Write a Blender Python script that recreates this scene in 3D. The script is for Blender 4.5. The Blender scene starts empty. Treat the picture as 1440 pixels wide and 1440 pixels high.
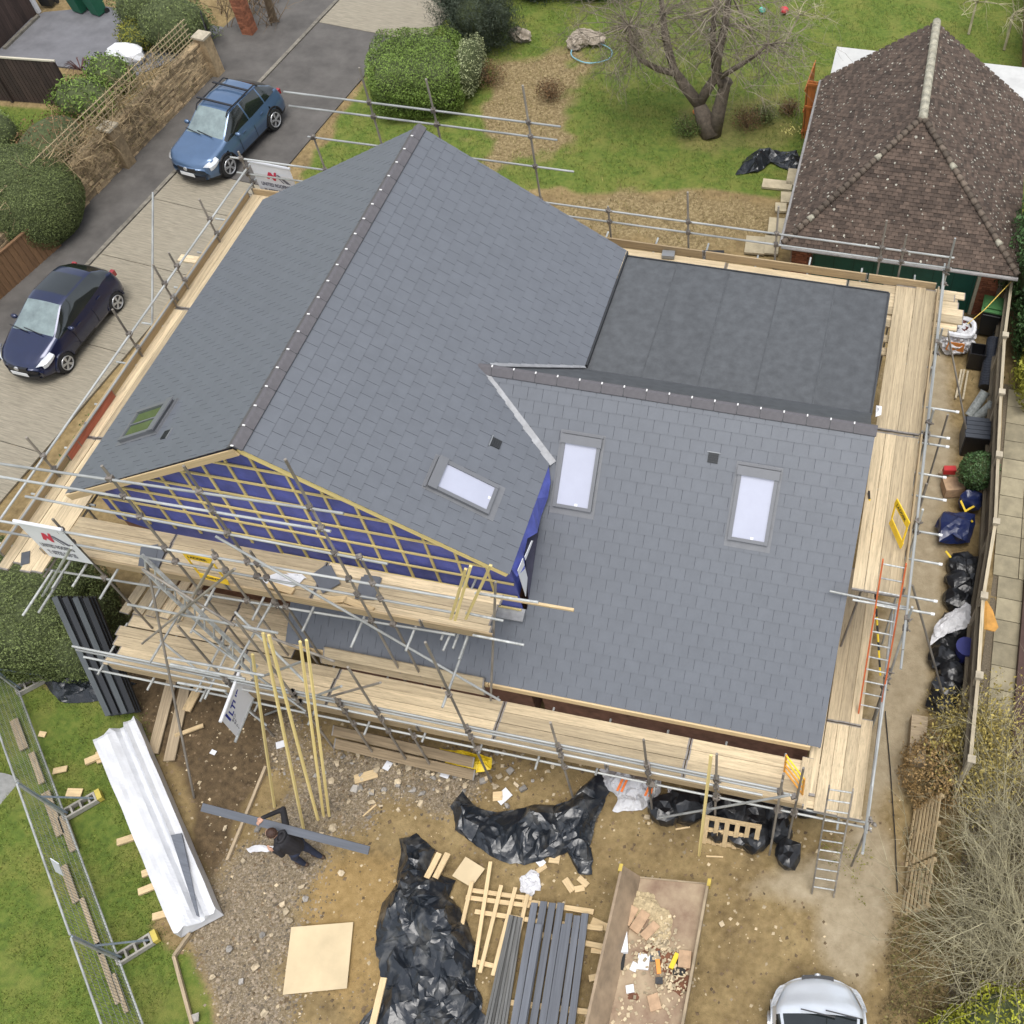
import bpy, bmesh, math, random
import numpy as np
from mathutils import Vector, Matrix, noise as mnoise
R = math.radians
random.seed(7); rng = np.random.default_rng(7)
sc = bpy.context.scene
COL = sc.collection

# ------------------------------------------------------------------ camera
CAM_P = Vector((9.88458, -8.97995, 21.89316)); F_PX = 1477.75; CX, CY = 973.03, 720.0
yaw, pitch, roll = R(-12.79338), R(55.61791), R(-0.91951)
_f = Vector((math.sin(yaw)*math.cos(pitch), math.cos(yaw)*math.cos(pitch), -math.sin(pitch)))
_r = Vector((math.cos(yaw), -math.sin(yaw), 0)); _u = _r.cross(_f)
CAM_R = math.cos(roll)*_r + math.sin(roll)*_u
CAM_U = -math.sin(roll)*_r + math.cos(roll)*_u
CAM_F = _f
cam_data = bpy.data.cameras.new('camera'); cam = bpy.data.objects.new('camera', cam_data); COL.objects.link(cam)
cam_data.sensor_width = 36; cam_data.lens = 36*F_PX/1440; cam_data.shift_x = -(CX-720)/1440
cam_data.clip_end = 800; cam_data.clip_start = 0.1
cam.matrix_world = Matrix(((CAM_R.x, CAM_U.x, -CAM_F.x, CAM_P.x), (CAM_R.y, CAM_U.y, -CAM_F.y, CAM_P.y), (CAM_R.z, CAM_U.z, -CAM_F.z, CAM_P.z), (0, 0, 0, 1)))
sc.camera = cam
# ------------------------------------------------------------------ overcast daylight
world = bpy.data.worlds.new('World'); sc.world = world; world.use_nodes = True
wn = world.node_tree.nodes; wl = world.node_tree.links
sky = wn.new('ShaderNodeTexSky'); sky.sky_type = 'NISHITA'; sky.sun_disc = False
SUN_EL, SUN_AZ = R(76), R(150)
sky.sun_elevation = SUN_EL; sky.sun_rotation = SUN_AZ; sky.dust_density = 3.0; sky.air_density = 1.0
hs = wn.new('ShaderNodeHueSaturation'); hs.inputs['Saturation'].default_value = 0.38
bg = wn['Background']; bg.inputs['Strength'].default_value = 0.15
wl.new(sky.outputs[0], hs.inputs['Color']); wl.new(hs.outputs[0], bg.inputs['Color'])
sl = bpy.data.lights.new('sun', 'SUN'); sl.energy = 1.1; sl.angle = R(35); sl.color = (1, .97, .92)
sun = bpy.data.objects.new('sun', sl); COL.objects.link(sun)
sd = Vector((math.sin(SUN_AZ)*math.cos(SUN_EL), math.cos(SUN_AZ)*math.cos(SUN_EL), math.sin(SUN_EL)))
sun.rotation_euler = sd.to_track_quat('Z', 'Y').to_euler()
vs = sc.view_settings; vs.view_transform = 'Standard'; vs.look = 'None'; vs.exposure = 0.72; vs.gamma = 1; vs.use_curve_mapping = False

# ------------------------------------------------------------------ places seen from the survey position (photo pixels -> point on a plane)
def on(px, py, ax, v):
    d = (px-CX)/F_PX*CAM_R - (py-CY)/F_PX*CAM_U + CAM_F
    return CAM_P + d*((v-CAM_P[ax])/d[ax])
def at(px, py, z=0.0): return on(px, py, 2, z)
def V(*a): return Vector(a)

# ------------------------------------------------------------------ materials
MATS = {}
def M(name, col, rough=.75, var=.15, scale=6, bump=0, bscale=60, metal=0, isl=0, obj=0, col2=None, stretch=None, spec=.5, coat=0, detail=6, thr=None, bdist=.01, stain=0):
    if name in MATS: return MATS[name]
    m = bpy.data.materials.new(name); m.use_nodes = True; MATS[name] = m
    n = m.node_tree.nodes; l = m.node_tree.links; b = n['Principled BSDF']
    b.inputs['Roughness'].default_value = rough; b.inputs['Metallic'].default_value = metal
    b.inputs['Specular IOR Level'].default_value = spec; b.inputs['Coat Weight'].default_value = coat
    b.inputs['Coat Roughness'].default_value = .08
    tc = n.new('ShaderNodeTexCoord'); src = tc.outputs['Object']
    if stretch:
        mp = n.new('ShaderNodeMapping'); mp.inputs['Scale'].default_value = stretch; l.new(src, mp.inputs[0]); src = mp.outputs[0]
    if obj:   # shift the grain per object
        oi = n.new('ShaderNodeObjectInfo'); ad = n.new('ShaderNodeVectorMath'); ad.operation = 'MULTIPLY_ADD'
        ad.inputs[1].default_value = (37, 37, 37); l.new(oi.outputs['Random'], ad.inputs[0]); l.new(src, ad.inputs[2]); src = ad.outputs[0]
    nz = n.new('ShaderNodeTexNoise'); nz.inputs['Scale'].default_value = scale; nz.inputs['Detail'].default_value = detail; nz.inputs['Roughness'].default_value = .62
    l.new(src, nz.inputs['Vector'])
    rp = n.new('ShaderNodeValToRGB'); l.new(nz.outputs['Fac'], rp.inputs[0])
    a, c = [x*(1-var) for x in col], [min(1, x*(1+var)) for x in col]
    if col2: a, c = col, col2
    rp.color_ramp.elements[0].position = .3 if thr is None else thr-.04; rp.color_ramp.elements[1].position = .7 if thr is None else thr+.04
    rp.color_ramp.elements[0].color = (*a, 1); rp.color_ramp.elements[1].color = (*c, 1)
    out = rp.outputs[0]
    def rnd(o, sock, amt):
        mr = n.new('ShaderNodeMapRange'); mr.inputs['To Min'].default_value = 1-amt; mr.inputs['To Max'].default_value = 1+amt; l.new(sock, mr.inputs[0])
        mx = n.new('ShaderNodeMix'); mx.data_type = 'RGBA'; mx.blend_type = 'MULTIPLY'; mx.inputs[0].default_value = 1
        l.new(o, mx.inputs[6]); l.new(mr.outputs[0], mx.inputs[7]); return mx.outputs[2]
    if isl: g = n.new('ShaderNodeNewGeometry'); out = rnd(out, g.outputs['Random Per Island'], isl)
    if obj: out = rnd(out, oi.outputs['Random'], obj)
    if stain:   # blotches that run across the grain
        n3 = n.new('ShaderNodeTexNoise'); n3.inputs['Scale'].default_value = 2.6; n3.inputs['Detail'].default_value = 9; n3.inputs['Roughness'].default_value = .7; a3 = n.new('ShaderNodeVectorMath'); a3.operation = 'MULTIPLY_ADD'; a3.inputs[1].default_value = (3, 3, 1)
        l.new(tc.outputs['Object'], a3.inputs[0]); l.new(ad.outputs[0], a3.inputs[2]); l.new(a3.outputs[0], n3.inputs['Vector'])
        m3 = n.new('ShaderNodeMapRange'); m3.inputs['From Min'].default_value = .5; m3.inputs['From Max'].default_value = .72; m3.inputs['To Min'].default_value = 1; m3.inputs['To Max'].default_value = 1-stain; l.new(n3.outputs['Fac'], m3.inputs[0])
        x3 = n.new('ShaderNodeMix'); x3.data_type = 'RGBA'; x3.blend_type = 'MULTIPLY'; x3.inputs[0].default_value = 1; l.new(out, x3.inputs[6]); l.new(m3.outputs[0], x3.inputs[7]); out = x3.outputs[2]
    l.new(out, b.inputs['Base Color'])
    if bump:
        n2 = n.new('ShaderNodeTexNoise'); n2.inputs['Scale'].default_value = bscale; n2.inputs['Detail'].default_value = 5; l.new(src, n2.inputs['Vector'])
        bp = n.new('ShaderNodeBump'); bp.inputs['Strength'].default_value = bump; bp.inputs['Distance'].default_value = bdist
        l.new(n2.outputs['Fac'], bp.inputs['Height']); l.new(bp.outputs[0], b.inputs['Normal'])
    return m

# ------------------------------------------------------------------ objects
def tag(o, label=None, cat=None, group=None, kind=None):
    if label: o['label'] = label
    if cat: o['category'] = cat
    if group: o['group'] = group
    if kind: o['kind'] = kind
    return o
def thing(name, loc, label, cat, group=None, rz=0):
    o = bpy.data.objects.new(name, None); COL.objects.link(o); o.location = loc; o.rotation_euler = (0, 0, rz); o.empty_display_size = .2
    return tag(o, label, cat, group)
def adopt(o, parent, local=False):
    if parent is None: return o
    o.parent = parent
    if not local:
        w = Matrix.Identity(4); p = parent; chain = []
        while p is not None: chain.append(p); p = p.parent
        for p in reversed(chain): w = w @ p.matrix_parent_inverse @ p.matrix_basis
        o.matrix_parent_inverse = w.inverted()
    return o
def place(name, mesh, parent=None, mw=None, local=False):
    o = bpy.data.objects.new(name, mesh); COL.objects.link(o); adopt(o, parent, local)
    if mw is not None: o.matrix_basis = mw
    return o
class MB:
    def __init__(s): s.v = []; s.f = []; s.mi = []
    def add(s, vs, fs, mi=0):
        k = len(s.v); s.v += [tuple(x) for x in vs]; s.f += [tuple(i+k for i in f) for f in fs]; s.mi += [mi]*len(fs); return s
    def frame(s, p, ex, ey, ez, mi=0):   # box: p corner, three edge vectors
        p, ex, ey, ez = Vector(p), Vector(ex), Vector(ey), Vector(ez)
        c = [p, p+ex, p+ex+ey, p+ey, p+ez, p+ex+ez, p+ex+ey+ez, p+ey+ez]
        fs = [(0, 3, 2, 1), (4, 5, 6, 7), (0, 1, 5, 4), (1, 2, 6, 5), (2, 3, 7, 6), (3, 0, 4, 7)]
        if ex.cross(ey).dot(ez) < 0: fs = [f[::-1] for f in fs]
        return s.add(c, fs, mi)
    def box(s, c, sz, rz=0, mi=0, rot=None):
        m = rot or Matrix.Rotation(rz, 3, 'Z'); e = [m @ V(sz[0], 0, 0), m @ V(0, sz[1], 0), m @ V(0, 0, sz[2])]
        return s.frame(Vector(c)-(e[0]+e[1]+e[2])/2, *e, mi)
    def beam(s, a, b, w, h, up=(0, 0, 1), mi=0):
        a, b = Vector(a), Vector(b); d = b-a; x = d.cross(Vector(up))
        if x.length < 1e-6: x = d.cross(V(1, 0, 0))
        x.normalize(); y = x.cross(d).normalized()
        return s.frame(a-x*w/2-y*h/2, d, x*w, y*h, mi)
    def tube(s, pts, r, n=8, cap=True, mi=0):
        pts = [Vector(p) for p in pts]; rs = r if isinstance(r, (list, tuple)) else [r]*len(pts)
        k = len(s.v); ref = None
        for i, p in enumerate(pts):
            d = (pts[min(i+1, len(pts)-1)]-pts[max(i-1, 0)]).normalized()
            if ref is None: ref = d.cross(V(0, 0, 1)) if abs(d.z) < .95 else d.cross(V(1, 0, 0))
            ref = (ref-d*ref.dot(d)).normalized(); q = d.cross(ref)
            for j in range(n):
                a = 2*math.pi*j/n; s.v.append(tuple(p+(ref*math.cos(a)+q*math.sin(a))*rs[i]))
        nf = 0
        for i in range(len(pts)-1):
            for j in range(n):
                s.f.append((k+i*n+j, k+i*n+(j+1) % n, k+(i+1)*n+(j+1) % n, k+(i+1)*n+j)); nf += 1
        if cap: s.f.append(tuple(k+j for j in range(n))[::-1]); s.f.append(tuple(k+(len(pts)-1)*n+j for j in range(n))); nf += 2
        s.mi += [mi]*nf; return s
    def prism(s, poly, ext, mi=0):
        poly = [Vector(p) for p in poly]; ext = Vector(ext); n = len(poly)
        nn = V(0, 0, 0)
        for i in range(n): nn += (poly[i]-poly[0]).cross(poly[(i+1) % n]-poly[0])
        fs = [tuple(range(n))[::-1], tuple(range(n, 2*n))]+[(i, (i+1) % n, n+(i+1) % n, n+i) for i in range(n)]
        if nn.dot(ext) < 0: fs = [f[::-1] for f in fs]
        return s.add(poly+[p+ext for p in poly], fs, mi)
    def ell(s, c, r, seg=10, rings=6, mi=0, rot=None, nz=0, seed=0):
        vs = []; c = Vector(c)
        for i in range(rings+1):
            t = math.pi*i/rings
            for j in range(seg):
                a = 2*math.pi*j/seg; d = V(math.sin(t)*math.cos(a), math.sin(t)*math.sin(a), math.cos(t))
                k = 1+nz*mnoise.noise(d*2.3+V(seed*7.1, seed, 0)) if nz else 1
                p = V(d.x*r[0], d.y*r[1], d.z*r[2])*k
                vs.append(c+(rot @ p if rot else p))
        return s.add(vs, [(i*seg+j, (i+1)*seg+j, (i+1)*seg+(j+1) % seg, i*seg+(j+1) % seg) for i in range(rings) for j in range(seg)], mi)
    def mesh(s, name, mats, smooth=False):
        me = bpy.data.meshes.new(name); me.from_pydata(s.v, [], s.f)
        for m in (mats if isinstance(mats, (list, tuple)) else [mats]): me.materials.append(m)
        if any(s.mi): me.polygons.foreach_set('material_index', s.mi)
        if smooth: me.polygons.foreach_set('use_smooth', [True]*len(s.f))
        me.update(); return me
    def build(s, name, mats, parent=None, smooth=False, kind=None, local=False):
        o = place(name, s.mesh(name, mats, smooth), parent, None, local)
        if kind: o['kind'] = kind
        return o
def np_mesh(name, verts, faces, mat, smooth=False):
    me = bpy.data.meshes.new(name); verts = np.asarray(verts, np.float32); faces = np.asarray(faces, np.int32); nf, k = faces.shape
    me.vertices.add(len(verts)); me.vertices.foreach_set('co', verts.ravel())
    me.loops.add(nf*k); me.loops.foreach_set('vertex_index', faces.ravel())
    me.polygons.add(nf); me.polygons.foreach_set('loop_start', np.arange(0, nf*k, k, dtype=np.int32)); me.polygons.foreach_set('loop_total', np.full(nf, k, np.int32))
    if smooth: me.polygons.foreach_set('use_smooth', np.ones(nf, bool))
    if mat: me.materials.append(mat)
    me.update(calc_edges=True); return me
def leaf_mesh(name, pts, mat, size=.05, asp=.45, nrm=None, jitter=1.0, bend=.25):
    """one folded two-face leaf at every point, turned about nrm"""
    pts = np.asarray(pts, float); n = len(pts)
    d = rng.normal(size=(n, 3))
    if nrm is not None: d = d*jitter*.6+np.asarray(nrm)
    d /= np.linalg.norm(d, axis=1)[:, None]+1e-9
    t = rng.normal(size=(n, 3)); t -= d*np.sum(t*d, 1)[:, None]; t /= np.linalg.norm(t, axis=1)[:, None]+1e-9
    b = np.cross(d, t); s = (size*rng.uniform(.6, 1.3, n))[:, None]
    v = np.stack([pts-t*s*.5, pts+b*s*asp*.5+d*s*bend*.3, pts+t*s*.5, pts-b*s*asp*.5+d*s*bend*.3], 1).reshape(-1, 3)
    k = np.arange(n)[:, None]*4
    f = np.concatenate([k+np.array([[0, 1, 2]]), k+np.array([[0, 2, 3]])])
    return np_mesh(name, v, f, mat)
def smoothstep(a, b, x): t = np.clip((x-a)/(b-a), 0, 1); return t*t*(3-2*t)
def pnoise(x, y, s, seed=0):   # vectorised value noise
    x = np.asarray(x)/s+seed*17.3; y = np.asarray(y)/s+seed*9.1
    xi = np.floor(x).astype(int); yi = np.floor(y).astype(int); fx = x-xi; fy = y-yi
    fx = fx*fx*(3-2*fx); fy = fy*fy*(3-2*fy)
    def h(a, b): t = np.sin(a*127.1+b*311.7+seed*74.7)*43758.5453; return t-np.floor(t)
    return (h(xi, yi)*(1-fx)+h(xi+1, yi)*fx)*(1-fy)+(h(xi, yi+1)*(1-fx)+h(xi+1, yi+1)*fx)*fy
def fbm(x, y, s, seed=0, o=4): return sum(pnoise(x, y, s/2**i, seed+i)*.5**i for i in range(o))/sum(.5**i for i in range(o))
def poly_sd(P, x, y):   # signed distance, inside positive
    P = [(p[0], p[1]) for p in P]; d = np.full(np.shape(x), 1e9); ins = np.zeros(np.shape(x), bool)
    for i in range(len(P)):
        ax, ay = P[i]; bx, by = P[(i+1) % len(P)]
        ex, ey = bx-ax, by-ay; t = np.clip(((x-ax)*ex+(y-ay)*ey)/(ex*ex+ey*ey+1e-12), 0, 1)
        d = np.minimum(d, np.hypot(x-ax-t*ex, y-ay-t*ey))
        c = (ay > y) != (by > y); xx = (bx-ax)*(y-ay)/((by-ay) if by != ay else 1e-9)+ax; ins ^= c & (x < xx)
    return np.where(ins, d, -d)
UNIT_TUBE = {}
def tube_mesh(r, mat, n=10):
    k = (r, mat.name)
    if k not in UNIT_TUBE: UNIT_TUBE[k] = MB().tube([(0, 0, 0), (0, 0, 1)], r, n).mesh('tube', mat, False)
    return UNIT_TUBE[k]
def pipe(name, a, b, parent, mat, r=.0242):
    a, b = Vector(a), Vector(b); d = b-a; q = d.to_track_quat('Z', 'Y').to_matrix().to_4x4()
    return place(name, tube_mesh(r, mat), parent, Matrix.Translation(a) @ q @ Matrix.Diagonal((1, 1, d.length, 1)))
PLANK = {}
def plank_mesh(w, h, mat):
    k = (w, h, mat.name)
    if k not in PLANK:
        if abs(w-.222) < 1e-6:   # scaffold boards carry a metal band at each end
            mb = MB().frame((.009, -w/2, -h/2), (.982, 0, 0), (0, w, 0), (0, 0, h)); e = .0012
            for x in (0, .991): mb.frame((x, -w/2-e, -h/2-e), (.009, 0, 0), (0, w+2*e, 0), (0, 0, h+2*e), 1)
            PLANK[k] = mb.mesh('plank', [mat, band_m])
        else: PLANK[k] = MB().box((.5, 0, 0), (1, w, h)).mesh('plank', mat)
    return PLANK[k]
def plank(name, a, b, w, h, parent, mat, up=(0, 0, 1), roll=0):
    """timber of section w x h from a to b (centre line); grain runs along it"""
    a, b = Vector(a), Vector(b); x = (b-a); L = x.length; x.normalize(); y = Vector(up).cross(x).normalized(); z = x.cross(y)
    m = Matrix((x, y, z)).transposed().to_4x4() @ Matrix.Rotation(roll, 4, 'X') @ Matrix.Diagonal((L, 1, 1, 1))
    return place(name, plank_mesh(w, h, mat), parent, Matrix.Translation(a) @ m)

# palette
band_m = M('board_end_band', (.24, .22, .2), .5, .3, 9, metal=.4)
slate_m = M('slate', (.114, .124, .141), .45, .06, 3.5, .25, 90, isl=.022, obj=.02, spec=.55, bdist=.004)
ridge_m = M('ridge_clay', (.10, .094, .10), .5, .12, 12, .2, 80)
lead_m = M('lead', (.25, .255, .265), .5, .25, 6, .3, 25, spec=.6)
alu_m = M('grey_aluminium', (.25, .26, .27), .4, .05, 5, metal=.3)
rubber_m = M('rubber_membrane', (.071, .076, .081), .6, .24, 4.5, .35, 9, detail=14, obj=.06)
blue_m = M('blue_membrane', (.085, .105, .38), .5, .3, 2.2, .5, 14)
batten_m = M('treated_batten', (.66, .53, .22), .7, .2, 3, .2, 60, obj=.16, stretch=(1, 14, 14))
board_m = M('scaffold_board', (.52, .42, .27), .85, .24, 1.6, .3, 30, obj=.27, stretch=(2.2, 14, 14), detail=8, stain=.4)
newwood_m = M('raw_timber', (.6, .45, .25), .75, .18, 2.5, .2, 40, obj=.12, stretch=(1.5, 14, 14))
oldwood_m = M('weathered_timber', (.33, .26, .17), .85, .3, 2.5, .3, 40, obj=.2, stretch=(1.5, 14, 14))
galv_m = M('galvanised_tube', (.38, .39, .375), .5, .35, 9, metal=.3, obj=.2, spec=.5)
rust_m = M('rusty_tube', (.25, .225, .19), .65, .4, 7, metal=.3, obj=.25)
coupler_m = M('coupler_steel', (.17, .15, .13), .6, .4, 20, metal=.4, isl=.3)
white_m = M('white_vinyl', (.7, .71, .73), .45, .04, 3)
black_m = M('black_plastic', (.012, .012, .014), .4, .2, 6)
brick_m = M('red_brick', (.3, .115, .06), .85, .25, 9, .3, 60, isl=.3, obj=.3)
mortar_m = M('mortar', (.38, .33, .26), .95, .2, 8)

def polythene(name, col, dust, rough=.3):
    """thin plastic: planar creases from two layers of box-metric cells, dust in patches"""
    m = M(name, col, rough, .4, 3, spec=.6); n = m.node_tree.nodes; l = m.node_tree.links; b = n['Principled BSDF']
    tc = n.new('ShaderNodeTexCoord'); nz = n.new('ShaderNodeTexNoise'); nz.inputs['Scale'].default_value = 2.2; l.new(tc.outputs['Object'], nz.inputs['Vector'])
    ad = n.new('ShaderNodeVectorMath'); ad.operation = 'MULTIPLY_ADD'; ad.inputs[1].default_value = (.5, .5, .5); l.new(nz.outputs['Color'], ad.inputs[0]); l.new(tc.outputs['Object'], ad.inputs[2])
    hs = []
    for sc_, k in ((3.0, .5), (4.2, .3), (10, .12)):
        v = n.new('ShaderNodeTexVoronoi'); v.feature = 'F1'; v.distance = 'CHEBYCHEV' if sc_ != 4.2 else 'MANHATTAN'; v.inputs['Scale'].default_value = sc_; l.new(ad.outputs[0], v.inputs['Vector'])
        mm = n.new('ShaderNodeMath'); mm.operation = 'MULTIPLY'; mm.inputs[1].default_value = k/sc_*3; l.new(v.outputs['Distance'], mm.inputs[0]); hs.append(mm.outputs[0])
    s1 = n.new('ShaderNodeMath'); l.new(hs[0], s1.inputs[0]); l.new(hs[1], s1.inputs[1]); s2 = n.new('ShaderNodeMath'); l.new(s1.outputs[0], s2.inputs[0]); l.new(hs[2], s2.inputs[1])
    bp = n.new('ShaderNodeBump'); bp.inputs['Strength'].default_value = .5; bp.inputs['Distance'].default_value = .08; l.new(s2.outputs[0], bp.inputs['Height']); l.new(bp.outputs[0], b.inputs['Normal'])
    n2 = n.new('ShaderNodeTexNoise'); n2.inputs['Scale'].default_value = 3.1; n2.inputs['Detail'].default_value = 8; l.new(tc.outputs['Object'], n2.inputs['Vector'])
    rp = n.new('ShaderNodeValToRGB'); rp.color_ramp.elements[0].position = .5; rp.color_ramp.elements[1].position = .78; rp.color_ramp.elements[0].color = (*col, 1); rp.color_ramp.elements[1].color = (*dust, 1); l.new(n2.outputs['Fac'], rp.inputs[0]); l.new(rp.outputs[0], b.inputs['Base Color'])
    return m
# ================================================================== ground
def G(*pp): return [(at(a, b).x, at(a, b).y) for a, b in pp]
def ax_lines(lo, hi, step, far):
    core = np.arange(lo, hi+step/2, step); e = []
    s = step; p = hi
    while p < far: s *= 1.6; p += s; e.append(p)
    e2 = []; s = step; p = lo
    while p > -far: s *= 1.6; p -= s; e2.append(p)
    return np.array(e2[::-1]+list(core)+e)
gx = ax_lines(-26, 19, .16, 220); gy = ax_lines(-11, 34, .16, 220)
GX, GY = np.meshgrid(gx, gy); nx, ny = len(gx), len(gy)
px_, py_ = GX.ravel(), GY.ravel()
wob = (fbm(px_, py_, 1.6, 3)-.5)*1.6+(fbm(px_, py_, .5, 5)-.5)*.6
def mask(poly, soft=.35, w=1.0): return smoothstep(-soft, soft, poly_sd(poly, px_, py_)+wob*w*.7)
lawn_back = G((560, -250), (3000, -250), (1500, 330), (1120, 285), (985, 272), (880, 285), (700, 260), (560, 330), (415, 260), (515, 120), (640, 0))
lawn_left = G((-300, 900), (20, 905), (60, 965), (185, 1005), (240, 1120), (215, 1300), (262, 1345), (330, 1700), (-300, 1700))
lawn_nb = G((-200, 140), (130, 155), (70, 260), (-200, 330))
far_wild = G((-1500, -600), (-200, 0), (-80, 420), (-60, 900), (-300, 1000), (-1500, 1400))
gravel_p = G((248, 1345), (300, 1235), (390, 1110), (400, 1010), (470, 1020), (700, 1090), (640, 1170), (530, 1150), (440, 1230), (400, 1290), (395, 1400), (420, 1440), (420, 1600), (330, 1700))
straw_a = G((690, 90), (770, 65), (850, 85), (820, 140), (800, 200), (700, 235), (660, 190))
straw_b = G((800, 285), (870, 255), (1000, 262), (1100, 290), (1110, 345), (960, 345), (840, 330), (760, 300))
dusty = G((1255, 445), (1345, 445), (1335, 800), (1318, 950), (1295, 1010), (1240, 1150), (1250, 1250), (1215, 1390), (1180, 1370), (1150, 1270), (1060, 1250), (1120, 1215), (1195, 1200), (1225, 1010), (1250, 800))
sand = G((320, 1200), (520, 1170), (560, 1210), (540, 1330), (500, 1420), (400, 1290), (330, 1260))
mud = G((170, 880), (330, 880), (400, 1010), (370, 1100), (300, 1230), (235, 1100), (200, 1010))
grass = np.maximum.reduce([mask(lawn_back, .5), mask(lawn_left, .3, .6), mask(lawn_nb, .3, .3), mask(far_wild, 1.0), smoothstep(18, 24, np.hypot(px_-2, py_-10)-12)])
straw_mask = np.maximum(mask(straw_a, 1.1, 2.2), mask(straw_b, .9, 2.2)); grass = grass*(1-straw_mask*.92)
bed_c = G((940, 150), (1110, 120), (1140, 180), (1120, 215), (950, 215)); bare = mask(bed_c, .5)*.45
grass = np.clip(grass-bare, 0, 1)
gravel = mask(gravel_p, .6, 1.5)*.72*(1-grass); dust = mask(dusty, .5, .6)*(1-grass); sandm = mask(sand, 1.2, 1.6)*.9*(1-gravel); mudm = mask(mud, .4, .8)
hz = (fbm(px_, py_, 2.2, 8)-.5)*.10*smoothstep(-1, 0, 1-grass)+(fbm(px_, py_, .45, 9)-.5)*.05*(1-dust*.8)
hz = hz*np.where((np.abs(px_) < 40) & (np.abs(py_-10) < 40), 1, 0)-.03
verts = np.stack([px_, py_, hz], 1)
ii = (np.arange(ny-1)[:, None]*nx+np.arange(nx-1)[None, :]).ravel()
me = np_mesh('ground', verts, np.stack([ii, ii+1, ii+nx+1, ii+nx], 1), None, True)
for nm, arr in (('m1', (grass, gravel, dust)), ('m2', (straw_mask, sandm, mudm))):
    a = me.attributes.new(nm, 'FLOAT_VECTOR', 'POINT'); a.data.foreach_set('vector', np.stack(arr, 1).astype(np.float32).ravel())
def ground_height(x, y):
    i = int(np.clip(np.searchsorted(gx, x)-1, 0, nx-2)); j = int(np.clip(np.searchsorted(gy, y)-1, 0, ny-2)); return float(hz[j*nx+i])
gm = bpy.data.materials.new('ground_mix'); gm.use_nodes = True; n = gm.node_tree.nodes; l = gm.node_tree.links; gb = n['Principled BSDF']; gb.inputs['Roughness'].default_value = .95; gb.inputs['Specular IOR Level'].default_value = .2
tc = n.new('ShaderNodeTexCoord')
def nz(scale, det=6, rough=.62):
    t = n.new('ShaderNodeTexNoise'); t.inputs['Scale'].default_value = scale; t.inputs['Detail'].default_value = det; t.inputs['Roughness'].default_value = rough; l.new(tc.outputs['Object'], t.inputs['Vector']); return t.outputs['Fac']
def ramp(f, stops):
    r = n.new('ShaderNodeValToRGB'); l.new(f, r.inputs[0]); e = r.color_ramp.elements
    while len(e) < len(stops): e.new(.5)
    for k, (p, c) in enumerate(stops): e[k].position = p; e[k].color = (*c, 1)
    return r.outputs[0]
def mixc(f, a, b):
    m = n.new('ShaderNodeMix'); m.data_type = 'RGBA'; l.new(f, m.inputs[0]); l.new(a, m.inputs[6]); l.new(b, m.inputs[7]); return m.outputs[2]
def attr(nm):
    a = n.new('ShaderNodeAttribute'); a.attribute_name = nm; s = n.new('ShaderNodeSeparateXYZ'); l.new(a.outputs['Vector'], s.inputs[0]); return s.outputs
def sharp(m, nzf, lo=.35, hi=.65):   # break a soft mask up with noise
    a = n.new('ShaderNodeMath'); a.operation = 'MULTIPLY_ADD'; a.inputs[1].default_value = .55; l.new(nzf, a.inputs[0])
    s = n.new('ShaderNodeMath'); s.operation = 'SUBTRACT'; l.new(m, a.inputs[2]); l.new(a.outputs[0], s.inputs[0]); s.inputs[1].default_value = .275
    r = n.new('ShaderNodeMapRange'); r.inputs['From Min'].default_value = lo; r.inputs['From Max'].default_value = hi; l.new(s.outputs[0], r.inputs[0]); return r.outputs[0]
m1, m2 = attr('m1'), attr('m2'); fine, mid, big = nz(34, 5, .7), nz(7), nz(1.1, 8)
soil = mixc(fine, ramp(big, [(.3, (.125, .085, .036)), (.5, (.25, .178, .075)), (.7, (.40, .30, .14))]), ramp(mid, [(.3, (.11, .08, .042)), (.7, (.34, .255, .135))]))
sandc = ramp(mid, [(.25, (.22, .145, .055)), (.75, (.36, .25, .11))])
mudc = ramp(mid, [(.3, (.06, .042, .024)), (.7, (.15, .105, .058))])
grav = ramp(nz(26, 4, .75), [(.3, (.095, .07, .042)), (.5, (.195, .155, .1)), (.68, (.37, .31, .225))])
dusc = ramp(nz(3.2, 9, .7), [(.25, (.25, .2, .125)), (.5, (.34, .28, .185)), (.75, (.43, .36, .25))])
straw = ramp(nz(11, 7, .75), [(.28, (.07, .05, .024)), (.5, (.22, .165, .082)), (.72, (.42, .34, .19))])
gr = ramp(mid, [(.25, (.06, .095, .02)), (.5, (.105, .15, .027)), (.75, (.165, .19, .042))])
gr = mixc(ramp(big, [(.45, (0, 0, 0)), (.72, (.6, .6, .6))]), gr, ramp(fine, [(.3, (.17, .165, .04)), (.7, (.28, .24, .075))]))
c = mixc(sharp(m2[1], mid), soil, sandc); c = mixc(sharp(m2[2], mid), c, mudc); c = mixc(sharp(m1[1], fine), c, grav); c = mixc(sharp(m1[2], mid, .2, .8), c, dusc)
c = mixc(sharp(m2[0], mid), c, straw); c = mixc(sharp(m1[0], fine), c, gr)
l.new(c, gb.inputs['Base Color'])
bp = n.new('ShaderNodeBump'); bp.inputs['Strength'].default_value = .6; bp.inputs['Distance'].default_value = .03; l.new(fine, bp.inputs['Height']); l.new(bp.outputs[0], gb.inputs['Normal'])
me.materials.append(gm); go = place('ground', me); tag(go, kind='structure')

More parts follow.
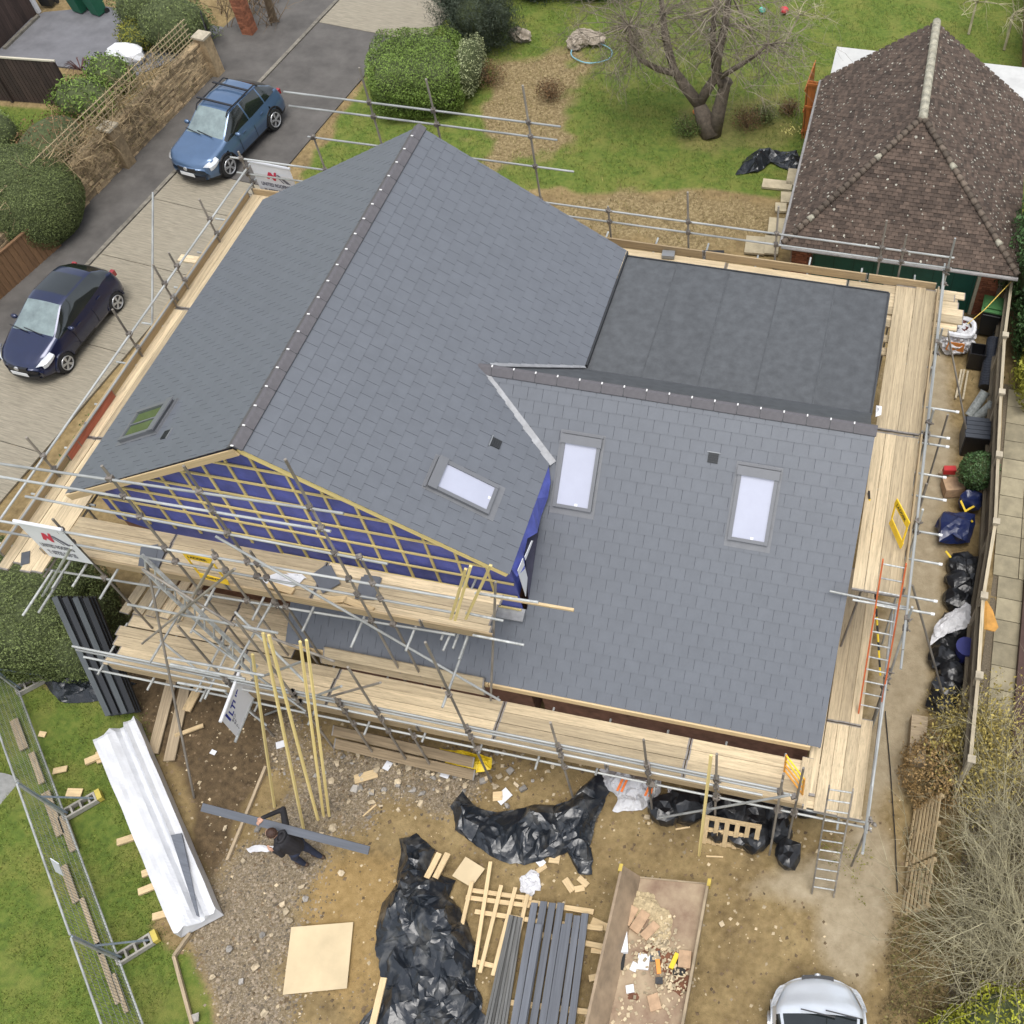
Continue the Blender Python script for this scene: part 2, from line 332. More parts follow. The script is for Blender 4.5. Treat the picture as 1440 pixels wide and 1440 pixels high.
# ---- lane, kerb and concrete drive beside the left wall
def sheet(name, poly, z, mat, sub=None):
    mb = MB(); mb.prism([(p[0], p[1], z-.12) for p in poly], (0, 0, .12)); o = mb.build(name, mat); return tag(o, kind='structure')
asph_m = M('asphalt', (.095, .088, .08), .9, .3, 1.1, .5, 90, detail=10)
asph2_m = M('grey_yard_tarmac', (.15, .15, .16), .9, .2, 1.6, .5, 60, detail=10)
conc_m = M('drive_concrete', (.27, .24, .18), .9, .3, 1.6, 1.0, 3.5, detail=10, bdist=.02, stretch=(1.2, 16, 1))
kerb_m = M('kerb_concrete', (.17, .155, .125), .9, .35, 5, .4, 40, obj=.2)
slab_m = M('paving_slab_stone', (.27, .235, .155), .9, .25, 3, .4, 40, obj=.18, detail=9)
ring_m = M('inspection_cover_concrete', (.26, .26, .25), .9, .2, 7, .3, 50)
K0, K1 = at(-260, 780), at(560, -90); kd = (K1-K0).normalized(); kn = V(kd.y, -kd.x, 0)   # kerb line, kn points to the drive
lane = [K0-kn*.02, K1-kn*.02, K1-kn*3.1, K0-kn*3.1]
lane_o = sheet('lane', [(p.x, p.y) for p in lane], .045, asph_m)
kr = place('kerb', MB().beam(K0+V(0, 0, -.03), K1+V(0, 0, -.03), .1, .1).mesh('kerb', kerb_m)); tag(kr, kind='structure')
L = (K1-K0).length; q = 0.0
while q < L:
    a = K0+kd*(q+.006); b = K0+kd*min(q+.9, L)
    j = random.uniform(-.006, .006)
    plank('kerb_stone', a+V(0, 0, .0+j), b+V(0, 0, .0+j), .13, .11, kr, kerb_m); q += .905
drive = place('driveway', MB().prism([tuple(p) for p in (K0+kn*.08+V(0, 0, -.2), K1+kn*.08+V(0, 0, -.2), K1+kn*3.2+V(0, 0, -.2), K0+kn*3.2+V(0, 0, -.2))], (0, 0, .19)).mesh('driveway', asph_m)); tag(drive, kind='structure')
kt = lambda a, b: (at(a, b)-K0).dot(kd)
AS0, AS1 = kt(262, 238), kt(468, 36)
edge = [0, 4.4, 8.1, 11.4, 14.1, AS0-.01, AS1, AS1+5, L]
for i in range(len(edge)-1):
    a, b = K0+kd*(edge[i]+.012), K0+kd*(edge[i+1]-.012); wd = 3.35 if edge[i] < 18 else 3.6+.9*(edge[i] > AS1-.1)
    me_ = MB().prism([tuple(p+V(0, 0, -.02)) for p in (a+kn*.1, b+kn*.1, b+kn*wd, a+kn*wd)], (0, 0, .05)).mesh('concrete_slab', asph_m if edge[i] == AS0-.01 else conc_m)
    rz_ = Matrix.Rotation(math.atan2(kn.y, kn.x), 4, 'Z'); me_.transform(rz_.inverted()); o = place('concrete_slab', me_, drive, rz_)
# neighbour's tarmac yard, the manhole slab in the left lawn
sheet('tarmac_yard', G((-60, 78), (62, 18), (150, 10), (320, 40), (245, 85), (190, 108), (100, 96)), .03, asph2_m)
ins = place('inspection_cover', MB().tube([tuple(at(-14, 1135, -.05)), tuple(at(-14, 1135, .035))], .72, 40).mesh('inspection_cover', ring_m))
tag(ins, 'round grey concrete cover set in the front lawn', 'cover')
# neighbour's side path of square slabs beyond the right fence
nb = sheet('side_path', G((1412, 540), (1600, 560), (1540, 1500), (1330, 1440), (1372, 1000), (1398, 800)), .0, M('dark_gravel', (.13, .105, .07), .95, .4, 26, .8, 40, detail=8))
o0, o1 = at(1413, 545, .03), at(1372, 1015, .03); fd = (o1-o0).normalized(); fn = V(-fd.y, fd.x, 0)
if fn.x < 0: fn = -fn
k = 0
for i in range(22):
    for j in range(2):
        if i > 9 and j == 1: continue
        p = o0+fd*(i*.605+.04)+fn*(.10+(j*.605 if i < 10 else .13))
        MB().box((p.x+fd.x*.3+fn.x*.3, p.y+fd.y*.3+fn.y*.3, .02+random.uniform(-.004, .004)), (.585, .585, .05), math.atan2(fd.y, fd.x)+R(random.uniform(-.6, .6))).build('paving_slab', slab_m, nb)
# ================================================================== the house
HR, LEN, EA, HE, EB = 8.05, 8.846, 4.391, 5.374, 4.599
HW, XW, YR, YE, HWE, XL = 6.384, 10.544, 3.936, -.914, 2.442, -.635
HF, XF, YF = 5.29, 10.4, 8.72
house = thing('house', (0, 0, 0), 'detached house under re-roofing with grey slates and blue membrane gable', 'house')
def clip(poly, nx_, ny_, d):   # keep nx*x+ny*y <= d
    out = []
    for i in range(len(poly)):
        a, b = poly[i], poly[(i+1) % len(poly)]; fa = nx_*a[0]+ny_*a[1]-d; fb = nx_*b[0]+ny_*b[1]-d
        if fa <= 0: out.append(a)
        if (fa < 0 < fb) or (fb < 0 < fa): t = fa/(fa-fb); out.append((a[0]+(b[0]-a[0])*t, a[1]+(b[1]-a[1])*t))
    return out
SW, SG, SLAP, STH = .304, .25, .06, .009
slate_mesh = MB().frame((.003, 0, .0115), (SW-.006, 0, 0), (0, SG+SLAP, -.0115), (0, 0, STH)).mesh('slate', slate_m)
full_slots = []; loose = MB()
def slate_plane(O, u, v, ulen, vlen, regions, singles=False, vrow0=0):
    """rows of slates on the plane O + a*u + b*v, cut to convex regions (lists of half planes)"""
    u, v = Vector(u).normalized(), Vector(v).normalized(); n_ = u.cross(v)
    mw = Matrix((u, v, n_)).transposed().to_4x4(); mw.translation = Vector(O)
    for r in range(int(vlen/SG)+1):
        off = -(r % 2)*SW/2-.03
        for c_ in range(int(ulen/SW)+3):
            a0 = off+c_*SW; b0 = r*SG
            cell = [(a0+.003, b0), (a0+SW-.004, b0), (a0+SW-.004, b0+SG+SLAP), (a0+.003, b0+SG+SLAP)]
            vis = [(a0, b0), (a0+SW, b0), (a0+SW, b0+SG), (a0, b0+SG)]
            for reg in regions:
                p = cell
                for h in reg:
                    p = clip(p, *h)
                    if len(p) < 3: break
                if len(p) < 3: continue
                whole = len(p) == 4 and all(abs(p[k][0]-cell[k][0])+abs(p[k][1]-cell[k][1]) < 1e-6 for k in range(4))
                j = Matrix.Translation((0, 0, random.uniform(-.0008, .0008))) @ Matrix.Rotation(R(random.uniform(-.12, .12)), 4, 'Z')
                if whole and singles: full_slots.append(mw @ Matrix.Translation((a0, b0, 0)) @ j); continue
                zf = lambda q: .0115*(1-(q[1]-b0)/(SG+SLAP))
                lo = [mw @ (V(q[0], q[1], zf(q)) + j.translation) for q in p]
                loose.prism(lo, n_*STH)
sR = math.hypot(EA, HR-HE); sL = math.hypot(EB, HR-HE); tW = (HW-HWE)/(YR-YE); sW = math.hypot(HW-HWE, YR-YE)
# main right slope, u runs +y, v up to the ridge (x falls)
kx = sR/EA
xa = EA*(HR-HW)/(HR-HE); yf_ = YR-(HW-HE)/tW; yb_ = YR+(HW-HE)/tW
va = (EA-xa)*kx; ridge_stop = sR-.10
def hp(p, q):   # half plane left of p->q
    dx, dy = q[0]-p[0], q[1]-p[1]; return (dy, -dx, dy*p[0]-dx*p[1])
eg = [(-1, 0, .0), (1, 0, LEN), (0, 1, ridge_stop)]
slate_plane((EA, 0, HE), (0, 1, 0), (-EA, 0, HR-HE), LEN, sR, [
    eg+[(1, 0, YR), hp((YR, va), (yf_, 0))], eg+[(-1, 0, -YR), hp((yb_, 0), (YR, va))]] if False else [
    eg+[(1, 0, YR)]+[hp((yf_, 0), (YR, va))], eg+[(-1, 0, -YR)]+[hp((YR, va), (yb_, 0))]])
# main left slope
slate_plane((-EB, LEN, HE), (0, -1, 0), (EB, 0, HR-HE), LEN, sL, [[(-1, 0, 0), (1, 0, LEN), (0, 1, sL-.10)]])
# wing slope: u +x, v up (+y)
vy = lambda y: (y-YE)*sW/(YR-YE)
wl_ = XW-XL
slate_plane((XL, YE, HWE), (1, 0, 0), (0, YR-YE, HW-HWE), wl_, sW, [
    [(-1, 0, 0), (1, 0, EA-.03-XL), (0, 1, vy(.34))],
    [(-1, 0, -(EA-.03-XL)), (1, 0, wl_), (0, 1, sW-.09), hp((EA-XL, vy(yf_)), (xa-XL, sW))][:3],
    [(-1, 0, -(xa-XL)), (1, 0, EA-.03-XL), (0, 1, sW-.09), hp((xa-XL, sW), (EA-XL, vy(yf_)))]], singles=True)
cam_d = lambda m: ((m @ V(SW/2, SG/2, 0))-CAM_P).length
full_slots.sort(key=cam_d)
for m in full_slots[:300]: place('slate', slate_mesh, house, m)
for m in full_slots[300:]:
    loose.add([m @ v.co for v in slate_mesh.vertices], [tuple(p.vertices) for p in slate_mesh.polygons])
loose.build('slates', slate_m, house, kind='stuff')
# roof decks under the slates (eave to ridge) with real thickness
under_m = M('roof_underlay', (.06, .06, .09), .8)
b = MB(); dz = V(0, 0, -.1); o = .02
def deck(pts, t=.1): b.prism([V(*p)-V(0, 0, .014) for p in pts], (0, 0, -t))
deck([(EA-.03, .05, HE+.02), (EA-.03, LEN-.05, HE+.02), (0, LEN-.05, HR), (0, .05, HR)])
deck([(-EB+.03, LEN-.05, HE+.02), (-EB+.03, .05, HE+.02), (0, .05, HR), (0, LEN-.05, HR)])
deck([(XL+.04, YE+.03, HWE+.025), (XW-.05, YE+.03, HWE+.025), (XW-.05, YR, HW), (EA-.05, YR, HW), (EA-.05, .34, HWE+(.34-YE)*tW), (XL+.04, .34, HWE+(.34-YE)*tW)])
deck([(EA-.05, YR, HW), (XW-.05, YR, HW), (xa, YR, HW)][:0] or [(EA-.6, YR, HW), (EA-.6, yf_-.2, HWE+(yf_-.2-YE)*tW), (EA-.05, .5, HWE+(.5-YE)*tW), (EA-.05, YR, HW)])
b.build('roof_boarding', under_m, house)
# rear slope of the wing (membrane strip) and flat roof with felt sheets
yb2 = YR+(HW-HF-.06)/tW
MB().prism([(xa+.1, YR+.02, HW-.03), (XW-.1, YR+.02, HW-.03), (XW-.1, yb2, HF+.03), (EA+.02, yb2, HF+.03)], (0, 0, -.08)).build('rear_slope', rubber_m, house)
x0 = EA+.02
fr = MB().box(((x0+XF)/2, (yb2-.02+YF)/2, HF-.13), (XF-x0, YF-yb2+.02, .24)).build('flat_roof', rubber_m, house)
nsh = 5; wsh = (XF+.03-x0)/nsh
for i in range(nsh):
    sx = x0+i*wsh
    MB().box((sx+wsh/2+.01, (yb2+YF)/2+.01, HF-.004+.007*(i % 2)), (wsh+.05, YF-yb2+.06, .014)).build('felt_sheet', rubber_m, fr)
for i in range(1, nsh): MB().box((x0+i*wsh, (yb2+YF)/2, HF+.0125), (.022, YF-yb2, .006)).build('seam', M('lap_seam', (.06, .065, .07), .6, .3), fr)
MB().box((XF+.035, (yb2+YF)/2, HF-.06), (.03, YF-yb2+.06, .18)).build('roof_edge_trim', M('dark_trim', (.03, .032, .035), .5), fr)
MB().box(((x0+XF)/2, YF+.045, HF-.06), (XF-x0+.06, .03, .18)).build('roof_edge_trim', MATS['dark_trim'], fr)
# ridge tiles with pale clips
def ridge_run(a, b_, n_, sl, name='ridge_tile'):
    a, b_ = Vector(a), Vector(b_); d = (b_-a)/n_; ln = d.length; dd = d.normalized(); side = dd.cross(V(0, 0, 1))
    w, h, t = .14, .14*sl, .014; ps = [(-w, -h+.0), (-.03, .0), (.03, .0), (w, -h)]
    mb = MB(); prof = ps+[(x, z-.016) for x, z in ps[::-1]]
    mb.add([(.004, x, z) for x, z in prof]+[(ln-.006, x, z) for x, z in prof], [(0, 1, 9, 8), (1, 2, 10, 9), (2, 3, 11, 10), (3, 4, 12, 11), (4, 5, 13, 12), (5, 6, 14, 13), (6, 7, 15, 14), (7, 0, 8, 15), (0, 7, 6, 1), (1, 6, 5, 2), (2, 5, 4, 3), (8, 9, 14, 15), (9, 10, 13, 14), (10, 11, 12, 13)])
    me_ = mb.mesh(name, ridge_m); cl = MB().box((0, 0, .012), (.026, .05, .014)).mesh('ridge_clip', M('pale_clip', (.75, .74, .72), .4))
    st_ = MB().add([(-.014, -w, -h+.003), (-.014, 0, .006), (-.014, w, -h+.003), (.014, w, -h+.003), (.014, 0, .006), (.014, -w, -h+.003)], [(0, 1, 4, 5), (1, 2, 3, 4)]).mesh('ridge_union', M('dark_trim', (.03, .032, .035), .5))
    rot = Matrix((dd, -side, V(0, 0, 1))).transposed().to_4x4()
    for i in range(n_):
        p = a+d*i+V(0, 0, random.uniform(-.003, .003)); t_ = place(name, me_, house, Matrix.Translation(p) @ rot)
        place('ridge_union', st_, t_, Matrix.Translation(p) @ rot); place('ridge_clip', cl, t_, Matrix.Translation(p) @ rot)
ridge_run((0, -.03, HR+.055), (0, LEN+.03, HR+.055), 20, (HR-HE)/EA)
ridge_run((xa-.22, YR, HW+.06), (XW+.03, YR, HW+.06), 18, tW)
# lead valleys
def strip(name, a, b_, n_, w, mat, t=.02, parent=house, lift=.02):
    a, b_ = Vector(a), Vector(b_); n_ = Vector(n_).normalized(); d = b_-a; s_ = d.cross(n_).normalized()
    return MB().frame(a-s_*w/2+n_*lift, d, s_*w, n_*t).build(name, mat, parent)
nR = V(HR-HE, 0, EA).normalized(); nW = V(0, -(HW-HWE), YR-YE).normalized(); nB = V(0, HW-HWE, YR-YE).normalized()
strip('lead_valley', (xa+.1, YR-.12, HW-.09), (EA+.06, yf_-.06, HE-.03), nR+nW, .15, lead_m, .02, house, .025)
strip('lead_valley', (xa+.12, YR+.12, HW-.07), (EA, yb2+.0, HF+.07), nR+nB, .13, lead_m, .016, house, .02)
MB().prism([(EA+.02, yb2+.05, HF-.02), (EA+.02, LEN-.02, HF-.02), (EA+.02, LEN-.02, HE+.02), (EA+.02, yb2+.05, HE+.02)], (.03, 0, 0)).build('eave_trim', MATS['dark_trim'], house)
# ---------------------------------------------------------------- skylights and vents
frame_m = M('window_frame_grey', (.16, .165, .175), .45, .05, 4, metal=.2); glass_m = M('skylight_glass', (.40, .415, .50), .04, .05, 1.5, spec=1.0, coat=1)  # skylight pane's pale lavender base colour stands in for reflected sky
glassg_m = M('clear_glass', (.05, .075, .05), .04, .3, 2.5, spec=1.0, coat=1)
def skylight(P, u, v, w, h, glass, gl=.82):
    u, v = Vector(u).normalized(), Vector(v).normalized(); n_ = u.cross(v); P = Vector(P)   # P = lower middle on the slope
    q = lambda a, b_, c_: P+u*a+v*b_+n_*c_
    fx = MB().frame(q(-w/2-.06, -.14, .0), u*(w+.12), v*(h+.26), n_*.022).build('skylight', M('flashing_grey', (.17, .175, .185), .5, .1, 6, metal=.2), house)
    box = lambda nm, a0, b0, a1, b1, c0, c1, m: MB().frame(q(a0, b0, c0), u*(a1-a0), v*(b1-b0), n_*(c1-c0)).build(nm, m, fx)
    f_ = .07
    box('jamb', -w/2, 0, -w/2+f_, h, .022, .1, frame_m); box('jamb', w/2-f_, 0, w/2, h, .022, .1, frame_m)
    box('bottom_rail', -w/2+f_, 0, w/2-f_, f_*.9, .022, .092, frame_m); box('top_rail', -w/2+f_, h-f_*1.1, w/2-f_, h, .022, .095, frame_m)
    box('top_hood', -w/2-.02, h-.13, w/2+.02, h+.05, .101, .13, frame_m); box('cover_strip', -w/2-.03, h+.06, w/2+.03, h+.1, .022, .06, frame_m)
    box('pane', -w/2+f_, f_*.9, w/2-f_, h-f_*1.1, .05, .07, glass)
    if glass is glassg_m:
        box('glazing_bar', -.015, f_*.9, .015, h-f_*1.1, .0705, .085, frame_m)
    else:
        box('maker_tab', w/2-f_-.28, f_*.95, w/2-f_-.22, f_*.95+.05, .0705, .073, white_m)
def wing_at(px, py, lift=0):
    d = (px-CX)/F_PX*CAM_R-(py-CY)/F_PX*CAM_U+CAM_F; P0 = V(0, YE, HWE)+nW*lift; return CAM_P+d*((P0-CAM_P).dot(nW)/d.dot(nW))
def right_at(px, py, lift=0):
    d = (px-CX)/F_PX*CAM_R-(py-CY)/F_PX*CAM_U+CAM_F; P0 = V(EA, 0, HE); return CAM_P+d*((P0-CAM_P).dot(nR)/d.dot(nR))
nL = V(-(HR-HE), 0, EB).normalized()
def left_at(px, py):
    d = (px-CX)/F_PX*CAM_R-(py-CY)/F_PX*CAM_U+CAM_F; P0 = V(-EB, 0, HE); return CAM_P+d*((P0-CAM_P).dot(nL)/d.dot(nL))
wu, wv = V(1, 0, 0), V(0, YR-YE, HW-HWE); ru, rv = V(0, 1, 0), V(-EA, 0, HR-HE); lu, lv = V(0, -1, 0), V(EB, 0, HR-HE)
for c0 in ((804, 724), (1050, 771)): skylight(wing_at(*c0)+wv.normalized()*.12, wu, wv, .78, 1.4, glass_m)
pr = right_at(699, 709); skylight(pr+rv.normalized()*.1, ru, rv, .66, 1.18, glass_m)
pl_ = left_at(180, 604); skylight(pl_+lv.normalized()*.12, lu, lv, .78, 1.18, glassg_m)
vent_m = M('vent_black', (.02, .022, .024), .5)
def vent(P, u, v):
    u, v = Vector(u).normalized(), Vector(v).normalized(); n_ = u.cross(v)
    o = MB().frame(P-u*.1-v*.1+n_*.012, u*.2, v*.2, n_*.02).build('roof_vent', vent_m, house)
    for k in range(4): MB().frame(P-u*.09-v*(.085-.045*k)+n_*.032, u*.18, v*.022, n_*.012).build('louvre', vent_m, o)
    MB().frame(P-u*.13+v*.1+n_*.012, u*.26, v*.02, n_*.03).build('vent_hood', alu_m, o)
vent(wing_at(1003, 644), wu, wv); vent(right_at(697, 624), ru, rv); vent(left_at(235, 612), lu, lv)
# ---------------------------------------------------------------- walls
render_m = M('house_brick', (.2, .1, .065), .9, .3, 5, .3, 30)
w = MB(); WY = .36
w.box((-.1, (WY+LEN-.3)/2, HE/2-.05), (EA+EB-.75, LEN-.3-WY, HE-.1)); w.box(((EA-.3+XW-.25)/2, (yb2+.3+YF-.3)/2, HF/2-.2), (XW-.25-EA+.3, YF-yb2-.6, HF-.4))
w.prism([(XW-.25, YE+.45, 0), (XW-.25, YR, 0), (XW-.25, YR, HW-.2), (XW-.25, YE+.45, HWE+.1)], (-.25, 0, 0))
w.box(((XL+EA)/2+.2, (-.45+WY)/2, 1.3), (EA-XL-.5, .81, 2.6)); w.build('wall', render_m, house)
w = MB(); w.box(((EA+XW)/2, YE+.5, 1.2), (XW-EA-.4, .1, 2.4)); w.build('front_wall', render_m, house)
# blue membrane on the gable with counter-battens and battens
gz = lambda x: HR-.16-(abs(x)*(HR-HE)/(EA if x > 0 else EB))
gd = .30
MB().prism([(-EB+.35, gd, gz(-EB+.35)), (-EB+.35, gd, 4.2), (-.7, gd, 3.0), (EA-.12, gd, 3.3), (EA-.12, gd, gz(EA-.12)), (0, gd, gz(0))], (0, .04, 0)).build('gable_membrane', blue_m, house)
x = -EB+.55
while x < EA-.1:
    zb = 4.25 if x < -.7 else 3.35
    plank('counter_batten', (x, gd-.015, zb), (x, gd-.015, gz(x)-.02), .05, .028, house, batten_m, up=(0, 1, 0)); x += .56
zr = 3.55
while zr < HR-.3:
    xl = max(-EB+.4, -(HR-.16-zr)*EB/(HR-HE)+.03); xr = min(EA-.12, (HR-.16-zr)*EA/(HR-HE)-.03)
    if zr < 4.3: xl = max(xl, -.65)
    plank('batten', (xl, gd-.045, zr), (xr, gd-.045, zr), .045, .03, house, batten_m, up=(0, 1, 0)); zr += .5
# verge boards of the gable, under-cloak edge
for sx, ex in ((-1, EB), (1, EA)):
    plank('bargeboard', (sx*(ex-.05), .03 if sx > 0 else -.025, HE-.11+.05), (0, .03 if sx > 0 else -.025, HR-.12), .035, .15, house, batten_m if sx > 0 else newwood_m)
MB().prism([(-.62, .06, 3.42), (EA-.05, .06, 3.42), (EA-.05, .3, 3.5), (-.62, .3, 3.5)], (0, 0, .03)).build('lead_flashing', lead_m, house)
# loose membrane and white tape below the right eave
f = MB()
for i in range(9):
    y0 = .15+i*.27; d0 = .06*math.sin(i*1.9); h0 = .28+.12*math.sin(i*1.3)+(.2 if 3 < i < 7 else 0)
    y1 = y0+.27; d1 = .06*math.sin((i+1)*1.9); h1 = .28+.12*math.sin((i+1)*1.3)+(.2 if 2 < i < 6 else 0)
    zt = HE-.02; f.prism([(EA-.02, y0, zt), (EA-.02, y1, zt), (EA+.05+d1, y1, zt-h1), (EA+.05+d0, y0, zt-h0)], (.006, 0, 0))
f.build('loose_membrane', blue_m, house)
MB().prism([(EA+.07, .2, HE-.15), (EA+.1, .45, HE-.1), (EA+.06, .5, HE-.9), (EA+.03, .3, HE-1.3)], (.01, 0, 0)).prism([(EA+.06, .6, HE-.3), (EA+.1, .95, HE-.25), (EA+.1, 1.0, HE-.33), (EA+.06, .6, HE-.42)], (.01, 0, 0)).build('white_tape', white_m, house)
MB().prism([(EA-.34, gd+.05, 3.2), (EA-.34, yf_+.4, 4.6), (EA-.34, yf_+.4, HE-.05), (EA-.34, gd+.05, HE-.05)], (.03, 0, 0)).build('side_membrane', blue_m, house)
# eave timbers at the front of the wing: fascia, soffit slot, brick courses below
plank('fascia', (EA-.6, YE+.02, HWE-.08), (XW-.2, YE+.02, HWE-.08), .13, .16, house, newwood_m)
plank('fascia', (-.6, YE+.02, HWE-.08), (EA-.62, YE+.02, HWE-.08), .13, .16, house, newwood_m)
plank('verge_board', (XW-.03, YE+.02, HWE-.06), (XW-.03, YR, HW-.1), .03, .12, house, MATS['dark_trim'])
# ================================================================== scaffold
ZU, ZL = 4.62, 1.97
scaf = thing('scaffold', (-5.6, -1.0, 0), 'tube and board scaffold with plank walkways all around the house', 'scaffold')
ends_m = M('tube_end_white', (.72, .72, .7), .5, .1)
crossings = []
def board(a, b, name='board', m=None, up=(0, 0, 1)): return plank(name, a, b, .222, .038, scaf, m or board_m, up)
def walkway(p0, d, length, across, n, z, cuts, ragged=(0, 0)):
    """n boards side by side, butted at the given distances"""
    d, across = Vector(d), Vector(across)
    for i in range(n):
        c0 = [0]+[k+(random.uniform(-.02, .02) if i else 0) for k in cuts]+[length]
        c0[0] -= random.uniform(0, ragged[0]); c0[-1] += random.uniform(0, ragged[1])
        for k in range(len(c0)-1):
            zz = z-.019+random.uniform(-.006, .006); off = across*(.113+i*.229+random.uniform(-.003, .003))
            board(Vector(p0)+d*(c0[k]+.012)+off+V(0, 0, zz), Vector(p0)+d*(c0[k+1]-.012)+off+V(0, 0, zz+random.uniform(-.008, .004)))
walkway((-4.72, -1.25, 0), (0, 1, 0), 11.1, (-1, 0, 0), 4, ZU, [3.1, 7.0], (.75, .1))           # left
walkway((-4.7, 8.86, 0), (1, 0, 0), 16.4, (0, 1, 0), 4, ZU-.04, [3.9, 7.8, 11.3, 14.2], (.1, .6))  # rear
walkway((10.6, 5.38, 0), (0, 1, 0), 4.4, (1, 0, 0), 4, ZU+.02, [], (0, .2)); walkway((10.6, 1.42, 0), (0, 1, 0), 3.94, (1, 0, 0), 4, ZU, [])
walkway((10.6, -2.05, 0), (0, 1, 0), 5.6, (1, 0, 0), 3, ZL+.06, [1.9], (.1, 0)); walkway((11.29, -2.05, 0), (0, 1, 0), 2.1, (1, 0, 0), 1, ZL+.06, [])
walkway((-5.0, -.02, 0), (1, 0, 0), 9.1, (0, -1, 0), 4, ZU-.02, [2.4, 5.6], (.1, .1))            # upper front
walkway((-4.3, -1.06, 0), (1, 0, 0), 15.8, (0, -1, 0), 4, ZL, [2.7, 4.8, 8.4, 12.3], (.3, 0))     # lower front
walkway((-4.35, .1, 0), (1, 0, 0), 3.75, (0, -1, 0), 5, ZL+.02, [2.1], (.1, 0))
board((-5.62, 1.2, ZU+.11), (-5.62, 3.0, ZU+.11), 'toe_board', M('red_stained_board', (.42, .13, .08), .8, .3, 2, stretch=(2, 14, 14)), up=(1, 0, 0))
for k in range(5): board((-4.6+k*.3, -.8+.02*k, ZL+.045), (-4.5+k*.29, .5, ZL+.045))
for i, (a, b, z) in enumerate(((9.8, 12.2, 0), (9.58, 12.05, -.03), (9.2, 11.95, .0), (8.97, 12.1, -.03), (8.74, 11.9, 0), (8.3, 11.6, -.04), (7.9, 11.3, -.04))):
    board((10.3, a-.15 if i > 1 else a, ZU-.09+z), (b, a-.17 if i > 1 else a, ZU-.09+z))
toe_m = M('old_toe_board', (.36, .27, .155), .85, .25, 2.2, .3, 30, obj=.2, stretch=(2.2, 14, 14), detail=8)
def toe(a, b, z): board((a[0], a[1], z+.112), (b[0], b[1], z+.112), 'toe_board', toe_m, up=(0, 1, 0) if abs(b[0]-a[0]) > abs(b[1]-a[1]) else (1, 0, 0))
for a, b in ((-1.2, 2.0), (2.03, 5.9), (5.93, 9.7)): toe((-5.66, a), (-5.66, b), ZU)
for a, b in ((-5.6, -1.8), (-1.77, 2.1), (2.13, 6.0), (6.03, 9.9), (9.93, 11.5)): toe((a, 9.82), (b, 9.82), ZU-.04)
for a, b in ((-4.9, -1.0), (-.97, 2.9), (2.93, 4.3)): toe((a, -.97), (b, -.97), ZU-.02)
for a, b in ((-4.2, -1.3), (-1.27, 2.6), (2.63, 6.5), (6.53, 10.4)): toe((a, -2.02), (b, -2.02), ZL)
for a, b in ((1.5, 5.3), (5.33, 9.7)): toe((11.55, a), (11.55, b), ZU)
toe((11.62, -2.0), (11.62, .2), ZL+.06)
# inside boards resting on the lower slates and along the house
board((.25, -.98, 2.50), (3.72, -.98, 2.50), up=(0, -.75, .65)); board((.1, -1.02, 2.2), (3.7, -1.02, 2.2), up=(0, -1, .3))
board((10.47, -1.75, ZL+.03), (10.47, 4.1, ZL+.03)); board((10.35, -1.0, ZL+.04), (10.35, -2.05, ZL+.04))
# lower boards leaning on the brickwork
for y, z in ((-1.95, .7), (-2.1, .35)): board((.3, y, z), (3.5, y-.05, z-.05), up=(0, -.6, .8), m=M('muddy_board', (.22, .165, .10), .9, .35, 2, .3, 30, obj=.2, stretch=(2.2, 14, 14)))
def pole(px, py, ax, v, z0=0.0, m=None, name='standard'):
    t = on(px, py, ax, v); pipe(name, (t.x, t.y, z0), t, scaf, m or rust_m); crossings.append(('p', t.x, t.y, z0, t.z)); return t
def rail(a, b, m=None, name='guard_rail'): pipe(name, a, b, scaf, m or galv_m); crossings.append(('r', Vector(a), Vector(b)))
# left
for p in ((158, 435), (37, 615), (280, 280), (215, 372), (108, 620), (237, 355)): pole(*p, 0, -5.62)
for z in (5.33, 4.9): rail((-5.56, -1.6, z), (-5.56, 10.25, z))
pipe('brace', on(215, 270, 0, -5.7), on(214, 472, 0, -5.7), scaf, galv_m)
rail((-5.62, -1.4, ZU-.15), (-5.62, 10.1, ZU-.15), rust_m, 'ledger'); rail((-4.75, -1.4, ZU-.15), (-4.75, 10.1, ZU-.15), rust_m, 'ledger')
for y in np.arange(-.9, 10, 1.22): rail((-4.6, y, ZU-.09), (-6.05+random.uniform(-.2, .1), y, ZU-.09), galv_m, 'transom')
board((-6.4, 7.35, ZU-.06), (-4.9, 7.35, ZU-.06))
# rear
for p in ((505, 95), (599, 111), (735, 120), (855, 290), (967, 270), (1247, 310), (1275, 330), (440, 190), (335, 213), (1095, 290)): pole(*p, 1, 9.95)
for z in (5.52, 5.2): rail((2.0, 9.93, z), (11.75, 9.93, z))
for z, b in ((7.68, 2.78), (7.32, 2.66), (6.52, 2.96)): rail((-3.75 if z > 7 else -3.55, 9.93, z), (b, 9.93, z))
for z in (5.6, 5.15): rail((-5.9, 9.93, z), (2.0, 9.93, z))
rail((-5.9, 9.97, ZU-.15), (12, 9.97, ZU-.15), rust_m, 'ledger')
for x in np.arange(-4, 11.6, 1.25): rail((x, 8.9, ZU-.12), (x, 10.25+random.uniform(0, .25), ZU-.12), galv_m, 'transom')
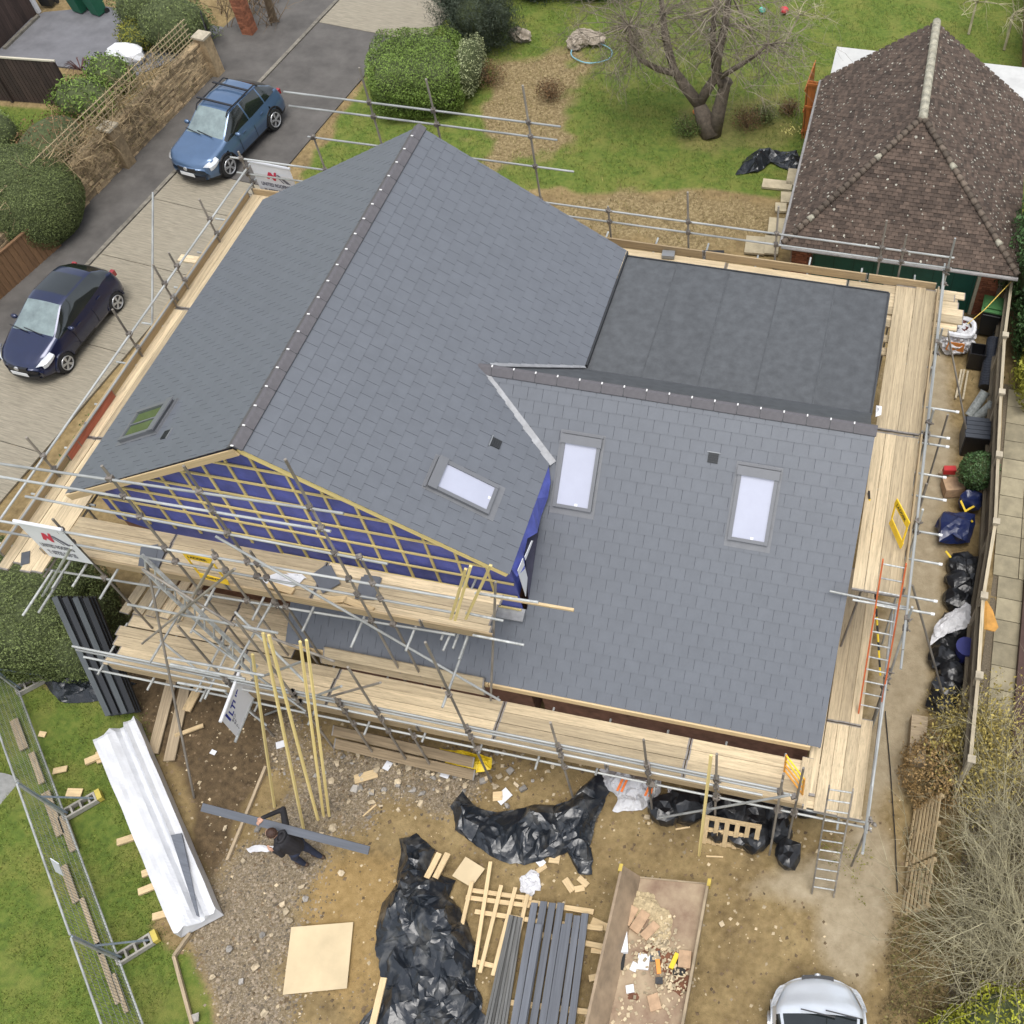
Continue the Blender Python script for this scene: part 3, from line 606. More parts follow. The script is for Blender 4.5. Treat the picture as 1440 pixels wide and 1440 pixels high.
# right
for y in (9.9, 7.7, 5.4, 2.9, .75): pipe('standard', (11.66, y, 0), (11.66, y, 5.5 if y < 9 else 6.1), scaf, galv_m); crossings.append(('p', 11.66, y, 0, 5.4))
rail((11.62, .1, 5.08), (11.6, 10.2, 5.08)); rail((11.66, -.1, 4.72), (11.66, 10.1, 4.75)); rail((11.62, 2.3, 2.9), (11.56, -2.5, 2.9)); rail((11.6, 2.3, 2.45), (11.6, -2.4, 2.45))
for p in ((1310, 517), (1344, 579), (1331, 616), (1330, 628), (1326, 671), (1326, 703), (1320, 752), (1320, 793), (1313, 845), (1309, 863)):
    t = at(*p, ZU-.1); rail((10.65, t.y, t.z), t, galv_m, 'transom'); pipe('tube_cap', t, t+V(.07, 0, 0), scaf, ends_m, .03)
rail((10.2, 1.36, ZU-.1), (11.7, 1.3, ZU-.1), galv_m, 'transom')
for y in (-2.3, .6): pipe('standard', (11.6, y, 0), (11.6, y, 3.0), scaf, rust_m); crossings.append(('p', 11.6, y, 0, 3))
for a, b in (((1283, 823), (1330, 990)), ((1325, 425), (1366, 642))):
    pipe('raker', on(*a, 0, 11.75), at(*b, 0), scaf, rust_m)
pipe('raker', on(1226, 790, 2, 4.3), on(1182, 910, 2, 2.0), scaf, rust_m)
for p in ((1333, 583), (1303, 680)): t = at(*p, 3.6); pipe('standard', (t.x, t.y, 0), t, scaf, rust_m)
# upper front
YF1 = -1.0
for p in ((74, 730), (143, 655), (258, 655), (401, 646), (298, 773), (352, 775), (505, 780)): pole(*p, 1, YF1)
def prail(a, b, y, m=None, name='guard_rail'): rail(on(*a, 1, y), on(*b, 1, y), m, name)
for a, b in (((-15, 650), (483, 722)), ((-15, 668), (465, 747)), ((36, 698), (545, 793)), ((-10, 731), (650, 843)), ((-10, 745), (640, 862)), ((655, 862), (708, 873)), ((665, 893), (737, 907)), ((668, 834), (757, 847)), ((30, 795), (640, 893))): prail(a, b, YF1-.05)
for x in np.arange(-4.4, 4.2, 1.02): rail((x, 0, ZU-.09), (x, -1.4-random.uniform(0, .35), ZU-.09), galv_m, 'transom')
for a, b in (((74, 802), (32, 866)), ((87, 810), (54, 862)), ((122, 793), (102, 825)), ((386, 841), (329, 940)), ((658, 896), (622, 995)), ((662, 800), (620, 900)), ((670, 813), (623, 915)), ((645, 890), (637, 912))):
    rail(at(*a, ZU-.14), at(*b, ZU-.14), galv_m, 'transom')
for a, b, z in (((261, 848), (210, 933), 3.4), ((318, 893), (276, 973), 2.2), ((326, 904), (288, 983), 2.2), ((300, 835), (268, 890), 3.4)): rail(at(*a, z), at(*b, z), galv_m, 'transom')
for a, b, z in (((236, 925), (372, 950), 1.9), ((240, 934), (345, 955), 1.7), ((250, 960), (318, 972), 1.3)): rail(on(*a, 1, -2.9), on(*b, 1, -2.9), galv_m, 'ledger')
pipe('brace', on(303, 754, 1, -1.12), on(703, 985, 1, -1.2), scaf, galv_m); pipe('brace', on(697, 818, 1, -.65), on(690, 985, 1, -1.15), scaf, rust_m)
pipe('raker', on(205, 785, 1, -1.1), at(273, 1122, 0), scaf, rust_m)
for a, b in (((60, 838), (100, 770)), ((200, 800), (330, 880)), ((200, 905), (330, 800)), ((250, 875), (300, 790)), ((180, 850), (390, 890)), ((270, 885), (430, 1000)), ((310, 870), (470, 930)), ((345, 960), (425, 930)), ((425, 990), (535, 960)), ((360, 1010), (480, 965)), ((330, 860), (430, 960)), ((225, 900), (375, 1020))):
    pipe('brace', on(*a, 1, -1.6), on(*b, 1, -2.2), scaf, rust_m if (a[0] % 3) else galv_m)
pipe('brace', on(928, 1150, 1, -2.4), on(1112, 1118, 1, -2.4), scaf, galv_m)
# lower front
YF2 = -2.12
for p in ((489, 938), (598, 903), (774, 1016), (905, 1040), (1008, 1060), (1102, 1088), (1130, 1080), (470, 980), (395, 955), (575, 1025), (250, 880), (330, 870)): pole(*p, 1, YF2)
for z, b in ((2.9, 9.9), (2.75, 10.1), (2.42, 9.6)): rail((-4.6, YF2+.05, z), (b, YF2+.05, z))
rail((-4.8, YF2+.04, ZL-.15), (11.75, YF2+.04, ZL-.15), galv_m, 'ledger'); rail((5, -1.95, ZL-.1), (11.7, -2.0, ZL-.1), galv_m, 'ledger')
for x in np.arange(-4.5, 11.5, 1.2): rail((x, -.95, ZL-.09), (x, -2.15-random.uniform(0, .2), ZL-.09), galv_m, 'transom')
pipe('raker', on(1100, 1098, 1, -2.2), at(1082, 1202, 0), scaf, rust_m)
pipe('raker', on(1240, 990, 0, 11.8), on(1213, 1200, 0, 11.4), scaf, galv_m)
cp = MB()
for t, *pp in [c_ for c_ in crossings if c_[0] == 'p']:
    x, y, z0, z1 = pp
    for _, a, b in [c_ for c_ in crossings if c_[0] == 'r']:
        d = b-a; L2 = d.x*d.x+d.y*d.y
        if L2 < .01: continue
        s = max(0, min(1, ((x-a.x)*d.x+(y-a.y)*d.y)/L2)); q = a+d*s
        if math.hypot(q.x-x, q.y-y) < .16 and z0 < q.z < z1+.05:
            cp.box(((q.x+x)/2, (q.y+y)/2, q.z), (.10, .10, .085), random.uniform(0, 1)); cp.box(((q.x+x)/2+.06, (q.y+y)/2-.04, q.z+.02), (.09, .022, .022), random.uniform(0, 3))
cp.build('coupler_clamps', coupler_m, scaf, kind='stuff')

# ------------------------------------------------------------------ lettering
def text(s, P, u, v, h, mat, parent, name='lettering', align='LEFT', sx=1):
    cu = bpy.data.curves.new(name, 'FONT'); cu.body = s; cu.size = h*1.42; cu.align_x = align; cu.materials.append(mat)
    cu.offset = .004*h/.1
    u, v = Vector(u).normalized(), Vector(v).normalized(); n_ = u.cross(v); v = n_.cross(u)
    t_ = bpy.data.objects.new('tmp', cu); COL.objects.link(t_)
    me_ = bpy.data.meshes.new_from_object(t_.evaluated_get(bpy.context.evaluated_depsgraph_get())); bpy.data.objects.remove(t_)
    return place(name, me_, parent, Matrix.Translation(Vector(P)+n_*.004) @ Matrix((u*sx, v, n_)).transposed().to_4x4())
ink_m = M('grey_ink', (.12, .12, .15), .6, .1); red_m = M('logo_red', (.55, .03, .07), .5, .1); navy_m = M('navy_ink', (.02, .03, .25), .6, .1)
def sheet_mesh(c, n_=10, m_=6, sag=.03, th=.006):
    """cloth between four corners, tl tr br bl"""
    tl, tr, br, bl = [Vector(p) for p in c]; nn = (tr-tl).cross(bl-tl).normalized(); mb = MB(); g = []
    for j in range(m_+1):
        for i in range(n_+1):
            s, t = i/n_, j/m_; p = (tl*(1-s)+tr*s)*(1-t)+(bl*(1-s)+br*s)*t
            g.append(p+nn*sag*math.sin(s*9+t*3)*math.sin(math.pi*s)*t)
    k = n_+1; mb.add(g, [(j*k+i, (j+1)*k+i, (j+1)*k+i+1, j*k+i+1) for j in range(m_) for i in range(n_)]); return mb
def roof_banner(c, label):
    tl, tr, br, bl = [Vector(p) for p in c]; u = (tr-tl).normalized(); v = (tl-bl).normalized(); w_ = (tr-tl).length; h_ = (tl-bl).length; nn = u.cross(v)
    b_ = thing('banner', tl, label, 'banner', 'roofing banners on the scaffold')
    sheet_mesh(c, sag=.0).build('sheet', white_m, b_)
    MB().tube([tl-u*.02+v*.01, tr+u*.02+v*.01], .034, 8).build('hem_roll', white_m, b_)
    q = lambda a, b2: tl+u*a*w_-v*b2*h_+nn*.006
    def flat(nm, pts, m): MB().prism([q(*p) for p in pts], nn*.003).build(nm, m, b_)
    flat('logo_roof', [(.3, .42), (.4, .22), (.46, .22), (.5, .32), (.55, .2), (.6, .2), (.52, .46), (.47, .46), (.42, .36), (.36, .44)], red_m)
    flat('logo_slope', [(.58, .26), (.64, .26), (.88, .5), (.78, .5)], ink_m); flat('logo_line', [(.555, .3), (.575, .3), (.72, .5), (.69, .5)], ink_m)
    text('UNITED ROOFING', q(.1, .66), u, v, .1*h_, ink_m, b_, sx=w_*.8/(14*.1*h_*.92)); text('T: 07725 500625', q(.12, .87), u, v, .11*h_, ink_m, b_, sx=w_*.74/(14*.11*h_*.8))
    return b_
Y9 = 9.99
c_ = [on(350, 227, 1, Y9), on(407, 238, 1, Y9)]; c_ += [V(c_[1].x, Y9, c_[1].z-1.0), V(c_[0].x, Y9, c_[0].z-1.0)]
roof_banner(c_, 'white roofing banner on the rear scaffold rail beside the blue parked car')
Y1 = -1.09
c_ = [on(21, 733, 1, Y1), on(86, 745, 1, Y1)]; c_ += [V(c_[1].x+.02, Y1, c_[1].z-1.2), V(c_[0].x+.02, Y1, c_[0].z-1.2)]
roof_banner(c_, 'white roofing banner at the front corner above the stacked black gutters')
# scaffolder's banner hung between two stub tubes
tl, tr = on(311, 1012, 2, 2.75), on(336, 946, 2, 2.75); vv = V(0, 0, -1); ub = (tr-tl).normalized()
bl, br = on(333, 1037, 2, 1.95), on(361, 972, 2, 1.95)
cb = thing('banner', tl, 'white banner with dark blue lettering hanging on the lower front scaffold', 'banner')
sheet_mesh([tl, tr, br, bl], sag=.0).build('sheet', white_m, cb); MB().tube([tl-ub*.05, tr+ub*.05], .035, 8).build('hem_roll', white_m, cb); MB().tube([bl-ub*.1, br+ub*.2], .03, 8).build('hem_tube', galv_m, cb)
W_, H_ = (tr-tl).length, (tl-bl).length; vb = (tl-bl).normalized(); q = lambda a, b2: tl+ub*a*W_-vb*b2*H_+ub.cross(vb)*.006
MB().prism([q(.12, .1), q(.17, .1), q(.17, .42), q(.12, .42)], ub.cross(vb)*.003).build('logo_bar', navy_m, cb)
text('LTUP', q(.22, .42), ub, vb, .24*H_, navy_m, cb, sx=W_*.6/(4*.24*H_*.95))
for k, (t_, a) in enumerate((('SCAFFOLDING', .56), ('07932 750000', .70), ('Domestic & Commercial', .83), ('01903 000000', .95))): text(t_, q(.16, a), ub, vb, .085*H_, ink_m, cb, sx=W_*.66/(len(t_)*.085*H_*.88))
# yellow ladder gates
yel_m = M('safety_yellow', (.85, .55, .02), .5, .08); blk_ink = M('black_ink', (.02, .02, .02), .6, .1)
def ladder_gate(c, label, flip=False, size=.062):
    tl, tr, br, bl = [Vector(p) for p in c]; u = (tr-tl).normalized(); v = (tl-bl).normalized(); nn = u.cross(v).normalized(); w_ = (tr-tl).length; h_ = (tl-bl).length
    g = thing('ladder_gate', bl, label, 'ladder gate', 'yellow ladder gates')
    def bar(nm, a, b2, t): MB().beam(a, b2, t, .02, nn).build(nm, yel_m, g)
    bar('top_panel', tl-v*.09, tr-v*.09, .18); bar('bottom_panel', bl+v*.09, br+v*.09, .18)
    bar('side_bar', tl-v*.18+u*.02, bl+v*.18+u*.02, .035); bar('side_bar', tr-v*.18-u*.02, br+v*.18-u*.02, .035)
    text('LADDER', tl+u*w_*.12-v*.125+nn*.012, u, v, .075, blk_ink, g, sx=w_*.72/(6*.075*.95)); text('POINT', bl+u*w_*.16+v*.055+nn*.012, u, v, .075, blk_ink, g, sx=w_*.66/(5*.075*.95))
    return g
ladder_gate([on(256, 777, 1, -.99), on(296, 786, 1, -.99), on(324, 823, 1, -.99), on(283, 812, 1, -.99)], 'yellow ladder gate standing on the upper front walkway beside a pole')
ladder_gate([on(1261, 700, 2, 5.4), on(1279, 734, 2, 5.4), on(1267, 773, 2, 4.75), on(1251, 737, 2, 4.75)], 'yellow ladder gate on the right walkway at the head of the orange ladder')
lg = thing('ladder_gate', on(1100, 1090, 2, 1.95), 'small orange yellow barred gate at the head of the grey ladder', 'ladder gate', 'yellow ladder gates')
orange_m = M('gate_orange', (.7, .3, .02), .5, .1)
a0, a1 = on(1103, 1085, 2, 2.0), on(1128, 1118, 2, 2.0); b0, b1 = on(1106, 1062, 2, 2.95), on(1131, 1095, 2, 2.95)
for s in (a0, b0), (a1, b1): MB().beam(s[0], s[1], .035, .03).build('post', orange_m, lg)
for t in (0.08, .4, .7, .97): MB().beam(a0.lerp(b0, t), a1.lerp(b1, t), .03, .022).build('bar', yel_m if t > .6 else orange_m, lg)
# ------------------------------------------------------------------ ladders
def ladder(p0, p1, side, w_, mat, rung_m, n_, label, name='ladder', r=.028):
    p0, p1, s_ = Vector(p0), Vector(p1), Vector(side).normalized()*w_/2; g = thing(name, p0, label, 'ladder')
    for k in (-1, 1): MB().beam(p0+s_*k, p1+s_*k, .03, .07, s_.cross(p1-p0)).build('stile', mat, g)
    for i in range(n_): p = p0.lerp(p1, (i+.7)/n_); pipe('rung', p-s_, p+s_, g, rung_m, .016)
    return g
orl_m = M('orange_fibreglass', (.5, .11, .03), .6, .25, 8)
ladder(at(1222, 1005, ZL+.08), at(1258, 790, ZU+1.0), (1, -.02, 0), .42, orl_m, galv_m, 12, 'orange ladder between the lower and upper right walkways')
ladder(at(1157, 1258, 0), at(1183, 1108, ZL+1.0), (1, .05, 0), .44, rust_m, galv_m, 11, 'grey ladder leaning on the front right scaffold corner from the yard')
ladder(on(362, 947, 1, -2.0), on(200, 790, 1, -1.2), (.15, .3, .8), .34, galv_m, galv_m, 12, 'grey ladder tilted among the crossing tubes at the left front')
# striped pole across the orange ladder
hz_m = M('hazard_yellow', (.72, .5, .02), .5, .1)
a, b = on(1222, 690, 2, ZU+.1), on(1238, 950, 2, 2.6); sp = thing('hazard_pole', b, 'yellow and black striped pole lying along the orange ladder', 'pole')
for i in range(22):
    o = MB().tube([a.lerp(b, i/22), a.lerp(b, (i+1)/22)], .022, 8).build('stripe', hz_m if i % 2 else blk_ink, sp)
# things lying on the walkways
def chip_board(px, py, z, w_, d_, h_, rz, mat, name, label, cat, group=None):
    p = at(px, py, z); o = MB().box((0, 0, h_/2), (w_, d_, h_)).build(name, mat, None); o.location = p; o.rotation_euler = (0, 0, rz); return tag(o, label, cat, group)
slab_m2 = M('slate_offcut', (.07, .075, .085), .6, .15, 8)
def slate_pile(px, py, z, n_, label, rz=0):
    p = at(px, py, z); g = thing('slate_stack', p, label, 'slates', 'slates left on the walkways')
    for i in range(n_): place('slate', None or slate_mesh, g, Matrix.Translation(p+V(random.uniform(-.05, .05), random.uniform(-.05, .05), i*.009)) @ Matrix.Rotation(rz+random.uniform(-.25, .25), 4, 'Z') @ Matrix.Diagonal((1.1, 1.6, 1, 1)))
slate_pile(196, 800, ZU, 3, 'few dark slates beside the tube ends on the left front walkway', .4)
slate_pile(455, 835, ZU, 4, 'stack of dark slates by the timber offcuts on the upper front walkway', .9)
slate_pile(500, 842, ZU, 3, 'loose slates right of the timber offcuts on the upper front walkway', .2)
def cloth_sheet(pts, z, name, label, cat, mat, seed=1, amp=.05, h=.02):
    c0 = sum((Vector(p) for p in pts), V(0, 0, 0))/len(pts)
    mb = MB(); n_ = len(pts); ring = [Vector(p) for p in pts]; vs_ = [c0+V(0, 0, h+amp)]
    for t in (.35, .7, 1.0):
        for i, p in enumerate(ring):
            q_ = c0.lerp(p, t); vs_.append(q_+V(0, 0, h+amp*(1-t)*.5+amp*mnoise.noise(q_*5+V(seed, 0, 0))*(1.2-t)))
    f_ = [(0, 1+i, 1+(i+1) % n_) for i in range(n_)]+[(1+k*n_+i, 1+(k+1)*n_+i, 1+(k+1)*n_+(i+1) % n_, 1+k*n_+(i+1) % n_) for k in (0, 1) for i in range(n_)]
    mb.add(vs_, f_); o = mb.build(name, mat); return tag(o, label, cat)
cloth_sheet([at(*p, ZU) for p in ((366, 815), (390, 806), (430, 812), (420, 823), (405, 829), (380, 825))], ZU, 'plastic_sheet', 'crumpled white plastic sheet on the upper front walkway', 'plastic sheet', white_m)
cloth_sheet([at(*p, ZU) for p in ((403, 806), (425, 808), (432, 814), (412, 812))], ZU, 'plastic_scrap', 'small white plastic scrap at the back of the upper front walkway', 'plastic scrap', white_m, 2, .04)
for k, (px, py, L_, rz, lab) in enumerate(((470, 845, .5, .3, 'short pale timber offcut left of the slates on the walkway'), (505, 852, .62, -.2, 'long pale timber offcut lying beside the toe board'), (395, 828, .55, -.1, 'pale timber offcut beneath the crumpled white sheet'))):
    chip_board(px, py, ZU, L_, .14, .05, rz, newwood_m, 'timber_offcut', lab, 'timber', 'timber offcuts on the walkways')
chip_board(36, 785, ZU, .16, .3, .012, .5, slab_m2, 'slate_offcut', 'single grey slate piece on the projecting left boards', 'slate')
pipe_t = MB().beam(on(690, 838, 1, -.7), on(807, 858, 1, -.7), .05, .045).build('batten', newwood_m); tag(pipe_t, 'pale timber batten sticking out past the upper front walkway end', 'batten')
st = thing('timber_bundle', on(640, 900, 1, -1.2), 'few upright raw battens tied at the right end of the front walkway', 'timber')
for k, (a, b) in enumerate((((662, 796), (640, 872)), ((655, 800), (634, 870)), ((690, 795), (655, 870)))): plank('batten', on(*b, 1, -1.12), on(*a, 1, -1.12), .05, .04, st, batten_m, up=(0, 1, 0))
for (px, py, w_, d_, rz, m, nm, lab) in ((1002, 358, .55, .1, .2, black_m, 'nail_gun', 'dark hand tool lying on the rear walkway by the flat roof'), (940, 360, .3, .2, .1, alu_m, 'tin', 'small grey tin on the rear walkway beside the main roof')):
    chip_board(px, py, ZU, w_, d_, .09, rz, m, nm, lab, 'tool' if nm == 'nail_gun' else 'tin')
cloth_sheet([at(*p, 5.0) for p in ((1232, 571), (1240, 572), (1239, 584), (1231, 587))], 5, 'plastic_bottle', 'small pale plastic wrapper at the corner of the flat roof', 'wrapper', white_m, 4, .06)
# ================================================================== cars
tyre_m = M('tyre_rubber', (.018, .018, .018), .85, .2, 10); alloy_m = M('alloy', (.62, .63, .64), .3, .08, 6, metal=.7)
carglass_m = M('car_glass', (.012, .016, .016), .05, .2, 3, spec=.8, coat=.4); screen_m = M('windscreen_glass', (.17, .22, .215), .06, .35, 2.2, spec=1.0, coat=1)
lamp_m = M('headlamp', (.6, .63, .66), .12, .25, 14, spec=1, coat=1); tail_m = M('tail_lamp', (.28, .01, .012), .2, .1, 8, coat=1); trim_m = M('car_trim', (.015, .015, .017), .45, .2, 6); plate_m = M('number_plate', (.75, .76, .76), .4, .06, 6)
def make_car(label, P, rz, paint, keys, wb, fo, W, wr=.33, roof=None, rails=False, dark_screen=False, plate='', grp=None):
    """P = middle of the car on the ground, rz turns its nose (local +y). keys: (y, sill_w, mid_w, belt_w, roof_w, z_belt, z_top, kind)"""
    car = thing('car', P, label, 'car', grp, rz)
    ys = [k[0] for k in keys]; dens = []
    for i in range(len(ys)-1):
        n_ = max(2, int(abs(ys[i+1]-ys[i])/.055)); dens += [ys[i]+(ys[i+1]-ys[i])*t/n_ for t in range(n_)]
    dens.append(ys[-1]); A = np.array([k[:7] for k in keys], float); order = np.argsort(A[:, 0]); A = A[order]; kinds = [keys[i][7] for i in order]
    yy = np.array(sorted(dens)); prof = [np.interp(yy, A[:, 0], A[:, c]) for c in range(1, 7)]
    ker = np.array([.2, .6, .2])
    prof = [np.concatenate([[p[0]], np.convolve(p, ker, 'valid'), [p[-1]]]) for p in prof]
    sw, mw, bw, rw, zb, zt = prof; L0, L1 = A[0, 0], A[-1, 0]
    def kind(y): return kinds[max(0, min(len(kinds)-1, int(np.searchsorted(A[:, 0], y, 'right'))))]
    def bend(v):
        t = max(0, min(1, (v[1]-(L1-1.1))/1.1)); t2 = max(0, min(1, (L0+.7-v[1])/.7)); k_ = (abs(v[0])/(W/2))**2.2
        return (v[0], v[1]-.30*k_*t*t+.14*k_*t2*t2, v[2])
    rows = []
    for i, y in enumerate(yy):
        e = min((y-L0), (L1-y)); zs = .2+.10*max(0, 1-e/.35)
        zm = zs+(zb[i]-zs)*.55
        pts = [(sw[i]*.9, zs)]
        for t in (.12, .3, .5, .7, .88): pts.append((sw[i]+(mw[i]-sw[i])*math.sin(t*math.pi/2), zs+(zm-zs)*t))
        pts += [(mw[i], zm), (mw[i]*.6+bw[i]*.4, zm+(zb[i]-zm)*.55), (bw[i]+.012, zb[i]-.05), (bw[i], zb[i])]
        for t in (.25, .5, .75): pts.append((bw[i]+(rw[i]-bw[i])*t+.018*math.sin(math.pi*t), zb[i]+(zt[i]-.05*min(1, (zt[i]-zb[i])/.2)-zb[i])*t))
        z1 = zt[i]-.05*min(1, (zt[i]-zb[i])/.2)
        pts += [(rw[i], z1), (rw[i]*.93, z1+.02*min(1, (zt[i]-zb[i])/.2)), (rw[i]*.75, zt[i]-.018), (rw[i]*.45, zt[i]-.005), (rw[i]*.15, zt[i])]
        rows.append(pts)
    nr = len(rows[0]); ring = nr*2
    vs_ = []
    for i, y in enumerate(yy):
        r_ = rows[i]; vs_ += [(x, y, z) for x, z in r_]+[(-x, y, z) for x, z in r_[::-1]]
    vs_ = [bend(v) for v in vs_]
    wy = (L1-fo, L1-fo-wb)
    groups = {}
    def put(nm, f): groups.setdefault(nm, []).append(f)
    for i in range(len(yy)-1):
        ym = (yy[i]+yy[i+1])/2; kd_ = kind(ym)
        for j in range(ring-1):
            jj = j if j < nr else ring-2-j; jj = min(jj, nr-1)
            f = (i*ring+j, (i+1)*ring+j, (i+1)*ring+j+1, i*ring+j+1)
            c_ = (np.array(vs_[f[0]])+np.array(vs_[f[2]]))/2
            side = 1 if j < nr-1 else -1
            if jj <= 6 and any((ym-w_)**2+(c_[2]-wr)**2 < (wr+.045)**2 for w_ in wy): continue
            if j == nr-1: jj = nr-1
            nm = 'body'
            if kd_ == 'screen' and jj >= 14: nm = 'windscreen'
            elif kd_ == 'rear' and jj >= 14: nm = 'rear_window'
            elif kd_ in ('cabin', 'screen', 'rear') and 9 <= jj <= 12 and c_[2] > np.interp(ym, yy, zb)+.015:
                nm = 'side_window' if side > 0 else 'side_window_b'
                if any(abs(ym-b_) < .035 for b_ in (roof or ())) : nm = 'body'
                if kd_ == 'screen' and jj < 10: nm = 'side_window' if side > 0 else 'side_window_b'
            elif kd_ == 'panoroof' : nm = 'roof_panel' if jj >= 14 else ('side_window' if side > 0 else 'side_window_b') if 9 <= jj <= 12 else 'body'
            elif jj <= 1: nm = 'sill'
            put(nm, f)
    caps = [tuple(range(ring))[::-1], tuple((len(yy)-1)*ring+k for k in range(ring))]
    groups['body'] += caps
    # bottom
    groups['sill'] += [(i*ring, i*ring+ring-1, (i+1)*ring+ring-1, (i+1)*ring) for i in range(len(yy)-1)]
    mats = {'body': paint, 'windscreen': carglass_m if dark_screen else screen_m, 'rear_window': carglass_m, 'side_window': carglass_m, 'side_window_b': carglass_m, 'sill': trim_m, 'roof_panel': carglass_m}
    for nm, fs in groups.items():
        used = sorted({k for f in fs for k in f}); mp = {k: i for i, k in enumerate(used)}
        mb = MB(); mb.add([vs_[k] for k in used], [tuple(mp[k] for k in f) for f in fs]); mb.build(nm.replace('_b', ''), mats[nm], car, smooth=True, local=True)
    for w_ in wy:
        for s in (-1, 1):
            xw = s*(W/2-.10)
            wh = MB().tube([(xw-s*.1, w_, wr), (xw-s*.09, w_, wr), (xw+s*.085, w_, wr), (xw+s*.10, w_, wr)], [wr-.03, wr, wr, wr-.03], 28).build('wheel', tyre_m, car, local=True)
            rim = MB().tube([(xw+s*.095, w_, wr), (xw+s*.108, w_, wr)], [wr*.70, wr*.68], 24)
            dk = MB().tube([(xw+s*.100, w_, wr), (xw+s*.109, w_, wr)], wr*.6, 20).build('rim_shadow', trim_m, wh, local=True)
            for k in range(5):
                a_ = k*2*math.pi/5+.3
                for da in (-.13, .13):
                    rim.beam((xw+s*.112, w_, wr), (xw+s*.112, w_+math.cos(a_+da)*wr*.64, wr+math.sin(a_+da)*wr*.64), .035, .012, (s, 0, 0))
            rim.tube([(xw+s*.1, w_, wr), (xw+s*.122, w_, wr)], .045, 10)
            for k in range(24):
                a0_, a1_ = k*math.pi/12, (k+1)*math.pi/12
                rim.beam((xw+s*.113, w_+math.cos(a0_)*wr*.66, wr+math.sin(a0_)*wr*.66), (xw+s*.113, w_+math.cos(a1_)*wr*.66, wr+math.sin(a1_)*wr*.66), .014, .03, (s, 0, 0))
            rim.build('rim', alloy_m, wh, local=True)
            arch = MB()
            for k in range(17):
                a0_, a1_ = math.pi*k/17-.02, math.pi*(k+1)/17+.02; rr = wr+.055
                arch.beam((s*(W/2-.03), w_+math.cos(a0_)*rr, wr+math.sin(a0_)*rr), (s*(W/2-.03), w_+math.cos(a1_)*rr, wr+math.sin(a1_)*rr), .055, .05, (s, 0, 0))
            arch.build('wheel_arch', trim_m if rails else paint, car, local=True)
            MB().tube([(s*(W/2-.42), w_, wr), (s*(W/2-.12), w_, wr)], wr+.06, 20).build('wheel_well', trim_m, car, local=True)
    def at_y(y, k): return float(np.interp(y, yy, prof[k]))
    # front: grille, plate, bumper slot, lamps, badge
    f_y = L1
    def fbox(w_, dy, z, t, h):
        mb = MB(); xs = [-w_/2+w_*k/8 for k in range(9)]
        a = [bend((x, f_y+dy+t/2, z+sz*h/2)) for sz in (-1, 1) for x in xs]; b2 = [(x, y-t, z_) for x, y, z_ in a]
        mb.add(a+b2, [(k, k+9, k+10, k+1) for k in range(8)]+[(k+9, k+27, k+28, k+10) for k in range(8)]); return mb
    hw = at_y(L1-.02, 1)
    fbox(hw*.9, -.02, .62, .08, .13).build('grille', trim_m, car, local=True)
    fbox(hw*1.5, -.015, .33, .08, .12).build('air_intake', trim_m, car, local=True)
    pl = MB().box((0, f_y+.025, .47), (.52, .015, .115)).build('number_plate', plate_m, car, local=True)
    for s in (-1, 1):
        ya, yb = f_y-.04, f_y-.52; mb = MB(); n_ = 8; g1, g2, g3 = [], [], []
        for k in range(n_+1):
            y = ya+(yb-ya)*k/n_; xo = at_y(y, 1)+.012; zc = .68+.12*k/n_; hh = .085*(1-.55*k/n_)
            xi = max(.44, xo-.34+.3*k/n_)
            top = (xi, y, min(zc+hh, at_y(y, 5)+.03)+.004)
            g1.append((s*xo, y-.0, zc-hh)); g2.append((s*(xo+.004), y, zc+hh*.5)); g3.append((s*max(.4, xo-.17*(1-.5*k/n_)), y, at_y(y, 5)*.3+.7*min(zc+hh+.03, at_y(y, 5))+.012))
        mb.add(g1+g2+g3, [(r_*(n_+1)+k, r_*(n_+1)+k+1, (r_+1)*(n_+1)+k+1, (r_+1)*(n_+1)+k) if s < 0 else (r_*(n_+1)+k, (r_+1)*(n_+1)+k, (r_+1)*(n_+1)+k+1, r_*(n_+1)+k+1) for r_ in (0, 1) for k in range(n_)])
        mb.v = [bend(v) for v in mb.v]; mb.build('headlight', lamp_m, car, local=True)
        MB().box((s*(at_y(L0+.1, 2)-.05), L0+.12, .86), (.12, .16, .17)).build('tail_light', tail_m, car, local=True)
        cw = [k[0] for k in keys if k[7] == 'screen']; y_m = max(cw)-.42 if cw else .5
        mir = MB().ell((s*(W/2+.06), y_m, at_y(y_m, 4)+.06), (.11, .07, .075), 10, 6).build('wing_mirror', paint, car, True, local=True)
        MB().box((s*(W/2-.0), y_m, at_y(y_m, 4)+.02), (.12, .05, .03)).build('mirror_arm', trim_m, mir, local=True)
        for y in (.15, -.85): MB().box((s*(at_y(y, 1)*.6+at_y(y, 2)*.4+.012), y, at_y(y, 4)-.13), (.02, .16, .028)).build('door_handle', paint, car, local=True)
        for y in ((y_m-.05, -.32, -1.2) if rails else (y_m-.05, -.45)):
            mb = MB()
            for z0, z1 in ((.3, .45), (.45, .6), (.6, .8)):
                mb.box((s*(at_y(y, 1)+.001), y, (z0+z1)/2), (.006, .012, z1-z0))
            mb.build('door_gap', trim_m, car, local=True)
    ys_ = [k[0] for k in keys if k[7] == 'screen']; yc_ = max(ys_)
    for s, x in ((1, .1), (-1, -.35)): MB().beam((x, yc_+.52-.46, at_y(yc_, 5)+.035), (x+.62, yc_-.05, at_y(yc_-.05, 5)+.03), .02, .02).build('wiper', trim_m, car, local=True)
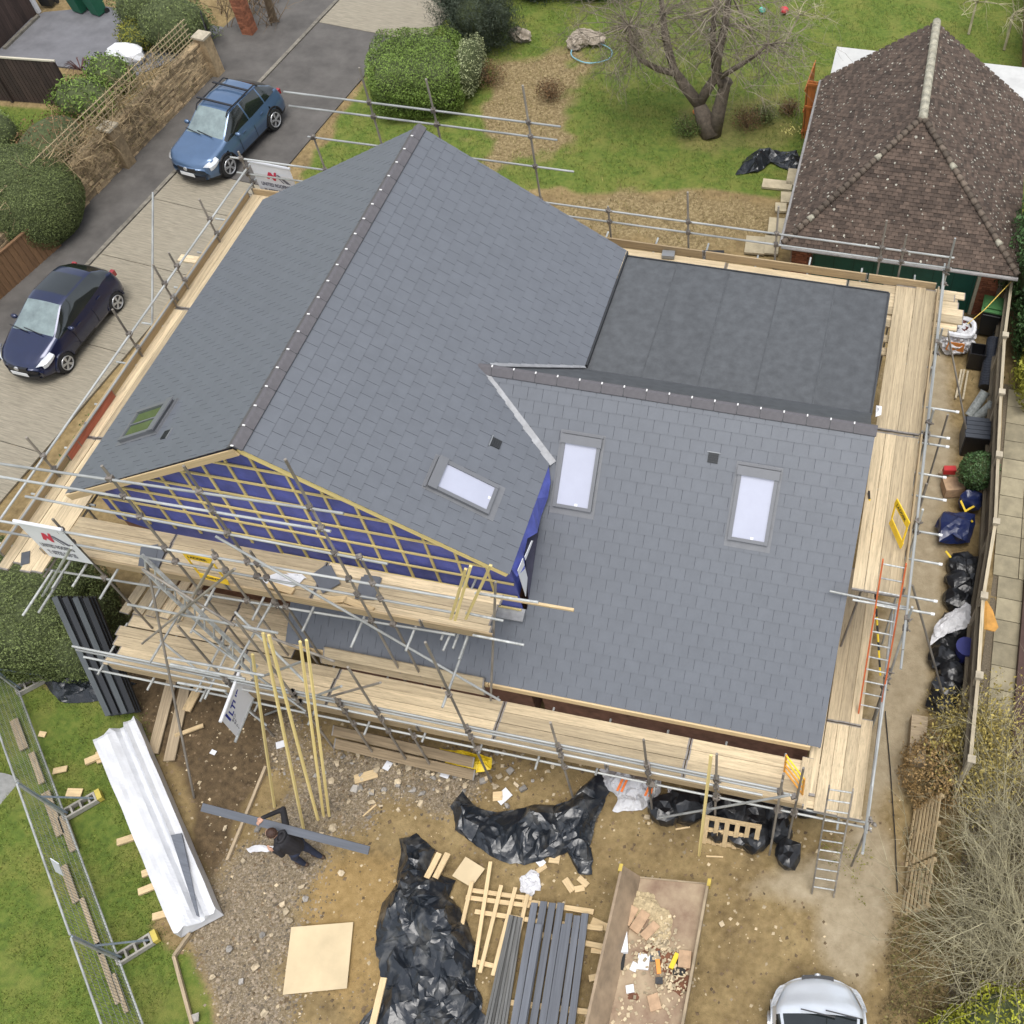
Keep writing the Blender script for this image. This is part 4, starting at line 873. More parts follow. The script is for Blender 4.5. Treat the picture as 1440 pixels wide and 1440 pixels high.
    if rails:
        for s in (-1, 1): MB().tube([(s*.57, .35, at_y(.3, 5)-.02), (s*.58, .2, at_y(.2, 5)+.05), (s*.58, -1.25, at_y(-1.2, 5)+.05), (s*.57, -1.4, at_y(-1.4, 5)-.03)], .022, 6).build('roof_rail', trim_m, car, local=True)
        for y in (.0, -.85): MB().beam((-.68, y, at_y(y, 5)+.1), (.68, y, at_y(y, 5)+.1), .07, .035).build('roof_bar', trim_m, car, local=True)
        mb = MB()
        for s in (-1, 1):
            for y in (.0, -.85): mb.box((s*.6, y, at_y(y, 5)+.05), (.09, .1, .09))
    bdg = MB().tube([(0, f_y-.0, .66), (0, f_y+.035, .66)], .065, 14).build('badge', alloy_m, car, local=True)
    return car
blue_p = M('steel_blue_paint', (.085, .15, .26), .3, .06, 3, metal=.45, coat=1); dkblue_p = M('dark_navy_paint', (.010, .017, .06), .25, .08, 3, metal=.4, coat=1); silver_p = M('silver_paint', (.66, .7, .74), .28, .04, 3, metal=.3, coat=1)
suv = [(2.19, .62, .70, .62, .50, .60, .66, 'hood'), (2.12, .72, .80, .72, .60, .72, .80, 'hood'), (1.9, .80, .87, .80, .70, .85, .92, 'hood'), (1.2, .84, .905, .82, .72, .93, 1.01, 'hood'), (.95, .84, .91, .82, .74, .96, 1.06, 'screen'), (.18, .84, .915, .81, .60, .99, 1.545, 'cabin'), (-.5, .84, .915, .81, .61, 1.0, 1.59, 'cabin'), (-1.35, .84, .915, .80, .57, 1.04, 1.54, 'rear'), (-2.0, .82, .89, .76, .58, 1.08, 1.14, 'tail'), (-2.15, .78, .84, .72, .58, .9, .98, 'tail'), (-2.2, .7, .76, .66, .5, .8, .86, 'tail')]
hat = [(1.95, .52, .62, .55, .42, .55, .62, 'hood'), (1.86, .66, .74, .64, .52, .66, .75, 'hood'), (1.6, .76, .82, .72, .6, .78, .88, 'hood'), (1.1, .8, .845, .76, .67, .88, 1.0, 'hood'), (.92, .8, .85, .77, .69, .92, 1.04, 'screen'), (.1, .8, .85, .76, .54, .95, 1.44, 'cabin'), (-.22, .8, .85, .76, .55, .96, 1.475, 'panoroof'), (-1.02, .8, .85, .75, .53, 1.02, 1.44, 'cabin'), (-1.3, .8, .85, .74, .52, 1.06, 1.39, 'rear'), (-1.78, .77, .82, .7, .54, 1.02, 1.06, 'tail'), (-1.9, .72, .77, .66, .5, .85, .9, 'tail'), (-1.94, .66, .7, .6, .46, .7, .78, 'tail')]
def car_pose(front, rear, W, fo, wb, L):   # contact points of the wheels on the car's left side
    a, b = at(*front, .03), at(*rear, .03); d = (a-b).normalized(); s = V(-d.y, d.x, 0)
    mid = (a+b)/2 - s*0; rz = math.atan2(-d.x, d.y)
    nose_off = (L/2-fo)-wb/2     # wheel middle sits this far from the car middle
    c_ = mid-d*nose_off
    return c_+s*0, rz, d
a_, rz_, d_ = car_pose((324, 248), (391, 179), 1.83, .88, 2.6, 4.39)
rt = V(d_.y, -d_.x, 0)
make_car('blue estate car with roof bars parked on the lane beyond the scaffold banner', a_+rt*.83, rz_, blue_p, suv, 2.6, .88, 1.84, .36, roof=(-.32, -1.2), rails=True)
a_, rz_, d_ = car_pose((99, 519), (170, 432), 1.69, .8, 2.49, 3.89); rt = V(d_.y, -d_.x, 0)
make_car('dark navy small hatchback with glass roof parked on the concrete drive', a_+rt*.76, rz_, dkblue_p, hat, 2.45, .78, 1.7, .3, roof=(-.45,))
sil = [((k[0]*1.05 if k[0] not in (1.1, .92) else k[0]+.42), k[1]*1.02, k[2]*1.03, k[3]*1.03, k[4]*1.05, k[5], k[6], k[7]) for k in hat]
f0 = at(1150, 1376, .7); dn = (at(1150, 1376, 0)-at(1160, 1600, 0)).normalized(); dn = V(math.sin(R(-9)), math.cos(R(-9)), 0)
make_car('silver car nosing into the bottom of the yard near the bare shrub', V(f0.x, f0.y, 0)-dn*2.0, R(9), silver_p, sil, 2.5, .8, 1.76, .32, roof=(-.45,), dark_screen=True)
# ================================================================== garage with the old tiled hip roof
gar = thing('garage', (10.65, 17, 0), 'old brick garage with a lichened brown tiled hip roof', 'garage')
GX0, GX1, GY0, GY1, GE, GRZ, GRX, GHY = 7.5, 13.8, 13.2, 20.9, 2.35, 4.6, 10.65, 16.3
tile_m = M('old_clay_tile', (.078, .055, .041), .9, .35, 7, .5, 40, isl=.4, obj=.35, detail=9)
lich_m = M('lichen', (.33, .315, .26), .95, .3, 14, isl=.3); lich2_m = M('ridge_lichen', (.33, .31, .24), .95, .4, 9, .5, 30, isl=.3)
TW, TG = .168, .105
tmesh = MB().frame((.005, 0, .02), (TW-.010, 0, 0), (0, TG+.05, -.02), (0, 0, .014)).mesh('roof_tile', tile_m)
slots, tl_l = [], MB(); spots = []
def tiles(O, u, v, ulen, vlen, reg, lich, single=False):
    u, v = Vector(u).normalized(), Vector(v).normalized(); n_ = u.cross(v); mw = Matrix((u, v, n_)).transposed().to_4x4(); mw.translation = Vector(O)
    for r in range(int(vlen/TG)+1):
        sag = 0
        for c_ in range(-1, int(ulen/TW)+2):
            a0 = c_*TW+(r % 2)*TW/2; b0 = r*TG; ca, cb = a0+TW/2, b0+TG/2
            if any(h[0]*ca+h[1]*cb > h[2] for h in reg): continue
            m = mw @ Matrix.Translation((a0, b0, random.uniform(0, .008)+.03*(fbm(np.array([ca]), np.array([cb]), 1.1, 4)[0]-.5))) @ Matrix.Rotation(R(random.uniform(-1.2, 1.2)), 4, 'Z') @ Matrix.Rotation(R(random.uniform(-1.5, 1.5)), 4, 'Y')
            if single and slots_ok(ca, cb): slots.append(m)
            else: tl_l.add([m @ q.co for q in tmesh.vertices], [tuple(p.vertices) for p in tmesh.polygons])
            if random.random() < lich*(.3+1.4*fbm(np.array([a0]), np.array([b0]), .9, 11)[0]):
                c0 = m @ V(random.uniform(.03, TW-.03), random.uniform(.02, TG), .034); s_ = random.uniform(.012, .042); k = random.randint(5, 7); ph = random.random()*6
                spots.append((c0, [c0+u*math.cos(ph+i*6.283/k)*s_*random.uniform(.6, 1.2)+v*math.sin(ph+i*6.283/k)*s_*random.uniform(.6, 1.2) for i in range(k)], n_))
def slots_ok(a, b): return True
hw_ = (GX1-GX0)/2; hy = GHY-GY0; sv = math.hypot(hw_, GRZ-GE); sh = math.hypot(hy, GRZ-GE)
ln_ = GY1-GY0
tiles((GX0, GY1, GE), (0, -1, 0), (hw_, 0, GRZ-GE), ln_, sv, [(1, hy/sv, ln_), (0, 1, sv-.02), (-1, 0, 0)], .24)
tiles((GX1, GY0, GE), (0, 1, 0), (-hw_, 0, GRZ-GE), ln_, sv, [(-1, hy/sv, 0), (0, 1, sv-.02), (1, 0, ln_)], .33)
tiles((GX0, GY0, GE), (1, 0, 0), (0, hy, GRZ-GE), 2*hw_, sh, [(-1, hw_/sh, 0), (1, hw_/sh, 2*hw_)], .09, True)
slots.sort(key=lambda m: (m.translation-CAM_P).length)
for m in slots[:300]: place('roof_tile', tmesh, gar, m)
for m in slots[300:]: tl_l.add([m @ q.co for q in tmesh.vertices], [tuple(p.vertices) for p in tmesh.polygons])
tl_l.build('roof_tiles', tile_m, gar, kind='stuff')
sp_ = MB()
for c0, ring_, n_ in spots: k = len(ring_); sp_.add([c0+n_*.006]+ring_, [(0, 1+i, 1+(i+1) % k) for i in range(k)])
sp_.build('lichen_spots', lich_m, gar, kind='stuff')
MB().add([(GX0+.05, GY0+.05, GE-.03), (GX1-.05, GY0+.05, GE-.03), (GRX, GHY, GRZ-.03), (GX0+.05, GY1, GE-.03), (GX1-.05, GY1, GE-.03), (GRX, GY1, GRZ-.03)], [(0, 1, 2), (0, 2, 5, 3), (1, 4, 5, 2)]).build('roof_boarding', M('dark_boarding', (.03, .025, .02), .9), gar)
bon_m = M('bonnet_clay', (.115, .09, .068), .9, .5, 5, .5, 40, obj=.3, detail=9)
n_r = 14   # ridge and bonnet tiles
for i in range(n_r):
    a, b = V(GRX, GHY-.1+(GY1-GHY+.15)*i/n_r, GRZ+.02), V(GRX, GHY-.1+(GY1-GHY+.15)*(i+.98)/n_r, GRZ+.02+random.uniform(-.01, .01))
    MB().tube([a, b], [.125, .118], 12).build('ridge_tile', lich2_m, gar, True)
for s in (-1, 1):
    p0, p1 = V(GRX+s*hw_, GY0, GE+.03), V(GRX, GHY, GRZ+.03); nb_ = 27
    for i in range(nb_):
        a, b = p0.lerp(p1, i/nb_), p0.lerp(p1, (i+1.35)/nb_); d_ = (b-a); a = a+V(0, 0, .028); b = b+V(0, 0, -.012)
        MB().tube([a, a.lerp(b, .5), b], [.095, .08, .05], 9).build('bonnet_tile', lich2_m if i % 13 == 5 else bon_m, gar, True)
# brick front, green door, walls
w = MB(); w.box((GRX, GY0+.95, GE/2), (GX1-GX0-.5, .02, GE), 0)
w.box((GX0+.25, (GY0+GY1)/2+.4, GE/2), (.2, GY1-GY0-1, GE)); w.box((GX1-.25, (GY0+GY1)/2+.4, GE/2), (.2, GY1-GY0-1, GE)); w.prism([(GX0+.2, GY1-.1, 0), (GX1-.2, GY1-.1, 0), (GX1-.2, GY1-.1, GE-.1), (GRX, GY1-.1, GRZ-.1), (GX0+.2, GY1-.1, GE-.1)], (0, .05, 0)); w.build('wall', mortar_m, gar)
def bricks(parent, p0, d, length, z0, z1, nrm, mat, bw=.215, bh=.065, joint=.01, th=.1, rnd_=.004, name='brick', skip=0, lim=300):
    d, nrm = Vector(d).normalized(), Vector(nrm).normalized(); me_ = MB().frame((0, 0, 0), d*bw, nrm*th, (0, 0, bh)).mesh(name, mat); rest = MB(); cnt = 0
    r = 0; z = z0
    while z+bh < z1+.02:
        x = -(bw+joint)/2*(r % 2)
        while x < length:
            if random.random() >= skip:
                xa_, xb_ = max(x, 0), min(x+bw, length)
                if xb_-xa_ > .04:
                    p = Vector(p0)+d*xa_+V(0, 0, z)+nrm*random.uniform(-rnd_, rnd_)
                    if cnt < lim and xb_-xa_ > bw-.01: place(name, me_, parent, Matrix.Translation(p)); cnt += 1
                    else: rest.frame(p, d*(xb_-xa_), nrm*th, (0, 0, bh))
            x += bw+joint
        z += bh+joint; r += 1
    if rest.v: rest.build(name+'s' if not name.endswith('s') else name, mat, parent, kind='stuff')
bricks(gar, (13.0, GY0+.94, 0), (1, 0, 0), .52, 0, GE-.15, (0, -1, 0), brick_m, lim=120)
bricks(gar, (7.7, GY0+.94, 0), (1, 0, 0), .55, 0, GE-.15, (0, -1, 0), brick_m, lim=60)
green_m = M('green_door_paint', (.012, .10, .072), .5, .12, 5, .1, 10)
gd_ = MB().box((10.6, GY0+.90, GE/2-.12), (4.6, .06, GE-.24)).build('door', green_m, gar)
for k in range(9): MB().box((8.35+k*.56, GY0+.866, GE/2-.12), (.02, .012, GE-.3)).build('door_groove', M('green_groove', (.008, .06, .045), .6), gd_)
MB().box((12.96, GY0+.86, GE/2), (.09, .1, GE)).build('door_frame', M('cream_paint', (.55, .52, .38), .6, .15), gar)
MB().tube([(GX0-.02, GY0-.05, GE-.05), (GX1+.02, GY0-.05, GE-.05)], .055, 8).build('gutter', M('old_gutter', (.26, .25, .24), .7, .2), gar)
MB().tube([(GX0-.05, GY0, GE-.05), (GX0-.05, GY1, GE-.05)], .055, 8).build('gutter', MATS['old_gutter'], gar)
cr = thing('canopy', (8.2, 21, 2.1), 'flat white sheet roof just behind the tiled garage', 'canopy')
MB().box((10.95, 22.0, 2.2), (6.5, 2.0, .06)).build('roof_sheet', M('offwhite_sheet', (.5, .5, .48), .6, .12, 2), cr)
for x in (7.8, 11.0, 14.05): MB().box((x, 22.9, 1.06), (.08, .08, 2.12)).build('post', oldwood_m, cr)
gate = thing('wooden_gate', at(1150, 185), 'orange stained wooden gate standing against the garage side', 'gate')
gw_m = M('orange_stain', (.42, .14, .035), .6, .2, 6, obj=.15); g0, g1 = at(1127, 198), at(1140, 160, 0)
gd0 = (g1-g0); gd0.z = 0; gl_ = (g1-g0).length; gd0.normalize()
for k in range(9): a = g0+gd0*(gl_*(k+.5)/9); plank('board', a+V(0, 0, .08), a+V(0, 0, 2.0), gl_/9-.012, .022, gate, gw_m, up=(1, 0, 0))
for k in range(7): a = g0+V(.12+.13*k, .03, 0); plank('board', a+V(0, 0, .08), a+V(0, 0, 2.2), .12, .022, gate, gw_m, up=(0, 1, 0))
for z in (.4, 1.3, 2.1): plank('rail', g0+V(.02, -.02, z), g0+V(1.0, -.02, z), .08, .03, gate, gw_m, up=(0, 1, 0))
for z in (.3, 1.1, 1.85): plank('rail', g0+V(-.03, 0, z), g0+gd0*gl_+V(-.03, 0, z), .09, .035, gate, gw_m, up=(1, 0, 0))
# ================================================================== right hand fence
cpost_m = M('concrete_post', (.40, .35, .26), .9, .25, 6, .4, 40); closeb_m = M('grey_fence_board', (.15, .125, .085), .9, .35, 3, .3, 40, obj=.2, stretch=(1.5, 14, 14))
rf = thing('fence', (13.6, 7, 0), 'weathered board fence with concrete posts along the side passage', 'fence')
pts = [at(x, y, 1.8) for x, y in ((1424, 388), (1413, 474), (1408, 554), (1404, 642), (1400, 736), (1383, 840), (1376, 952), (1365, 1070))]
pts = [V(p.x, p.y, 0) for p in pts]
for i, p in enumerate(pts):
    MB().box((p.x, p.y, .93), (.11, .11, 1.86)).build('post', cpost_m, rf); MB().box((p.x, p.y, 1.89), (.16, .16, .05)).build('post_cap', cpost_m, rf)
for a, b in zip(pts, pts[1:]):
    d_ = (b-a); n_ = 14
    MB().beam(a+V(0, 0, .15), b+V(0, 0, .15), .05, .28).build('gravel_board', cpost_m, rf)
    for k in range(n_): q_ = a.lerp(b, (k+.5)/n_)+V(random.uniform(-.006, .006), 0, 0); plank('board', q_+V(0, 0, .3), q_+V(0, 0, 1.72+random.uniform(-.01, .01)), d_.length/n_*.96, .02, rf, closeb_m, up=(1, 0, 0))
    for z in (.55, 1.45): plank('rail', a+V(-.05, 0, z), b+V(-.05, 0, z), .08, .04, rf, closeb_m)
    plank('capping', a+V(0, 0, 1.76), b+V(0, 0, 1.76), .075, .04, rf, M('pale_capping', (.42, .36, .25), .85, .3, 3, obj=.15, stretch=(1.5, 14, 14)))
# beyond it: brown timber edging and white rail at the picture's right edge
be = thing('timber_edging', at(1432, 900, 0), 'dark brown timber edging with a white line at the far right path', 'edging')
p0, p1 = at(1452, 690), at(1420, 1070); MB().beam(p0+V(.1, 0, .1), p1+V(.1, 0, .1), .28, .25).build('edging_board', M('red_brown_stain', (.06, .03, .022), .7, .2), be); MB().beam(p0+V(.3, 0, .2), p1+V(.3, 0, .2), .05, .3).build('white_rail', white_m, be)
# ================================================================== stone wall, trellis and neighbour's things on the left
stone_m = M('sandstone', (.285, .21, .12), .95, .4, 6, .7, 30, isl=.4, obj=.4, detail=9)
lw = thing('stone_wall', (-14.6, 14, 0), 'long old sandstone garden wall with dead creeper beside the lane', 'wall')
W0, W1 = at(-80, 497), at(307, 103); wd = (W1-W0).normalized(); wn_ = V(wd.y, -wd.x, 0); WL = (W1-W0).length; WH = 1.25
MB().frame(W0-wn_*.3, wd*WL, wn_*.26, (0, 0, WH)).build('core', M('wall_mortar', (.15, .12, .07), .95, .3, 8), lw)
rows_z = 0; rest = MB(); cnt = 0; stones = []
while rows_z < WH:
    h_ = random.uniform(.055, .12); x = 0
    while x < WL:
        l_ = random.uniform(.16, .55); stones.append((x, rows_z, min(l_, WL-x), h_)); x += l_+.012
    rows_z += h_+.012
stones.sort(key=lambda s: (W0+wd*s[0]-CAM_P).length+(0 if s[2] > .25 else 5))
for i, (x, z, l_, h_) in enumerate(stones):
    p = W0+wd*x+V(0, 0, z)-wn_*.08; ds = random.uniform(.05, .09)
    mb = MB().frame((0, 0, 0), wd*l_, wn_*ds, V(0, 0, h_)); mb.v = [tuple(Vector(v)+V(*(random.uniform(-.012, .012) for _ in range(3)))) for v in mb.v]
    if i < 290: o = mb.build('stone', stone_m, lw); o.matrix_basis = Matrix.Translation(p)
    else: rest.add([Vector(v)+p for v in mb.v], mb.f)
rest.build('stones', stone_m, lw, kind='stuff')
for t in (.03, .36, .62, .995):
    p = W0+wd*WL*t; MB().box((p.x, p.y, .72), (.42, .42, 1.44), math.atan2(wd.y, wd.x)).build('pier', stone_m, lw); MB().box((p.x, p.y, 1.47), (.5, .5, .07), math.atan2(wd.y, wd.x)).build('pier_cap', cpost_m, lw)
k = 0
while k < WL: MB().frame(W0+wd*k-wn_*.3+V(0, 0, WH+.002), wd*.42, wn_*.3, (0, 0, .06)).build('coping_stone', stone_m, lw); k += .43
tr_ = thing('trellis', W0+wd*8, 'square timber trellis running along the top of the stone wall', 'trellis'); tm_ = M('trellis_wood', (.36, .29, .17), .9, .3, 4, obj=.2, stretch=(1.5, 14, 14))
TA, TB = W0+wd*3.0-wn_*.2, W0+wd*(WL-.3)-wn_*.2; nT = int((TB-TA).length/.17)
for k in range(nT):
    p = TA.lerp(TB, k/nT); plank('upright', p+V(0, 0, WH), p+V(0, 0, WH+.95), .026, .02, tr_, tm_, up=(1, 0, 0))
for k in range(6): plank('crosspiece', TA+V(.018, 0, WH+.06+.17*k), TB+V(.018, 0, WH+.06+.17*k), .026, .02, tr_, tm_)
# brown board fence at the near end of the wall
bf = thing('fence', at(20, 415), 'brown close boarded fence below the clipped dome shrub', 'fence'); fb_m = M('brown_fence_board', (.19, .105, .05), .85, .3, 3, obj=.2, stretch=(1.5, 14, 14))
f0, f1 = at(-60, 470), at(82, 345)
for k in range(22): p = f0.lerp(f1, (k+.5)/22)+wn_*.15; plank('board', p, p+V(0, 0, 1.15), (f1-f0).length/22*.96, .02, bf, fb_m, up=wn_)
plank('capping', f0+wn_*.15+V(0, 0, 1.17), f1+wn_*.15+V(0, 0, 1.17), .08, .04, bf, fb_m)
# neighbour's dark fence panel
nf = thing('fence', (-19, 17.8, 0), 'dark red brown fence panel between tarmac yard and small lawn', 'fence'); nf_m = M('dark_fence_board', (.05, .032, .026), .85, .45, 3, obj=.25, stretch=(1.5, 14, 14))
n0, n1 = V(-22.6, 17.6, 0), V(-17.75, 18.0, 0)
for k in range(34): p = n0.lerp(n1, (k+.5)/34); plank('board', p, p+V(0, 0, 1.66), .138, .022, nf, nf_m, up=(0, 1, 0))
plank('capping', n0+V(0, 0, 1.69), n1+V(0, 0, 1.69), .07, .05, nf, M('pale_capping2', (.5, .46, .36), .85, .2, 4))
for t in (0.02, .5, .985): p = n0.lerp(n1, t); MB().box((p.x, p.y-.05, .84), (.09, .09, 1.68)).build('post', nf_m, nf)
ng = thing('outbuilding', (-23.5, 21.5, 0), 'dark brown boarded outbuilding with a white corner post', 'outbuilding'); 
for k in range(18): plank('board', (-22.42, 20.0+k*.165, 0), (-22.40, 20.0+k*.165, 2.4), .16, .025, ng, nf_m, up=(1, 0, 0))
MB().box((-24.4, 21.5, 1.2), (3.9, 3.0, 2.4)).build('body', M('dark_body', (.03, .025, .022), .8), ng); MB().box((-22.36, 23.0, 1.25), (.1, .16, 2.5)).build('corner_post', white_m, ng); MB().box((-24.4, 21.5, 2.45), (4.2, 3.3, .1)).build('roof', M('felt_roof', (.05, .05, .05), .9), ng)
p0, p1 = at(4, 70), at(52, 24); MB().beam(p0+V(.1, 0, .06), p1+V(.1, 0, .06), .12, .1).build('kerb_edge', kerb_m, ng)
# wheelie bins
def wheelie(P, rz, body, lid, label, grp=None, h=1.0):
    g = thing('wheelie_bin', P, label, 'wheelie bin', grp, rz); mb = MB(); b0, b1 = .2, .27
    mb.add([(-b0, -b0, .08), (b0, -b0, .08), (b0, b0, .08), (-b0, b0, .08), (-b1, -b1-.03, h), (b1, -b1-.03, h), (b1, b1, h), (-b1, b1, h)], [(3, 2, 1, 0), (4, 5, 6, 7), (0, 1, 5, 4), (1, 2, 6, 5), (2, 3, 7, 6), (3, 0, 4, 7)]); mb.build('bin_body', body, g, local=True)
    MB().box((0, -.02, h-.02), (.6, .62, .05)).build('rim', body, g, local=True)
    MB().prism([(-.3, -.35, h+.01), (.3, -.35, h+.01), (.3, .3, h+.01), (-.3, .3, h+.01)], (0, 0, .04)).prism([(-.27, -.3, h+.05), (.27, -.3, h+.05), (.25, .2, h+.09), (-.25, .2, h+.09)], (0, 0, .02)).build('lid', lid, g, local=True)
    MB().tube([(-.24, .36, h-.03), (.24, .36, h-.03)], .018, 8).build('handle', body, g, local=True)
    for s in (-1, 1): MB().tube([(s*.2, .2, .1), (s*.25, .2, .1)], .1, 14).build('wheel', tyre_m, g, local=True)
binG_m = M('green_bin', (.015, .12, .065), .5, .12, 5); binL_m = M('pale_green_lid', (.09, .24, .085), .55, .1, 5); binB_m = M('black_bin', (.018, .02, .022), .5, .1, 5)
wheelie(at(113, 23, 0)+V(-.1, .3, 0), R(-12), binG_m, binG_m, 'left of two green wheelie bins in the tarmac yard', 'green wheelie bins'); wheelie(at(133, 26, 0)+V(.05, .3, 0), R(-14), binG_m, binG_m, 'right of two green wheelie bins in the tarmac yard', 'green wheelie bins')
wheelie(at(62, 12, 0)+V(.1, .25, 0), R(5), binB_m, binB_m, 'black wheelie bin beside the white corner post')
wheelie(at(1383, 470, 0)+V(.05, .1, 0), R(175), binB_m, binL_m, 'dark wheelie bin with pale green lid beside the garage brickwork')
# brick gate pier, gate leaf and stone pier at the end of the wall
gp = thing('gate_pier', at(358, 42), 'red brick gate pier beside the lane among bare stems', 'gate pier'); P = at(352, 46)
MB().box((P.x, P.y, .8), (.36, .36, 1.6)).build('core', mortar_m, gp)
bricks(gp, (P.x-.2, P.y-.2, 0), (1, 0, 0), .4, 0, 1.62, (0, -1, 0), brick_m, lim=60, th=.03); bricks(gp, (P.x+.19, P.y-.2, 0), (0, 1, 0), .4, 0, 1.62, (1, 0, 0), brick_m, lim=60, th=.03); MB().box((P.x, P.y, 1.67), (.5, .5, .08)).build('cap', brick_m, gp)
mg = thing('metal_gate', at(305, 75), 'open dark metal gate leaf against the stone pier', 'gate'); q0, q1 = at(309, 92), at(300, 60)
for k in range(8): p = q0.lerp(q1, k/7); MB().tube([p+V(0, 0, .1), p+V(0, 0, 1.25)], .012, 6).build('bar', trim_m, mg)
for z in (.12, .65, 1.22): MB().tube([q0+V(0, 0, z), q1+V(0, 0, z)], .018, 6).build('rail', trim_m, mg)
tx = thing('garden_sheet', at(185, 85), 'white sheet covering something behind the trellis', 'sheet'); P = at(182, 86)
MB().ell((P.x, P.y, .25), (.75, .5, .38), 12, 6, nz=.3, seed=3).build('cover', white_m, tx)
# ================================================================== temporary mesh fence at the lower left
hf = thing('mesh_fence', at(95, 1147), 'galvanised temporary mesh fence standing across the left lawn', 'fence'); blk_m = M('grey_fence_block', (.32, .3, .26), .85, .2, 6); yelb_m = M('yellow_block_end', (.5, .4, .08), .6, .1)
fa, fb2 = V(-7.41, -2.18, 0), V(-4.77, -4.68, 0); fd_ = V(2.58, -2.38, 0).normalized(); base = V(-4.77, -4.68, 0)
for i in range(-1, 2):
    a, b = base+fd_*(3.51*i+.04), base+fd_*(3.51*(i+1)-.04); pn = MB()
    P_ = [a+V(0, 0, .12), b+V(0, 0, .12), b+V(0, 0, 2.0), a+V(0, 0, 2.0)]
    for q0, q1, nm in ((0, 1, 'bottom_tube'), (1, 2, 'end_tube'), (2, 3, 'top_tube'), (3, 0, 'end_tube')): pipe(nm, P_[q0], P_[q1], hf, galv_m, .021)
    wz = MB()
    for k in range(1, 44): q_ = a.lerp(b, k/44); wz.tube([q_+V(0, 0, .13), q_+V(0, 0, 1.99)], .0045, 3, False)
    for z in np.arange(.25, 1.95, .25): wz.tube([a+V(0, 0, z), b+V(0, 0, z)], .0045, 3, False)
    wz.build('wire_mesh', M('dull_wire', (.2, .21, .2), .6, .2), hf, kind='stuff')
for i in range(-1, 2):
    p = base+fd_*3.51*i; s_ = V(-fd_.y, fd_.x, 0)
    if s_.x < 0: s_ = -s_
    fo_ = thing('ballast_block', p, ('grey block foot under the far end of the mesh fence', 'grey block foot with yellow end beside the white wrapped bundle', 'grey block foot with yellow end at the bottom of the mesh fence')[i+1], 'fence foot', 'mesh fence feet')
    rz_ = math.atan2(s_.y, s_.x)
    mb = MB()
    for (x, y, lx, ly) in ((.3, -.1, .72, .04), (.3, .1, .72, .04), (-.04, 0, .04, .16), (.15, 0, .04, .16), (.34, 0, .04, .16), (.52, 0, .04, .16), (.64, 0, .04, .16)):
        q_ = p+s_*x+fd_*y; mb.box((q_.x, q_.y, .07), (lx, ly, .14), rz_)
    mb.build('block', blk_m, fo_); q_ = p+s_*.72; MB().box((q_.x, q_.y, .08), (.1, .24, .15), rz_).build('end_block', yelb_m, fo_)
    for z, L_ in ((1.7, 0), (.9, .5)): pipe('brace_tube', p+V(0, 0, 1.95 if not L_ else 1.2), p+s_*(.05 if not L_ else .6)+V(0, 0, .1), hf, M('brace_blue_grey', (.3, .36, .42), .5, .2, metal=.5), .022)
sg = MB().prism([tuple(p) for p in (on(70, 1207, 1, -6.06)+V(.0, 0, 0), on(82, 1215, 1, -6.12), on(89, 1232, 1, -6.12), on(78, 1226, 1, -6.06))], (.01, .01, 0)).build('notice', M('pale_notice', (.6, .62, .66), .6, .05)); tag(sg, 'small blank pale notice hung on the mesh fence', 'notice')

ff_ = thing('fence', (15.2, 26, 0), 'brown boarded fence at the top right edge behind the garage', 'fence')
a, b = at(1436, 150), at(1441, -40)
for k in range(60): q_ = a.lerp(b, (k+.5)/60); plank('board', q_, q_+V(0, 0, 1.75), (b-a).length/60*.96, .02, ff_, fb_m, up=(1, 0, 0))
plank('capping', a+V(0, 0, 1.77), b+V(0, 0, 1.77), .07, .04, ff_, fb_m)
